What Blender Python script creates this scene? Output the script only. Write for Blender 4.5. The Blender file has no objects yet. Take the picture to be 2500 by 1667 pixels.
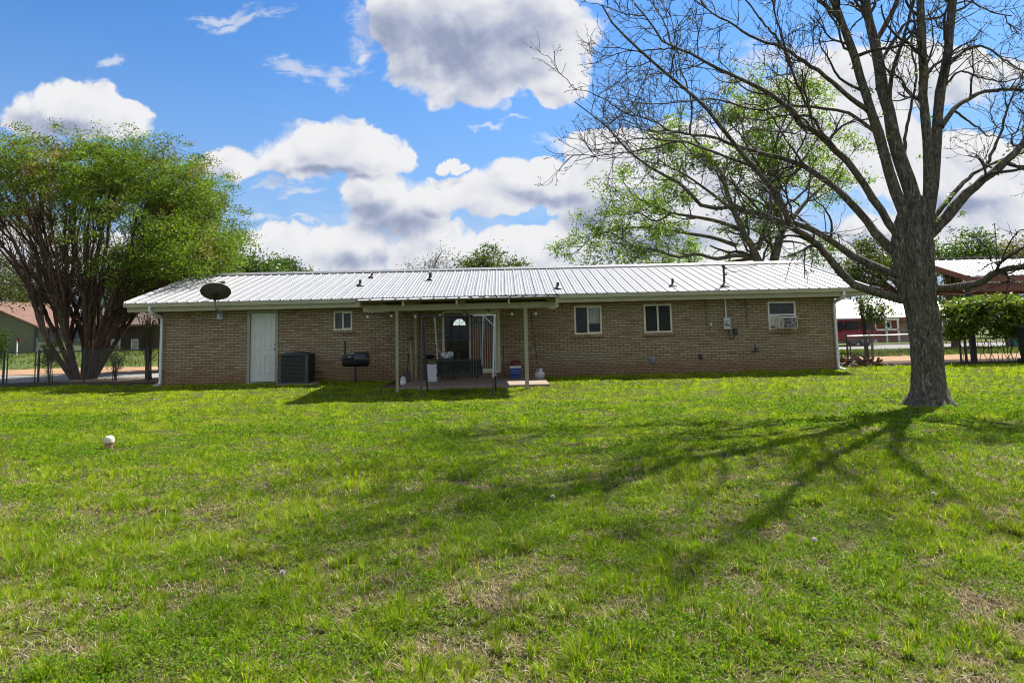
import bpy, math, random
import numpy as np
from math import radians, sin, cos, pi, sqrt
from mathutils import Vector, Matrix

# ------------------------------------------------------------------ camera, world, sun, exposure
S = bpy.context.scene
COL = S.collection
CAM_H, FOC, PX, PY = 1.4, 1670.0, 1250.0, 640.0          # photo pixels (2500 x 1667)
CM = (Matrix.Rotation(radians(-0.8), 3, 'Z') @ Matrix.Rotation(radians(96.0), 3, 'X')
      @ Matrix.Rotation(radians(-1.33), 3, 'Z'))
cd = bpy.data.cameras.new("camera")
cd.sensor_width = 36.0
cd.lens = FOC / 2500 * 36.0
cd.shift_y = -(833.5 - PY) / 2500.0
cd.clip_start, cd.clip_end = 0.05, 3000
cam = bpy.data.objects.new("camera", cd)
COL.objects.link(cam)
cam.matrix_world = Matrix.Translation((0, 0, CAM_H)) @ CM.to_4x4()
S.camera = cam

def ray(x, y):
    return CM @ Vector(((x - PX) / FOC, -(y - PY) / FOC, -1.0))
def at(x, y, D):
    """point of the place seen at photo pixel x, y at the depth D metres in front of the lens"""
    d = ray(x, y)
    return Vector((0, 0, CAM_H)) + d * (D / d.y)

SUN_AZ, SUN_EL = 44.0, 51.0                              # azimuth to the right of +y
sdir = Vector((sin(radians(SUN_AZ)) * cos(radians(SUN_EL)), cos(radians(SUN_AZ)) * cos(radians(SUN_EL)), sin(radians(SUN_EL))))
sl = bpy.data.lights.new("sun", 'SUN')
sl.energy, sl.angle, sl.color = 5.0, radians(0.53), (1.0, 0.95, 0.86)
so = bpy.data.objects.new("sun", sl)
COL.objects.link(so)
so.rotation_euler = (-sdir).to_track_quat('-Z', 'Y').to_euler()
so.location = (30, 30, 40)

S.view_settings.view_transform = 'Standard'
S.view_settings.look = 'None'
S.view_settings.exposure = 1.15
S.view_settings.gamma = 1.0
S.cycles.max_bounces = 8
S.cycles.transparent_max_bounces = 24
S.cycles.use_denoising = True
S.cycles.filter_width = 1.1
S.cycles.caustics_reflective = False
S.cycles.caustics_refractive = False

W = bpy.data.worlds.new("World")
S.world = W
W.use_nodes = True
wt = W.node_tree
wt.nodes.clear()
class NT:
    """small helper to write node trees"""
    def __init__(s, t): s.t = t
    def n(s, typ, **kw):
        nd = s.t.nodes.new(typ)
        ins = kw.pop('ins', {})
        for k, v in kw.items(): setattr(nd, k, v)
        for k, v in ins.items():
            if hasattr(v, 'is_output'): s.t.links.new(v, nd.inputs[k])
            else: nd.inputs[k].default_value = v
        return nd
    def math(s, op, a, b=None, c=None, clamp=False):
        nd = s.n('ShaderNodeMath', operation=op, use_clamp=clamp)
        for i, v in enumerate((a, b, c)):
            if v is None: continue
            if hasattr(v, 'is_output'): s.t.links.new(v, nd.inputs[i])
            else: nd.inputs[i].default_value = v
        return nd.outputs[0]
    def vmath(s, op, a, b=None, scale=None):
        nd = s.n('ShaderNodeVectorMath', operation=op)
        for i, v in enumerate((a, b)):
            if v is None: continue
            if hasattr(v, 'is_output'): s.t.links.new(v, nd.inputs[i])
            else: nd.inputs[i].default_value = v
        if scale is not None: nd.inputs['Scale'].default_value = scale
        return nd.outputs[0]
    def mix(s, f, a, b, blend='MIX'):
        nd = s.n('ShaderNodeMix', data_type='RGBA', blend_type=blend)
        for i, v in ((0, f), (6, a), (7, b)):
            if hasattr(v, 'is_output'): s.t.links.new(v, nd.inputs[i])
            else: nd.inputs[i].default_value = (*v, 1) if isinstance(v, tuple) and len(v) == 3 else v
        return nd.outputs[2]
    def noise(s, vec, scale, detail=4, rough=.55, out='Fac', dist=0.0):
        nd = s.n('ShaderNodeTexNoise', ins={'Scale': scale, 'Detail': detail, 'Roughness': rough, 'Distortion': dist})
        if vec is not None: s.t.links.new(vec, nd.inputs['Vector'])
        return nd.outputs[out]
    def smooth(s, v, a, b, lo=0.0, hi=1.0):
        nd = s.n('ShaderNodeMapRange', interpolation_type='SMOOTHSTEP',
                 ins={'Value': v, 'From Min': a, 'From Max': b, 'To Min': lo, 'To Max': hi})
        return nd.outputs[0]
    def ramp(s, f, stops):
        nd = s.n('ShaderNodeValToRGB')
        s.t.links.new(f, nd.inputs[0])
        e = nd.color_ramp.elements
        while len(e) < len(stops): e.new(.5)
        for k, (p, c) in enumerate(stops):
            e[k].position = p; e[k].color = (*c, 1)
        return nd.outputs[0]

class NT2(NT):
    def noise(s, vec, scale, detail=4, rough=.55, out='Fac', dist=0.0):
        o = NT.noise(s, vec, scale, detail, rough, out, dist)
        o.node.noise_dimensions = '2D'
        return o
def build_world():
    N = NT2(wt)
    out = N.n('ShaderNodeOutputWorld')
    bg = N.n('ShaderNodeBackground', ins={'Strength': 0.075})
    wt.links.new(bg.outputs[0], out.inputs[0])
    sky = N.n('ShaderNodeTexSky', sky_type='NISHITA', sun_disc=False)
    sky.sun_elevation = radians(SUN_EL); sky.sun_rotation = radians(SUN_AZ)
    sky.air_density, sky.dust_density, sky.ozone_density = 1.0, 0.6, 2.2
    skyc = N.mix(1.0, sky.outputs[0], (0.38, 0.70, 1.02), 'MULTIPLY')
    tc = N.n('ShaderNodeTexCoord').outputs['Generated']
    sx0 = N.n('ShaderNodeSeparateXYZ', ins={0: tc})
    skyc = N.mix(N.smooth(sx0.outputs[2], .46, .0, 0, .90), skyc, (2.15, 3.2, 4.75))      # pale air low over the horizon
    sx = N.n('ShaderNodeSeparateXYZ', ins={0: tc})
    yy = N.math('MAXIMUM', sx.outputs[1], 0.03)
    u = N.math('DIVIDE', sx.outputs[0], yy)
    v = N.math('DIVIDE', sx.outputs[2], yy)
    P = N.n('ShaderNodeCombineXYZ', ins={0: u, 1: v}).outputs[0]
    def warp(p, scale, amp, detail):
        c = N.noise(p, scale, detail, .6, 'Color')
        return N.vmath('ADD', p, N.vmath('SCALE', N.vmath('SUBTRACT', c, (.5, .5, .5)), scale=amp))
    Pd = warp(P, 6.0, .12, 5)
    def field(blobs, p):
        acc = None
        for (cx, cy, a, b) in blobs:
            d = ray(cx, cy)
            u0, v0, ua, vb = d.x / d.y, d.z / d.y, a / FOC, b / FOC
            m = N.n('ShaderNodeMapping', ins={'Scale': (1 / ua, 1 / vb, 1), 'Location': (-u0 / ua, -v0 / vb, 0)})
            wt.links.new(p, m.inputs[0])
            g = N.n('ShaderNodeTexGradient', gradient_type='SPHERICAL')
            wt.links.new(m.outputs[0], g.inputs[0])
            acc = g.outputs['Fac'] if acc is None else N.math('MAXIMUM', acc, g.outputs['Fac'])
        return acc
    cumulus = [(1150, 50, 350, 195), (1060, 150, 190, 120), (1290, 90, 190, 190), (985, 40, 150, 140), (1160, 200, 190, 85), (1340, 190, 110, 80),
               (100, 275, 130, 70), (215, 285, 140, 95), (275, 325, 85, 55),
               (800, 372, 190, 95), (880, 405, 150, 70), (715, 392, 120, 60), (560, 408, 120, 42), (595, 425, 75, 30),
               (935, 500, 130, 85), (1020, 530, 135, 85), (1070, 570, 100, 55), (885, 460, 90, 55),
               (1270, 440, 270, 62), (1430, 445, 230, 90), (1180, 480, 150, 62), (1490, 500, 150, 95), (1072, 402, 34, 26), (1100, 388, 34, 24), (1126, 406, 40, 24),
               (1480, 375, 150, 75), (1420, 335, 70, 30), (1700, 420, 320, 150), (2000, 320, 370, 210), (2180, 180, 300, 130), (2360, 470, 300, 170),
               (1650, 560, 420, 80), (1400, 580, 170, 70), (2300, 180, 260, 110), (2380, 360, 170, 60),
               (760, 625, 420, 85), (1200, 625, 480, 80), (640, 592, 190, 45), (1700, 650, 520, 70), (2200, 610, 460, 100), (120, 640, 380, 130),
               ]
    wisps = [(560, 38, 130, 30), (275, 162, 60, 24), (1185, 308, 70, 20), (1240, 295, 60, 12), (760, 556, 140, 14), (640, 548, 120, 24), (700, 178, 130, 44), (745, 170, 110, 40), (815, 178, 100, 56),
             (880, 80, 100, 120), (1330, 340, 120, 26), (680, 460, 160, 26), (760, 480, 150, 20), (600, 60, 180, 30), (1900, 130, 340, 70)]
    darks = [(1080, 100, 330, 150), (960, 90, 190, 120), (1190, 175, 220, 72), (1020, 170, 180, 80), (1270, 60, 180, 110), (1130, 150, 240, 110),
             (150, 325, 130, 48), (80, 300, 70, 40), (790, 418, 150, 24), (890, 430, 80, 20),
             (985, 560, 170, 52), (920, 525, 90, 50), (1030, 530, 80, 34), (1450, 530, 150, 55), (1330, 490, 140, 30), (1620, 600, 190, 50), (1900, 560, 240, 60),
             (2330, 510, 200, 40), (2150, 580, 200, 36), (860, 645, 90, 36), (930, 640, 50, 34), (1560, 480, 100, 30)]
    def billow(p, sc):
        v_ = N.n('ShaderNodeTexVoronoi', feature='SMOOTH_F1', voronoi_dimensions='2D', ins={'Scale': sc, 'Smoothness': .35})
        wt.links.new(p, v_.inputs['Vector'])
        return N.math('SUBTRACT', .42, v_.outputs['Distance'])
    def density(p):
        q = warp(warp(p, 5.0, .075, 3), 16.0, .030, 4)
        e = field(cumulus, q)
        d = N.math('ADD', e, N.math('MULTIPLY', billow(q, 17.0), .42))
        d = N.math('ADD', d, N.math('MULTIPLY', billow(q, 42.0), .20))
        d = N.math('ADD', d, N.math('MULTIPLY', N.math('SUBTRACT', N.noise(q, 50.0, 5, .62), .5), .30))
        return e, d
    E, dens = density(P)
    _, dens_s = density(N.vmath('ADD', P, (.010, .020, 0)))     # a step towards the sun
    fb2 = N.noise(P, 9.0, 5, .6)
    dens2 = N.math('ADD', dens, N.math('MULTIPLY', N.math('SUBTRACT', fb2, .5), .30))
    alpha = N.smooth(dens2, .05, N.math('ADD', .20, N.math('MULTIPLY', N.smooth(fb2, .35, .65), .26)))
    alpha = N.math('MULTIPLY', alpha, N.smooth(E, .0, .10))
    st = N.n('ShaderNodeMapping', ins={'Scale': (1, 3.2, 1), 'Rotation': (0, 0, radians(8))})
    wt.links.new(P, st.inputs[0])
    wn = N.noise(st.outputs[0], 22.0, 7, .65, dist=.6)
    wis = N.math('MULTIPLY', N.smooth(N.math('ADD', field(wisps, Pd), N.math('MULTIPLY', N.math('SUBTRACT', wn, .5), 1.3)), .34, .95), .60)
    # thin cloud low over the horizon
    low = N.math('MULTIPLY', N.smooth(v, .24, .02), N.smooth(N.noise(st.outputs[0], 7.0, 5, .6), .36, .64))
    a2 = N.math('MAXIMUM', alpha, N.math('MAXIMUM', wis, N.math('MULTIPLY', low, .7)))
    # front half of the sky carries the drawn clouds, the rest scattered ones
    gen = N.smooth(NT.noise(N, tc, 2.6, 5, .6), .42, .55)
    back = N.smooth(sx.outputs[1], .10, .02)
    above = N.smooth(sx.outputs[2], -.02, .02)
    a3 = N.math('MULTIPLY', N.math('ADD', N.math('MULTIPLY', a2, N.math('SUBTRACT', 1.0, back)), N.math('MULTIPLY', gen, back)), above)
    relief = N.math('MULTIPLY', N.math('SUBTRACT', dens_s, dens), .62)
    relief = N.math('MAXIMUM', N.math('MINIMUM', relief, .42), -.30)
    G = field(darks, warp(P, 7.0, .07, 4))
    shade = N.math('ADD', N.math('MULTIPLY', N.smooth(G, .0, 1.0), .62), N.math('MULTIPLY', N.smooth(E, .25, .95), .20))
    shade = N.math('ADD', N.math('ADD', shade, relief), N.math('MULTIPLY', N.math('SUBTRACT', N.noise(Pd, 11.0, 4, .5), .45), .45))
    cc = N.ramp(N.math('ADD', shade, .11), [(0.0, (5.3, 5.32, 5.4)), (.25, (4.7, 4.78, 5.05)), (.55, (3.5, 3.72, 4.35)), (.8, (2.5, 2.78, 3.65)), (1.0, (1.9, 2.2, 3.1))])
    final = N.mix(a3, skyc, cc)
    wt.links.new(final, bg.inputs[0])
    W.cycles.sampling_method = 'MANUAL'
    W.cycles.sample_map_resolution = 512
build_world()

# ------------------------------------------------------------------ helpers: objects and meshes
rng = np.random.default_rng(7)
random.seed(7)
WL = {}                                                   # world position of every object built
def _reg(o, parent, loc=(0, 0, 0)):
    COL.objects.link(o)
    WL[o.name] = Vector(loc)
    if parent is not None:
        o.parent = parent
        o.location = Vector(loc) - WL[parent.name]
    else:
        o.location = loc
    return o
def thing(name, label, cat, loc=(0, 0, 0), group=None):
    o = bpy.data.objects.new(name, None)
    o.empty_display_size = .2
    _reg(o, None, loc)
    return tag(o, label, cat, group)
def tag(o, label, cat, group=None):
    o['label'] = label; o['category'] = cat
    if group: o['group'] = group
    return o
def kind(o, k):
    o['kind'] = k
    return o
def copy_tree(o, loc, label=None):
    c = o.copy(); COL.objects.link(c); c.location = loc
    if label: c['label'] = label
    for ch in list(o.children):
        d = ch.copy(); COL.objects.link(d); d.parent = c
        for g in list(ch.children):
            e = g.copy(); COL.objects.link(e); e.parent = d
    return c

class MB:
    def __init__(s): s.v, s.f = [], []
    def add(s, vs, fs):
        k = len(s.v)
        s.v += [tuple(p) for p in vs]
        s.f += [tuple(i + k for i in f) for f in fs]
        return s
    def box(s, x0, x1, y0, y1, z0, z1):
        return s.add([(x0, y0, z0), (x1, y0, z0), (x1, y1, z0), (x0, y1, z0), (x0, y0, z1), (x1, y0, z1), (x1, y1, z1), (x0, y1, z1)],
                     [(0, 3, 2, 1), (4, 5, 6, 7), (0, 1, 5, 4), (1, 2, 6, 5), (2, 3, 7, 6), (3, 0, 4, 7)])
    def bbox(s, x0, x1, y0, y1, z0, z1, b=.01):
        """box with bevelled edges (chamfered in plan and top)"""
        c = [(x0 + b, y0), (x1 - b, y0), (x1, y0 + b), (x1, y1 - b), (x1 - b, y1), (x0 + b, y1), (x0, y1 - b), (x0, y0 + b)]
        ci = [(min(max(x, x0 + b), x1 - b), min(max(y, y0 + b), y1 - b)) for x, y in c]
        rings = [[(x, y, z0) for x, y in ci], [(x, y, z0 + b) for x, y in c], [(x, y, z1 - b) for x, y in c], [(x, y, z1) for x, y in ci]]
        vs = sum(rings, []); fs = []
        for r in range(3):
            for i in range(8):
                j = (i + 1) % 8
                fs.append((r * 8 + i, r * 8 + j, r * 8 + 8 + j, r * 8 + 8 + i))
        fs.append(tuple(range(24, 32))); fs.append(tuple(range(7, -1, -1)))
        return s.add(vs, fs)
    def beam(s, a, b, w, h, up=(0, 0, 1)):
        """box from a to b, w wide and h high"""
        a, b = Vector(a), Vector(b)
        t = (b - a).normalized(); u = Vector(up)
        if abs(t.dot(u)) > .98: u = Vector((0, 1, 0))
        r = t.cross(u).normalized() * (w / 2); q = r.cross(t).normalized() * (h / 2)
        vs = [p + i * r + j * q for p in (a, b) for i, j in ((-1, -1), (1, -1), (1, 1), (-1, 1))]
        return s.add(vs, [(0, 1, 2, 3), (7, 6, 5, 4), (0, 4, 5, 1), (1, 5, 6, 2), (2, 6, 7, 3), (3, 7, 4, 0)])
    def tube(s, pts, r, n=8, cap=True):
        pts = [Vector(p) for p in pts]
        rs = r if isinstance(r, (list, tuple)) else [r] * len(pts)
        vs, fs, prev = [], [], None
        for i, p in enumerate(pts):
            t = (pts[min(i + 1, len(pts) - 1)] - pts[max(i - 1, 0)]).normalized()
            if prev is None:
                a = t.orthogonal().normalized()
            else:
                a = (prev - t * prev.dot(t)).normalized()
            prev = a; b = t.cross(a)
            for k in range(n):
                vs.append(p + (a * cos(2 * pi * k / n) + b * sin(2 * pi * k / n)) * rs[i])
        for i in range(len(pts) - 1):
            for k in range(n):
                l = (k + 1) % n
                fs.append((i * n + k, i * n + l, i * n + n + l, i * n + n + k))
        if cap:
            fs.append(tuple(range(n - 1, -1, -1))); m = (len(pts) - 1) * n
            fs.append(tuple(range(m, m + n)))
        return s.add(vs, fs)
    def lathe(s, prof, c, n=20, axis='z', cap=True):
        vs, fs = [], []
        for (r, h) in prof:
            for k in range(n):
                a = 2 * pi * k / n
                if axis == 'z': vs.append((c[0] + r * cos(a), c[1] + r * sin(a), c[2] + h))
                elif axis == 'x': vs.append((c[0] + h, c[1] + r * cos(a), c[2] + r * sin(a)))
                else: vs.append((c[0] + r * cos(a), c[1] + h, c[2] + r * sin(a)))
        for i in range(len(prof) - 1):
            for k in range(n):
                l = (k + 1) % n
                fs.append((i * n + k, i * n + l, i * n + n + l, i * n + n + k))
        if cap:
            fs.append(tuple(range(n - 1, -1, -1))); m = (len(prof) - 1) * n
            fs.append(tuple(range(m, m + n)))
        return s.add(vs, fs)
    def prism(s, poly, d):
        """extrude a planar 3-D polygon by the vector d"""
        n = len(poly); d = Vector(d)
        vs = [Vector(p) for p in poly] + [Vector(p) + d for p in poly]
        fs = [tuple(range(n - 1, -1, -1)), tuple(range(n, 2 * n))] + [(i, (i + 1) % n, n + (i + 1) % n, n + i) for i in range(n)]
        return s.add(vs, fs)
    def build(s, name, mat, parent=None, smooth=False, loc=None):
        me = bpy.data.meshes.new(name)
        base = WL[parent.name] if (parent is not None and loc is None) else Vector(loc or (0, 0, 0))
        me.from_pydata([tuple(Vector(p) - base) for p in s.v], [], s.f)
        import bmesh
        bm = bmesh.new(); bm.from_mesh(me); bmesh.ops.recalc_face_normals(bm, faces=bm.faces); bm.to_mesh(me); bm.free()
        me.materials.append(mat)
        o = bpy.data.objects.new(name, me)
        _reg(o, parent, base)
        if smooth:
            me.polygons.foreach_set('use_smooth', [True] * len(me.polygons))
            try: me.set_sharp_from_angle(angle=radians(38))
            except Exception: pass
        return o

def np_mesh(name, V, F, mat, parent=None, color=None, smooth=False, F3=None):
    """mesh from numpy arrays: V n x 3, F m x 4 quads, F3 k x 3 triangles, color n x 3"""
    me = bpy.data.meshes.new(name)
    base = WL[parent.name] if parent is not None else Vector((0, 0, 0))
    V = np.asarray(V, np.float32) - np.array(base, np.float32)
    nq = 0 if F is None else len(F); nt = 0 if F3 is None else len(F3)
    loops = np.concatenate([a.ravel() for a in (F, F3) if a is not None and len(a)]).astype(np.int32)
    starts = np.concatenate([np.arange(nq) * 4, nq * 4 + np.arange(nt) * 3]).astype(np.int32)
    me.vertices.add(len(V)); me.vertices.foreach_set('co', V.ravel())
    me.loops.add(len(loops)); me.loops.foreach_set('vertex_index', loops)
    me.polygons.add(nq + nt); me.polygons.foreach_set('loop_start', starts)
    if smooth: me.polygons.foreach_set('use_smooth', np.ones(nq + nt, bool))
    me.update(calc_edges=True)
    if color is not None:
        ca = me.color_attributes.new('tint', 'FLOAT_COLOR', 'POINT')
        c4 = np.ones((len(V), 4), np.float32); c4[:, :3] = color
        ca.data.foreach_set('color', c4.ravel())
    me.materials.append(mat)
    o = bpy.data.objects.new(name, me)
    return _reg(o, parent, base)

# ------------------------------------------------------------------ materials
def newmat(name):
    m = bpy.data.materials.new(name); m.use_nodes = True
    m.node_tree.nodes.clear()
    N = NT(m.node_tree)
    o = N.n('ShaderNodeOutputMaterial')
    b = N.n('ShaderNodeBsdfPrincipled')
    m.node_tree.links.new(b.outputs[0], o.inputs[0])
    return m, N, b, o
def M(name, col, rough=.6, metal=0.0, var=.18, scale=6.0, bump=0.0, bscale=40.0, col2=None, spec=.5):
    """painted / plain surface with worn, uneven colour"""
    m, N, b, o = newmat(name)
    tc = N.n('ShaderNodeTexCoord').outputs['Object']
    n1 = N.noise(tc, scale, 6, .65)
    dark = tuple(c * (1 - var * 1.6) for c in col); lite = tuple(min(1, c * (1 + var)) for c in col)
    c = N.ramp(n1, [(.28, col2 or dark), (.52, col), (.75, lite)])
    m.node_tree.links.new(c, b.inputs['Base Color'])
    b.inputs['Metallic'].default_value = metal
    b.inputs['Specular IOR Level'].default_value = spec
    r = N.math('ADD', N.math('MULTIPLY', n1, .25), rough - .12, clamp=True)
    m.node_tree.links.new(r, b.inputs['Roughness'])
    if bump:
        bn = N.n('ShaderNodeBump', ins={'Strength': bump, 'Distance': .02, 'Height': N.noise(tc, bscale, 5, .6)})
        m.node_tree.links.new(bn.outputs[0], b.inputs['Normal'])
    return m
def leaf_mat(name, trans=.45, rough=.5, spec=.3):
    m, N, b, o = newmat(name)
    a = N.n('ShaderNodeVertexColor', layer_name='tint').outputs[0]
    m.node_tree.links.new(a, b.inputs['Base Color'])
    b.inputs['Roughness'].default_value = rough
    b.inputs['Specular IOR Level'].default_value = spec
    t = N.n('ShaderNodeBsdfTranslucent')
    tcol = N.mix(1.0, a, (1.15, 1.25, .55), 'MULTIPLY')
    m.node_tree.links.new(tcol, t.inputs[0])
    mx = N.n('ShaderNodeMixShader', ins={0: trans})
    m.node_tree.links.new(b.outputs[0], mx.inputs[1]); m.node_tree.links.new(t.outputs[0], mx.inputs[2])
    m.node_tree.links.new(mx.outputs[0], o.inputs[0])
    return m
def bark_mat(name, c1, c2, c3, scale=16.0, stretch=.22, bump=.8):
    m, N, b, o = newmat(name)
    tc = N.n('ShaderNodeTexCoord').outputs['Object']
    mp = N.n('ShaderNodeMapping', ins={'Scale': (1, 1, stretch)}); m.node_tree.links.new(tc, mp.inputs[0])
    n1 = N.noise(mp.outputs[0], scale, 7, .68, dist=.8)
    vo = N.n('ShaderNodeTexVoronoi', feature='DISTANCE_TO_EDGE', ins={'Scale': scale * 1.3})
    wv = N.vmath('ADD', mp.outputs[0], N.vmath('SCALE', N.noise(mp.outputs[0], scale, 3, .6, 'Color'), scale=.06))
    m.node_tree.links.new(wv, vo.inputs['Vector'])
    crack = N.smooth(vo.outputs['Distance'], 0.0, .16)
    h = N.math('ADD', N.math('MULTIPLY', n1, .95), N.math('MULTIPLY', crack, .16))
    c = N.ramp(h, [(.36, c1), (.62, c2), (.92, c3)])
    patch = N.smooth(N.noise(tc, 3.0, 4, .6), .50, .68)
    c = N.mix(N.math('MULTIPLY', patch, .45), c, (c2[0] * 1.25, c2[1] * 1.25, c2[2] * .85))
    m.node_tree.links.new(c, b.inputs['Base Color'])
    b.inputs['Roughness'].default_value = .9; b.inputs['Specular IOR Level'].default_value = .2
    bn = N.n('ShaderNodeBump', ins={'Strength': bump, 'Distance': .03, 'Height': h})
    m.node_tree.links.new(bn.outputs[0], b.inputs['Normal'])
    return m
def brick_mat(name, warm, mid, pale, red, mortar, bw=.245, bh=.083, stain=True):
    m, N, b, o = newmat(name)
    tc = N.n('ShaderNodeTexCoord').outputs['Object']
    s = N.n('ShaderNodeSeparateXYZ', ins={0: tc})
    uv = N.n('ShaderNodeCombineXYZ', ins={0: N.math('ADD', s.outputs[0], s.outputs[1]), 1: s.outputs[2]}).outputs[0]
    wob = N.vmath('ADD', uv, N.vmath('SCALE', N.vmath('SUBTRACT', N.noise(uv, 9.0, 3, .6, 'Color'), (.5, .5, .5)), scale=.012))
    br = N.n('ShaderNodeTexBrick', ins={'Scale': 1.0, 'Mortar Size': .0085, 'Mortar Smooth': .25, 'Bias': 0.0,
             'Brick Width': bw, 'Row Height': bh, 'Color1': (0, 0, 0, 1), 'Color2': (1, 1, 1, 1), 'Mortar': (.5, .5, .5, 1)})
    m.node_tree.links.new(wob, br.inputs['Vector'])
    rnd = br.outputs['Color']
    c = N.ramp(rnd, [(.0, red), (.06, warm), (.35, mid), (.85, pale), (1.0, (pale[0] * 1.08, pale[1] * 1.08, pale[2] * 1.08))])
    big = N.noise(uv, .9, 4, .6)
    c = N.mix(N.math('MULTIPLY', N.smooth(big, .48, .68), .55), c, (pale[0] * .97, pale[1] * .98, pale[2] * 1.03))
    c = N.mix(N.math('MULTIPLY', N.smooth(N.noise(uv, 1.3, 4, .6), .55, .75), .5), c, warm)
    if stain:                                   # red clay splashed up from the soil, rusty run-off under the eaves
        ed = N.math('ADD', s.outputs[2], N.math('MULTIPLY', N.noise(uv, 2.2, 5, .7), .5))
        c = N.mix(N.smooth(ed, .85, .45, 0, .65), c, (warm[0] * .9, warm[1] * .66, warm[2] * .52))
    grain = N.noise(uv, 55.0, 4, .7)
    c = N.mix(N.smooth(grain, .42, .72, 0, .40), c, (mortar[0], mortar[1], mortar[2]))
    c = N.mix(br.outputs['Fac'], c, mortar)
    m.node_tree.links.new(c, b.inputs['Base Color'])
    b.inputs['Roughness'].default_value = .88; b.inputs['Specular IOR Level'].default_value = .25
    h = N.math('SUBTRACT', N.math('MULTIPLY', grain, .35), br.outputs['Fac'])
    bn = N.n('ShaderNodeBump', ins={'Strength': .9, 'Distance': .012, 'Height': h})
    m.node_tree.links.new(bn.outputs[0], b.inputs['Normal'])
    return m
def glass_mat(name, tint=(.93, .95, .94), dirt=.04):
    m, N, b, o = newmat(name)
    m.node_tree.nodes.remove(b)
    fr = N.n('ShaderNodeFresnel', ins={'IOR': 1.52})
    tr = N.n('ShaderNodeBsdfTransparent', ins={0: (*tint, 1)})
    gl = N.n('ShaderNodeBsdfGlossy', ins={'Color': (.95, .97, 1, 1), 'Roughness': .02})
    df = N.n('ShaderNodeBsdfDiffuse', ins={'Color': (.35, .34, .30, 1)})
    m1 = N.n('ShaderNodeMixShader', ins={0: N.math('MULTIPLY', fr.outputs[0], .26, clamp=True)})
    m.node_tree.links.new(tr.outputs[0], m1.inputs[1]); m.node_tree.links.new(gl.outputs[0], m1.inputs[2])
    tc = N.n('ShaderNodeTexCoord').outputs['Object']
    m2 = N.n('ShaderNodeMixShader', ins={0: N.math('MULTIPLY', N.noise(tc, 14.0, 6, .7), dirt * 2)})
    m.node_tree.links.new(m1.outputs[0], m2.inputs[1]); m.node_tree.links.new(df.outputs[0], m2.inputs[2])
    m.node_tree.links.new(m2.outputs[0], o.inputs[0])
    return m
def roof_mat(name, col, metal=.55, rough=.42):
    m, N, b, o = newmat(name)
    tc = N.n('ShaderNodeTexCoord').outputs['Object']
    mp = N.n('ShaderNodeMapping', ins={'Scale': (1, .12, .12)}); m.node_tree.links.new(tc, mp.inputs[0])
    st = N.noise(mp.outputs[0], 6.0, 6, .65)
    sp = N.noise(tc, 1.2, 5, .65)
    c = N.ramp(st, [(.25, tuple(x * .80 for x in col)), (.5, col), (.8, tuple(min(1, x * 1.08) for x in col))])
    c = N.mix(N.smooth(sp, .58, .78, 0, .25), c, (col[0] * .75, col[1] * .70, col[2] * .64))
    m.node_tree.links.new(c, b.inputs['Base Color'])
    b.inputs['Metallic'].default_value = metal
    m.node_tree.links.new(N.math('ADD', rough - .1, N.math('MULTIPLY', st, .2)), b.inputs['Roughness'])
    return m

BRICK = brick_mat("tan_brick", (.285, .20, .112), (.32, .245, .148), (.36, .292, .192), (.26, .155, .09), (.098, .072, .046))
ROOF = roof_mat("galvanised_roof_sheet", (.24, .24, .245), .28, .52)
TRIM = M("khaki_trim_paint", (.36, .34, .225), .55, var=.10, scale=3)
GUTTER = M("almond_gutter_paint", (.52, .51, .41), .45, var=.10, scale=4)
SPOUT = M("white_downspout_paint", (.66, .68, .66), .4, var=.10, scale=5)
ALMOND = M("almond_window_frame", (.66, .62, .47), .4, var=.08, scale=9)
WHITE = M("white_paint", (.74, .75, .73), .45, var=.08, scale=5)
DOORW = M("white_door_paint", (.58, .60, .55), .38, var=.07, scale=2.5)
BLACK = M("black_painted_metal", (.018, .018, .02), .38, var=.3, scale=9)
DARK = M("dark_grey_metal", (.035, .035, .036), .5, var=.3, scale=9)
STEEL = M("galvanised_steel", (.42, .43, .44), .42, metal=.7, var=.15, scale=12)
GREYP = M("grey_meter_paint", (.50, .52, .51), .45, var=.1, scale=14)
GLASS = glass_mat("window_glass")
SCREEN_GLASS = glass_mat("screened_glass", (.30, .29, .27), .12)
ROOM = M("dim_room_plaster", (.36, .30, .24), .8)
CONC = M("weathered_concrete", (.27, .205, .155), .85, var=.25, scale=2.2, bump=.3, bscale=60)
WOODPOST = M("khaki_post_paint", (.30, .29, .19), .6, var=.14, scale=5)
RUSTRED = M("red_oxide_steel", (.22, .075, .045), .6, var=.25, scale=3)
DARKWOOD = M("dark_stained_wood", (.055, .040, .030), .8, var=.35, scale=7)
# ------------------------------------------------------------------ ground
def sstep(a, b, x):
    t = np.clip((np.asarray(x, float) - a) / (b - a), 0, 1)
    return t * t * (3 - 2 * t)
class VNoise:
    def __init__(s, seed):
        s.g = np.random.default_rng(seed).random((256, 256))
    def one(s, x, y):
        xi, yi = np.floor(x).astype(int), np.floor(y).astype(int)
        fx, fy = x - xi, y - yi
        fx = fx * fx * (3 - 2 * fx); fy = fy * fy * (3 - 2 * fy)
        g = lambda a, b: s.g[a & 255, b & 255]
        return ((g(xi, yi) * (1 - fx) + g(xi + 1, yi) * fx) * (1 - fy) + (g(xi, yi + 1) * (1 - fx) + g(xi + 1, yi + 1) * fx) * fy)
    def fbm(s, x, y, sc, oct=4):
        x, y = np.asarray(x, float) * sc, np.asarray(y, float) * sc
        a, t, w = 1.0, 0.0, 0.0
        for k in range(oct):
            t = t + a * s.one(x + 17.3 * k, y + 9.1 * k); w += a
            a *= .55; x = x * 2.03; y = y * 2.03
        return t / w
VN, VN2, VN3 = VNoise(3), VNoise(11), VNoise(23)
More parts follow.
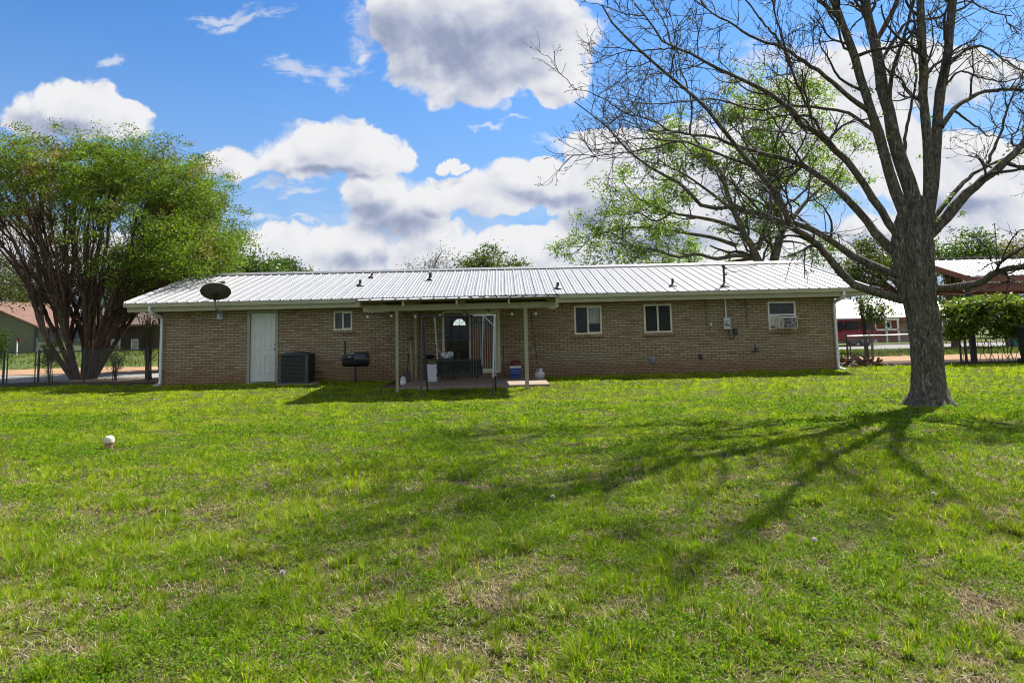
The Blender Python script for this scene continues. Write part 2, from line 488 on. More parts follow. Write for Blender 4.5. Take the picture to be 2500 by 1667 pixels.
def ground_h(x, y):
    x = np.asarray(x, float); y = np.asarray(y, float)
    h = .08 * sstep(15, 20.5, y)
    lawn = 1 - sstep(19.3, 20.6, y)
    h = h + lawn * ((VN.fbm(x, y, .45, 3) - .5) * .10 + (VN2.fbm(x, y, 2.6, 3) - .5) * .05) * sstep(1.5, 3.5, y + 1)
    h = h + sstep(33, 46, y) * sstep(-10, -18, x) * .75
    return h
def lawn_dry(x, y):
    """0 green .. 1 bare straw"""
    n = VN3.fbm(x, y, 1.3, 4) * .45 + VN.fbm(x + 40, y, 4.6, 3) * .55
    near = 1 - sstep(4.0, 10.5, y)
    far = sstep(12, 17, y) * sstep(1, 4, x) * (1 - sstep(18, 20, y)) * .4
    return sstep(.645 - .10 * near - .05 * far, .80 - .10 * near, n)
def axis(lo, hi, fine, c0, c1):
    a = [np.arange(lo, hi + 1e-6, fine)]
    left, st, p = [], fine, lo
    while p > c0:
        st = st * 1.35 if p < -72 else min(st * 1.35, 1.3); p -= st; left.append(p)
    right, st, p = [], fine, hi
    while p < c1:
        st = st * 1.35 if p > 72 else min(st * 1.35, 1.3); p += st; right.append(p)
    return np.concatenate([np.array(left[::-1]), a[0], np.array(right)])
gx, gy = axis(-19, 19, .13, -500, 500), axis(1.0, 23, .13, -120, 900)
GX, GY = np.meshgrid(gx, gy)
GZ = ground_h(GX, GY)
nx, ny = len(gx), len(gy)
idx = np.arange(nx * ny).reshape(ny, nx)
GF = np.stack([idx[:-1, :-1], idx[:-1, 1:], idx[1:, 1:], idx[1:, :-1]], -1).reshape(-1, 4)
def ground_material():
    m, N, b, o = newmat("lawn_soil")
    dry = N.n('ShaderNodeVertexColor', layer_name='tint')
    s = N.n('ShaderNodeSeparateColor', ins={0: dry.outputs[0]})
    tc = N.n('ShaderNodeTexCoord').outputs['Object']
    n1 = N.noise(tc, 9.0, 7, .7); n2 = N.noise(tc, 60.0, 5, .7); n3 = N.noise(tc, .35, 5, .6)
    thatch = N.ramp(n2, [(.3, (.018, .013, .009)), (.52, (.055, .040, .025)), (.75, (.18, .14, .095))])
    green = N.ramp(N.math('ADD', N.math('MULTIPLY', n1, .6), N.math('MULTIPLY', n3, .4)), [(.3, (.030, .050, .008)), (.5, (.060, .085, .012)), (.7, (.11, .12, .022))])
    c = N.mix(N.math('ADD', .45, N.math('MULTIPLY', s.outputs[0], .55), clamp=True), green, thatch)
    c = N.mix(s.outputs[1], c, N.ramp(n1, [(.3, (.05, .085, .016)), (.5, (.095, .13, .028)), (.72, (.17, .17, .06))]))
    m.node_tree.links.new(c, b.inputs['Base Color'])
    b.inputs['Roughness'].default_value = .95; b.inputs['Specular IOR Level'].default_value = .1
    bn = N.n('ShaderNodeBump', ins={'Strength': .7, 'Distance': .03, 'Height': n2})
    m.node_tree.links.new(bn.outputs[0], b.inputs['Normal'])
    return m
gcol = np.zeros((nx * ny, 3)); gcol[:, 0] = lawn_dry(GX, GY).ravel(); gcol[:, 1] = sstep(21, 24, GY).ravel()
kind(np_mesh("ground", np.stack([GX, GY, GZ], -1).reshape(-1, 3), GF, ground_material(), color=gcol, smooth=True), 'structure')

def sheet(name, poly, mat, lift=.006, step=.5, wob=.0, seed=1):
    """a thin sheet following the ground inside the polygon poly (list of x, y); edges wobble by wob"""
    pts = []
    n = len(poly)
    r = np.random.default_rng(seed)
    for i in range(n):
        a, b = np.array(poly[i], float), np.array(poly[(i + 1) % n], float)
        k = max(1, int(np.linalg.norm(b - a) / step))
        for j in range(k):
            p = a + (b - a) * j / k
            pts.append(p + (r.random(2) - .5) * 2 * wob)
    pts = np.array(pts)
    import mathutils.geometry as mg
    # interior grid points so that the sheet follows the ground
    from mathutils import geometry
    lo, hi = pts.min(0), pts.max(0)
    def inside(p):
        c = False; j = len(pts) - 1
        for i in range(len(pts)):
            if (pts[i][1] > p[1]) != (pts[j][1] > p[1]) and p[0] < (pts[j][0] - pts[i][0]) * (p[1] - pts[i][1]) / (pts[j][1] - pts[i][1]) + pts[i][0]: c = not c
            j = i
        return c
    g = step * 1.6
    inner = [(x, y) for x in np.arange(lo[0] + g / 2, hi[0], g) for y in np.arange(lo[1] + g / 2, hi[1], g) if inside((x, y))]
    allp = [Vector(p) for p in pts] + [Vector(p) for p in inner]
    edges = [(i, (i + 1) % len(pts)) for i in range(len(pts))]
    vs, _, fs, *_ = mg.delaunay_2d_cdt(allp, edges, [list(range(len(pts)))], 1, 1e-5)
    mb = MB()
    hz = ground_h([v.x for v in vs], [v.y for v in vs])
    mb.add([(v.x, v.y, float(z) + lift) for v, z in zip(vs, hz)], [tuple(f) for f in fs])
    return kind(mb.build(name, mat), 'structure')
def soil(name, a, b_, c_, sc=5.0):
    m, N, b, o = newmat(name)
    tc = N.n('ShaderNodeTexCoord').outputs['Object']
    n1 = N.noise(tc, sc, 7, .7); n2 = N.noise(tc, sc * 9, 5, .7)
    c = N.ramp(N.math('ADD', N.math('MULTIPLY', n1, .6), N.math('MULTIPLY', n2, .4)), [(.34, a), (.5, b_), (.66, c_)])
    m.node_tree.links.new(c, b.inputs['Base Color'])
    b.inputs['Roughness'].default_value = .95; b.inputs['Specular IOR Level'].default_value = .15
    bn = N.n('ShaderNodeBump', ins={'Strength': .8, 'Distance': .04, 'Height': n2})
    m.node_tree.links.new(bn.outputs[0], b.inputs['Normal'])
    return m
CLAY = soil("orange_clay_soil", (.26, .145, .075), (.36, .22, .125), (.46, .31, .20), 1.2)
MULCH = soil("dark_leaf_litter", (.035, .024, .016), (.085, .055, .036), (.20, .14, .10), 4.0)
ASPH = soil("pale_asphalt", (.20, .19, .18), (.25, .24, .225), (.30, .285, .27), 1.0)
LITTER = soil("dry_leaf_litter", (.10, .065, .04), (.27, .19, .12), (.46, .36, .26), 6.0)
# street to the left, clay verge; street on the right; soil beds at the fences
sheet("road", [(-70, 24.9), (-12.6, 24.9), (-12.2, 30.8), (-70, 30.8)], ASPH, .006, 2.0, .12, 2)
sheet("dirt_verge", [(-70, 30.8), (-12.2, 30.8), (-12.6, 35.6), (-70, 35.6)], CLAY, .03, 1.2, .25, 3)
sheet("leaf_litter_bed", [(-15.9, 24.3), (-10.6, 22.6), (-10.7, 25.6), (-15.6, 26.4)], LITTER, .012, .4, .15, 4)
sheet("soil_bed", [(-21, 23.2), (-16, 22.9), (-10.5, 21.3), (-10.5, 22.9), (-16, 24.5), (-21, 24.5)], MULCH, .014, .4, .18, 5)
sheet("street", [(12, 37.5), (80, 38.5), (80, 47.0), (12, 46.5)], ASPH, .010, 2.0, .1, 6)
sheet("dirt_strip", [(10.9, 25.2), (15.5, 25.0), (40, 25.2), (40, 29.8), (18, 29.5), (11, 33.5)], CLAY, .005, .8, .3, 7)
sheet("mulch_bed", [(10.7, 22.6), (13.5, 22.2), (16.9, 23.4), (40, 23.6), (40, 25.4), (10.7, 25.4)], MULCH, .008, .4, .2, 8)
k = MB(); k.box(12, 80, 46.9, 47.1, -.02, .14)
kind(k.build("kerb", CONC), 'structure')
k = MB(); k.box(12, 80, 37.25, 37.45, -.02, .13)
kind(k.build("kerb", CONC), 'structure')

# ------------------------------------------------------------------ the house
GZ0, WY, EY, RY, BY, EZ, RZ = 0.05, 21.1, 20.6, 25.3, 29.5, 2.56, 3.77
XL, XR, RXL, RXR = -10.43, 10.26, -11.30, 11.08
house = thing("house", "long single storey tan brick house with a ribbed white metal roof", "house", (0, 25, .05))
def hw(x, y): p = at(x, y, WY); return p.x, p.z
OPEN = {}
def opening(key, x0, y0, x1, y1):
    a, b = hw(x0, (y0 + y1) / 2)[0], hw(x1, (y0 + y1) / 2)[0]
    z1, z0 = hw((x0 + x1) / 2, y0)[1], hw((x0 + x1) / 2, y1)[1]
    OPEN[key] = (a, b, z0, z1)
opening('door', 603, 757.5, 679, 930)
opening('w0', 815, 760, 860, 806)
opening('slide', 1080, 758, 1221, 911)
opening('w1', 1402, 746.5, 1469, 816)
opening('w2', 1572, 742.5, 1640, 812)
opening('w3', 1875, 736, 1943, 803.5)
OPEN['door'] = (*OPEN['door'][:2], .12, OPEN['door'][3])
def wall_with_holes(x0, x1, z0, z1, y0, y1, holes):
    xs = sorted({x0, x1, *[v for h in holes for v in h[:2]]}); zs = sorted({z0, z1, *[v for h in holes for v in h[2:]]})
    mb = MB()
    inh = lambda x, z: any(h[0] < x < h[1] and h[2] < z < h[3] for h in holes)
    for i in range(len(xs) - 1):
        # merge vertical runs
        run = None
        for j in range(len(zs) - 1):
            solid = not inh((xs[i] + xs[i + 1]) / 2, (zs[j] + zs[j + 1]) / 2)
            if solid:
                if run is None: run = zs[j]
                if j == len(zs) - 2: mb.add([(xs[i], y0, run), (xs[i + 1], y0, run), (xs[i + 1], y0, zs[j + 1]), (xs[i], y0, zs[j + 1])], [(0, 1, 2, 3)])
            elif run is not None:
                mb.add([(xs[i], y0, run), (xs[i + 1], y0, run), (xs[i + 1], y0, zs[j]), (xs[i], y0, zs[j])], [(0, 1, 2, 3)]); run = None
    for (a, b, c, d) in holes:                       # reveals
        mb.add([(a, y0, c), (a, y1, c), (a, y1, d), (a, y0, d)], [(0, 1, 2, 3)])
        mb.add([(b, y0, c), (b, y1, c), (b, y1, d), (b, y0, d)], [(3, 2, 1, 0)])
        mb.add([(a, y0, c), (b, y0, c), (b, y1, c), (a, y1, c)], [(0, 1, 2, 3)])
        mb.add([(a, y0, d), (b, y0, d), (b, y1, d), (a, y1, d)], [(3, 2, 1, 0)])
    return mb
mb = wall_with_holes(XL, XR, -.1, 2.47, WY, WY + .2, list(OPEN.values()))
slope = (RZ - EZ) / (RY - EY)
for x in (XL, XR):                                   # gable end walls
    mb.add([(x, WY, -.1), (x, BY, -.1), (x, BY, 2.45), (x, RY, 2.45 + (RY - WY) * slope - .02), (x, WY, 2.47)], [(0, 1, 2, 3, 4)])
_sb = OPEN['slide'][1]
bw_ = wall_with_holes(XL, XR, -.1, 2.45, BY, BY - .2, [(_sb - 1.0, _sb + 2.6, .8, 2.15)]); mb.add(bw_.v, bw_.f)  # unseen back opening, added to let daylight into the room
mb.build("wall", BRICK, house)
# rowlock brick sills under the windows
ROWL = brick_mat("rowlock_brick", (.30, .185, .11), (.335, .235, .15), (.38, .28, .19), (.27, .12, .07), (.10, .07, .045), .095, .3, False)

# ribbed roof: profile swept down the slope
def ribbed(x0, x1, pitch, yz0, yz1, h=.024, th=.02, minor=True):
    """sheet between the line yz0 (top) and yz1 (bottom); returns MB"""
    prof = []
    n = max(1, int(round((x1 - x0) / pitch))); pitch = (x1 - x0) / n
    for i in range(n):
        b = x0 + i * pitch
        prof += [(b, 0), (b + .018, h), (b + .047, h), (b + .07, 0)]
        if minor:
            for q in (.42, .70): prof += [(b + pitch * q - .012, 0), (b + pitch * q, .007), (b + pitch * q + .018, .007), (b + pitch * q + .03, 0)]
    prof.append((x1, 0))
    prof = [p for i, p in enumerate(prof) if i == 0 or p[0] > prof[i - 1][0]]
    d = Vector((0, yz1[0] - yz0[0], yz1[1] - yz0[1])); nrm = Vector((1, 0, 0)).cross(d).normalized()
    if nrm.z < 0: nrm = -nrm
    vs = []
    for (y, z) in (yz0, yz1):
        for (x, hh) in prof: vs.append(Vector((x, y, z)) + nrm * (hh + th))
    for (y, z) in (yz0, yz1):
        vs += [Vector((x0, y, z)), Vector((x1, y, z))]
    m = len(prof)
    fs = [(i, i + 1, m + i + 1, m + i) for i in range(m - 1)]
    fs.append((2 * m, 2 * m + 1, 2 * m + 3, 2 * m + 2))
    fs.append((m - 1, 2 * m - 1, 2 * m + 3, 2 * m + 1)); fs.append((0, 2 * m, 2 * m + 2, m))
    fs.append(tuple(range(m, 2 * m)) + (2 * m + 3, 2 * m + 2))
    return MB().add(vs, fs)
roof = ribbed(RXL, RXR, .305, (RY, RZ), (EY - .04, EZ - .01))
back = ribbed(RXL, RXR, .305, (RY, RZ), (2 * RY - EY, EZ), minor=False)
roof.add(back.v, back.f)
rf = roof.build("roof", ROOF, house)
cap = MB()
cap.prism([(RXL - .02, RY - .17, RZ - .012), (RXL - .02, RY, RZ + .085), (RXL - .02, RY + .17, RZ - .012), (RXL - .02, RY + .17, RZ + .012), (RXL - .02, RY, RZ + .10), (RXL - .02, RY - .17, RZ + .012)], (RXR - RXL + .04, 0, 0))
for v in range(len(cap.v)): cap.v[v] = (cap.v[v][0], cap.v[v][1], cap.v[v][2] + .012)
cap.build("ridge_cap", ROOF, rf)
for x in (RXL - .03, RXR + .005):                   # rake trim on both gable edges
    rk = MB(); rk.prism([(x, EY - .04, EZ - .10), (x, RY, RZ - .10), (x, 2 * RY - EY, EZ - .10), (x, 2 * RY - EY, EZ + .06), (x, RY, RZ + .07), (x, EY - .04, EZ + .055)], (.025, 0, 0)); rk.build("rake_trim", WHITE, house)
PXL, PXR = at(868, 733, 16.6).x, at(1365, 722, 16.6).x          # patio roof edges
eave_y = EY + .02
fs_ = MB(); fs_.box(RXL + .05, RXR - .05, eave_y + .02, eave_y + .045, 2.31, EZ - .035)
fs_.box(RXL + .05, RXR - .05, eave_y + .046, WY + .01, 2.325, 2.345)
for x in (RXL + .02, RXR - .05):                    # gable end soffit boards
    fs_.box(x, x + .03, eave_y + .05, 2 * RY - EY, 2.33, 2.46)
fs_.box(RXL + .05, XL - .005, eave_y + .06, 2 * RY - EY - .1, 2.40, 2.415)
fs_.box(XR + .005, RXR - .05, eave_y + .06, 2 * RY - EY - .1, 2.40, 2.415)
fs_.build("fascia", TRIM, house)
def gutter(x0, x1):
    y, z = eave_y + .018, EZ - .115
    prof = [(y, z + .10), (y, z), (y - .075, z), (y - .095, z + .045), (y - .12, z + .10), (y - .112, z + .10), (y - .09, z + .05), (y - .07, z + .008), (y - .008, z + .008), (y - .008, z + .10)]
    m = MB(); m.prism([(x0, a, b) for a, b in prof], (x1 - x0, 0, 0))
    m.box(x0, x0 + .006, y - .11, y, z, z + .098); m.box(x1 - .006, x1, y - .11, y, z, z + .098)
    m.build("gutter", GUTTER, house)
HPL, HPR = at(868, 737, EY).x, at(1365, 725, EY).x
gutter(RXL + .03, HPL); gutter(HPR, RXR - .02)
def downspout(xo, xw, side):
    m = MB()
    y0 = eave_y - .045
    a = [(xo, y0, 2.46), (xo, y0, 2.33), (xo + (xw - xo) * .15, y0 + .03, 2.28), (xo + (xw - xo) * .85, WY - .10, 2.16), (xw, WY - .06, 2.09), (xw, WY - .06, .22), (xw, WY - .10, .13), (xw + side * .08, WY - .30, .085)]
    for i in range(len(a) - 1): m.beam(a[i], a[i + 1], .085, .065, (1, 0, 0))
    for z in (1.9, .6): m.box(xw - .06, xw + .06, WY - .098, WY - .001, z, z + .025)
    m.build("downspout", SPOUT, house)
downspout(at(367, 749, EY).x, XL + .02, -1)
downspout(at(2059, 718, EY).x, XR - .05, 1)

# windows
def window(key, panes, frame=.05, mull=.05, curtain=None, mat=ALMOND, horizontal=False):
    a, b, c, d = OPEN[key]
    f = MB(); y0, y1 = WY - .018, WY + .07
    f.box(a, b, y0, y1, c, c + frame); f.box(a, b, y0, y1, d - frame, d)
    f.box(a, a + frame, y0, y1, c + frame, d - frame); f.box(b - frame, b, y0, y1, c + frame, d - frame)
    mid = (a + b) / 2
    if horizontal:
        zm = c + (d - c) * .52
        f.box(a + frame, b - frame, y0 + .01, y1, zm - mull / 2, zm + mull / 2)
    else:
        f.box(mid - mull / 2, mid + mull / 2, y0 + .008, y1, c + frame, d - frame)
        # sash rails of the sliding half
        f.box(mid + mull / 2, b - frame, y0 + .022, y1 - .01, c + frame, c + frame + .02); f.box(mid + mull / 2, b - frame, y0 + .022, y1 - .01, d - frame - .02, d - frame)
    win = f.build("window", mat, house)
    g = MB(); g.box(a + frame, b - frame, WY + .035, WY + .041, c + frame, d - frame)
    g.build("pane", GLASS, win)
    if not horizontal:
        sc = MB(); sc.box(a + frame, mid - mull / 2, WY + .012, WY + .016, c + frame, d - frame)
        sc.build("insect_screen", SCREEN, win)
    sl_ = MB(); sl_.box(a - .05, b + .05, WY - .035, WY + .02, c - .105, c - .004)
    sl_.build("sill", ROWL, win)
    return win, (a + frame, b - frame, c + frame, d - frame)
SCREEN = glass_mat("insect_mesh", (.70, .70, .68), .06)
FABRIC = M("pale_curtain", (.62, .62, .58), .9, var=.15, scale=7)
DARKFAB = M("dark_blind", (.075, .078, .085), .8, var=.2, scale=7)
def drape(win, x0, x1, z0, z1, mat, y=WY + .085, folds=7, amp=.018):
    m = MB(); n = folds * 6
    vs = []
    for z in (z0, z1):
        for i in range(n + 1):
            t = i / n
            vs.append((x0 + (x1 - x0) * t, y + amp * sin(t * folds * 2 * pi) * (1.0 if z == z0 else .6), z))
    m.add(vs, [(i, i + 1, n + 2 + i, n + 1 + i) for i in range(n)])
    return m.build("curtain", mat, win, smooth=True)
w0, r0 = window('w0', 2, .045, .045); drape(w0, r0[0], (r0[0] + r0[1]) / 2, r0[2], r0[3], FABRIC, folds=5, amp=.008); drape(w0, (r0[0] + r0[1]) / 2 + .02, r0[1], r0[2], r0[3], DARKFAB, folds=6, amp=.01)
w1, r1 = window('w1', 2); m_ = (r1[0] + r1[1]) / 2
drape(w1, m_ + .03, r1[1], r1[2] + .28, r1[3], FABRIC, folds=4, amp=.03)
w2, r2 = window('w2', 2); drape(w2, r2[0], r2[1], r2[2], r2[3], DARKFAB, folds=9, amp=.01)
ss_ = MB(); ss_.box(r2[0], (r2[0] + r2[1]) / 2 - .025, WY + .004, WY + .01, r2[2], r2[3]); ss_.box((r2[0] + r2[1]) / 2 + .025, r2[1], WY + .004, WY + .01, r2[2], r2[3])
ss_.build('solar_screen', M('black_solar_screen', (.020, .022, .02), .8, var=.8, scale=30), w2)
w3, r3 = window('w3', 2, horizontal=True, mat=M("white_window_frame", (.68, .68, .60), .4, var=.06))
bl = MB()
for i in range(16):
    z = r3[3] - .02 - i * .028; bl.box(r3[0], r3[1], WY + .09, WY + .112, z, z + .006)
bl.build("blind", DARKFAB, w3)
filler = MB(); zc = r3[2] + (r3[3] - r3[2]) * .49
filler.box(r3[0], r3[0] + .30, WY + .0, WY + .03, r3[2], zc); filler.build("side_panel", M("pleated_white_filler", (.56, .55, .49), .6, var=.12, scale=12), w3)

# garage side door
a, b, c, d = OPEN['door']
fr = MB(); t = .085
fr.box(a, a + t, WY - .02, WY + .12, c, d); fr.box(b - t, b, WY - .02, WY + .12, c, d); fr.box(a + t, b - t, WY - .02, WY + .12, d - t, d)
fr.box(a - .02, b + .02, WY - .06, WY + .12, c - .1, c + .0)
dfr = fr.build("door_frame", M("khaki_door_frame", (.31, .30, .215), .55, var=.12), house)
dm = MB(); da, db, dz0, dz1 = a + t + .006, b - t - .006, c + .015, d - t - .006
yd = WY + .055
# slab made of stiles, rails and recessed panels (six-panel door)
W_ = db - da; st = .11; cst = .09
px0 = [da + st, da + W_ / 2 + cst / 2]; pw = (W_ - 2 * st - cst) / 2
rows = [(dz0 + .20, dz0 + .78), (dz0 + .93, dz0 + 1.52), (dz0 + 1.64, dz1 - .12)]
dm.box(da, db, yd + .012, yd + .045, dz0, dz1)
zs = [dz0, *[v for r_ in rows for v in r_], dz1]
for i in range(0, len(zs), 2): dm.box(da, db, yd, yd + .011, zs[i], zs[i + 1])
for r_ in rows:
    dm.box(da, da + st, yd, yd + .011, r_[0], r_[1]); dm.box(db - st, db, yd, yd + .011, r_[0], r_[1]); dm.box(da + st + pw, da + st + pw + cst, yd, yd + .011, r_[0], r_[1])
    for x in px0: dm.bbox(x + .03, x + pw - .03, yd + .002, yd + .0115, r_[0] + .03, r_[1] - .03, .004)
door = dm.build("door", DOORW, house)
kn = MB(); hx_, hz_ = hw(670.7, 852)
kn.lathe([(.012, 0), (.012, -.04), (.028, -.05), (.03, -.07), (.018, -.085)], (hx_, yd, hz_), 12, 'y'); kn.build("handle", BLACK, door, True)
kn = MB(); kn.lathe([(.026, 0), (.026, -.02), (.01, -.024)], (hx_, yd, hz_ + .14), 12, 'y'); kn.build("deadbolt", BLACK, door, True)

# sliding patio door
a, b, c, d = OPEN['slide']; t = .07
fr = MB()
fr.box(a, a + t, WY - .03, WY + .12, c, d); fr.box(b - t, b, WY - .03, WY + .12, c, d); fr.box(a + t, b - t, WY - .03, WY + .12, d - t, d); fr.box(a + t, b - t, WY - .03, WY + .12, c, c + .06)
sld = fr.build("sliding_door", ALMOND, house)
mid = at(1147, 830, WY).x
l = MB(); z0, z1 = c + .06, d - t
for (x0, x1, y) in ((a + t, mid + .03, WY + .02), (mid - .03, b - t, WY + .065)):
    l.box(x0, x0 + .055, y, y + .035, z0, z1); l.box(x1 - .055, x1, y, y + .035, z0, z1); l.box(x0 + .055, x1 - .055, y, y + .035, z0, z0 + .07); l.box(x0 + .055, x1 - .055, y, y + .035, z1 - .055, z1)
l.build("door_leaf", ALMOND, sld)
sm = MB(); sm.box(a + t, mid - .03, WY - .012, WY + .012, z0 + 1.02, z0 + 1.05); sm.box(a + t, a + t + .03, WY - .012, WY + .012, z0, z1); sm.box(mid - .055, mid - .03, WY - .012, WY + .012, z0, z1)
sm.build("screen_frame", DARK, sld)
sm = MB(); sm.box(a + t + .03, mid - .055, WY - .002, WY + .002, z0, z1); sm.build("insect_screen", SCREEN, sld)
g = MB(); g.box(a + t + .055, mid - .025, WY + .034, WY + .04, z0 + .07, z1 - .055); g.box(mid + .025, b - t - .055, WY + .08, WY + .086, z0 + .07, z1 - .055)
g.build("pane", GLASS, sld)
hd = MB(); hd.box(mid - .045, mid - .02, WY - .045, WY - .012, z0 + .92, z0 + 1.12); hd.build("handle", BLACK, sld)
vb = MB(); nb = 10
for i in range(nb):
    x = mid + .06 + (b - t - .07 - mid - .06) * (i + .5) / nb
    vb.box(x - .012, x + .012, WY + .14, WY + .15, z0 + .02, z1 - .04)
vb.box(mid, b - t, WY + .13, WY + .17, z1 - .04, z1)
vb.build("vertical_blind", M("white_blind_slat", (.66, .66, .62), .6, var=.06), sld)

# the room seen through the glass
rm = MB(); ry1 = 24.0
for u0_, u1_ in ((XL + .25, b + .15), (b + 1.4, XR - .25)): rm.add([(u0_, ry1, .06), (u1_, ry1, .06), (u1_, ry1, 2.40), (u0_, ry1, 2.40)], [(0, 1, 2, 3)])  # gap added so that light from the back opening gets in
rm.add([(XL + .25, WY + .21, .07), (XR - .25, WY + .21, .07), (XR - .25, ry1, .07), (XL + .25, ry1, .07)], [(0, 1, 2, 3)])
rm.add([(XL + .25, WY + .21, 2.40), (XR - .25, WY + .21, 2.40), (XR - .25, ry1, 2.40), (XL + .25, ry1, 2.40)], [(3, 2, 1, 0)])
for x in (a - 2.4, b + 1.5, OPEN['door'][1] + .8, OPEN['w1'][1] + .6):
    rm.add([(x, WY + .21, .07), (x, ry1, .07), (x, ry1, 2.4), (x, WY + .21, 2.4)], [(0, 1, 2, 3)])
rm.build("interior_wall", ROOM, house)
p0, p1, p2, p3 = at(1107, 795, ry1), at(1137, 795, ry1), at(1107, 779, ry1), at(1120, 900, ry1)
fd = MB(); fd.box(p0.x - .14, p1.x + .16, ry1 - .06, ry1 - .004, .08, p2.z + .10)
for (u0, u1) in ((p0.x - .03, (p0.x + p1.x) / 2 - .05), ((p0.x + p1.x) / 2 + .05, p1.x + .03)):
    fd.bbox(u0, u1, ry1 - .075, ry1 - .0605, .3, 1.0, .006); fd.bbox(u0, u1, ry1 - .075, ry1 - .0605, 1.12, p0.z - .08, .006)
frd = fd.build("front_door", M("brown_front_door", (.46, .26, .14), .5, var=.2, scale=4), house)
cxm, rr, hh = (p0.x + p1.x) / 2, (p1.x - p0.x) / 2, p2.z - p0.z
FAN, Nf, bf, of = newmat("frosted_fanlight_glow")
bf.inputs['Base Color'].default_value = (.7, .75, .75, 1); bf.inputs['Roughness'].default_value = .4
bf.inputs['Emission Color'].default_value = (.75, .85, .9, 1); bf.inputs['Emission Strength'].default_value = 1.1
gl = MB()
for k_ in range(4):                                   # glowing panes stand in for daylight, in four lights between bars
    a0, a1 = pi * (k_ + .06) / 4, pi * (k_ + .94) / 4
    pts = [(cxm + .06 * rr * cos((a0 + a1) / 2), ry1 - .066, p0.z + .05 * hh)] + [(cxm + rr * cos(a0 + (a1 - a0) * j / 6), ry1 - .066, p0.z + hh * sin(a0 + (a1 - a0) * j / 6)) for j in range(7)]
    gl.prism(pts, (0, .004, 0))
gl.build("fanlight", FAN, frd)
q0, q1 = at(1153, 803, 21.75), at(1216, 853, 21.75)
ct = MB(); n = 40; vs = []
for z in (q1.z - .55, q0.z):
    for i in range(n + 1): vs.append((q0.x - .05 + (q1.x - q0.x + .10) * i / n, 21.75 + .03 * sin(i * 1.7), z))
ct.add(vs, [(i, i + 1, n + 2 + i, n + 1 + i) for i in range(n)])
ORANGE = M("orange_room_curtain", (.80, .25, .11), .8, var=.2, scale=5)
ct.build("orange_curtain", ORANGE, house, True)
q2, q3 = at(1150, 853, 21.5), at(1204, 888, 21.5)
sofa = thing("sofa", "dark sofa seen through the glass of the patio door", "sofa", (q2.x + .5, 22.3, .08))
sb = MB(); sb.bbox(q2.x, q3.x + .3, 22.1, 22.7, .12, .48, .05); sb.build("seat", BLACK, sofa, True)
sb = MB(); sb.bbox(q2.x, q3.x + .3, 21.95, 22.15, .3, q2.z, .06); sb.build("backrest", BLACK, sofa, True)
sb = MB(); sb.bbox(q2.x - .15, q2.x, 22.0, 22.75, .12, .66, .06); sb.build("armrest", BLACK, sofa, True); sb = MB(); sb.bbox(q3.x + .3, q3.x + .45, 22.0, 22.75, .12, .66, .06); sb.build("armrest", BLACK, sofa, True)

# things let into the roof: vent pipes with flashings, the service mast
def on_roof(px, py):
    d = ray(px, py)
    # intersect with the front slope: z = EZ + (y - EY) * slope
    tt = (EZ + .02 - EY * slope - CAM_H) / (d.z - d.y * slope)
    return Vector((0, 0, CAM_H)) + d * tt
for (px_, py_, h_, r_) in ((879.5, 698, .20, .045), (907.7, 678, .16, .04), (1050.5, 684, .26, .055), (1362, 705, .20, .045), (1642.6, 699, .24, .04)):
    p = on_roof(px_, py_)
    m = MB(); m.lathe([(.14, .005), (.12, .03), (r_ + .02, .06), (r_, .08), (r_, h_), (r_ * .8, h_)], p, 14)
    m.build("vent_pipe", DARK, house, True)
p = on_roof(1769, 700)
mast = MB(); top = at(1770, 649, p.y)
mast.lathe([(.16, .0), (.13, .03), (.06, .09), (.036, .11), (.034, top.z - p.z - .06), (.055, top.z - p.z - .05), (.06, top.z - p.z), (.03, top.z - p.z + .04)], p, 12)
for z in (.35, .55): mast.box(p.x + .03, p.x + .09, p.y - .02, p.y + .02, p.z + z, p.z + z + .05)
mast.build("service_mast", DARK, house, True)

# plates and boxes on the brick wall
def plate(name, x0, y0, x1, y1, depth, mat, parent=None, b=.008):
    (a, zt), (b_, zb) = hw(x0, y0), hw(x1, y1)
    m = MB(); m.bbox(a, b_, WY - depth, WY - .002, zb, zt, b)
    return m.build(name, mat, parent or house)
met = thing("electric_meter", "pale grey electric meter box with round dial under a white conduit", "electric meter", (hw(1773, 790)[0], WY, hw(1773, 790)[1]))
plate("box", 1764.5, 776, 1782.5, 804, .12, GREYP, met, .015)
mm = MB(); mc = hw(1774, 789)
mm.lathe([(.085, 0), (.085, -.03), (.075, -.04), (.075, -.02)], (mc[0], WY - .12, mc[1]), 20, 'y'); mm.build("dial_ring", STEEL, met, True)
mm = MB(); mm.lathe([(.074, 0), (.070, -.05), (.05, -.075), (.0001, -.08)], (mc[0], WY - .135, mc[1]), 20, 'y', False); mm.build("dial", M("pale_meter_glass", (.40, .44, .44), .12, var=.1), met, True)
mm = MB(); cx_ = hw(1769.5, 740)[0]; mm.tube([(cx_, WY - .05, hw(1769, 776)[1]), (cx_, WY - .05, 2.33)], .026, 10); mm.build("conduit", SPOUT, met, True)
db_ = thing("cable_box", "small dark box right of the electric meter with a looped cable", "junction box", (hw(1794, 809)[0], WY, hw(1794, 809)[1]))
plate("box", 1789.5, 801, 1799, 816, .08, DARK, db_)
mm = MB(); c0, c1 = hw(1777, 804), hw(1792, 815)
mm.tube([(c0[0], WY - .05, c0[1]), (c0[0] + .0, WY - .04, c0[1] - .14), (c0[0] + .05, WY - .035, c0[1] - .28), (c0[0] + .10, WY - .03, c0[1] - .30), (c1[0] - .03, WY - .03, c1[1] - .14), (c1[0], WY - .04, c1[1])], .011, 6)
mm.build("cable", BLACK, db_, True)
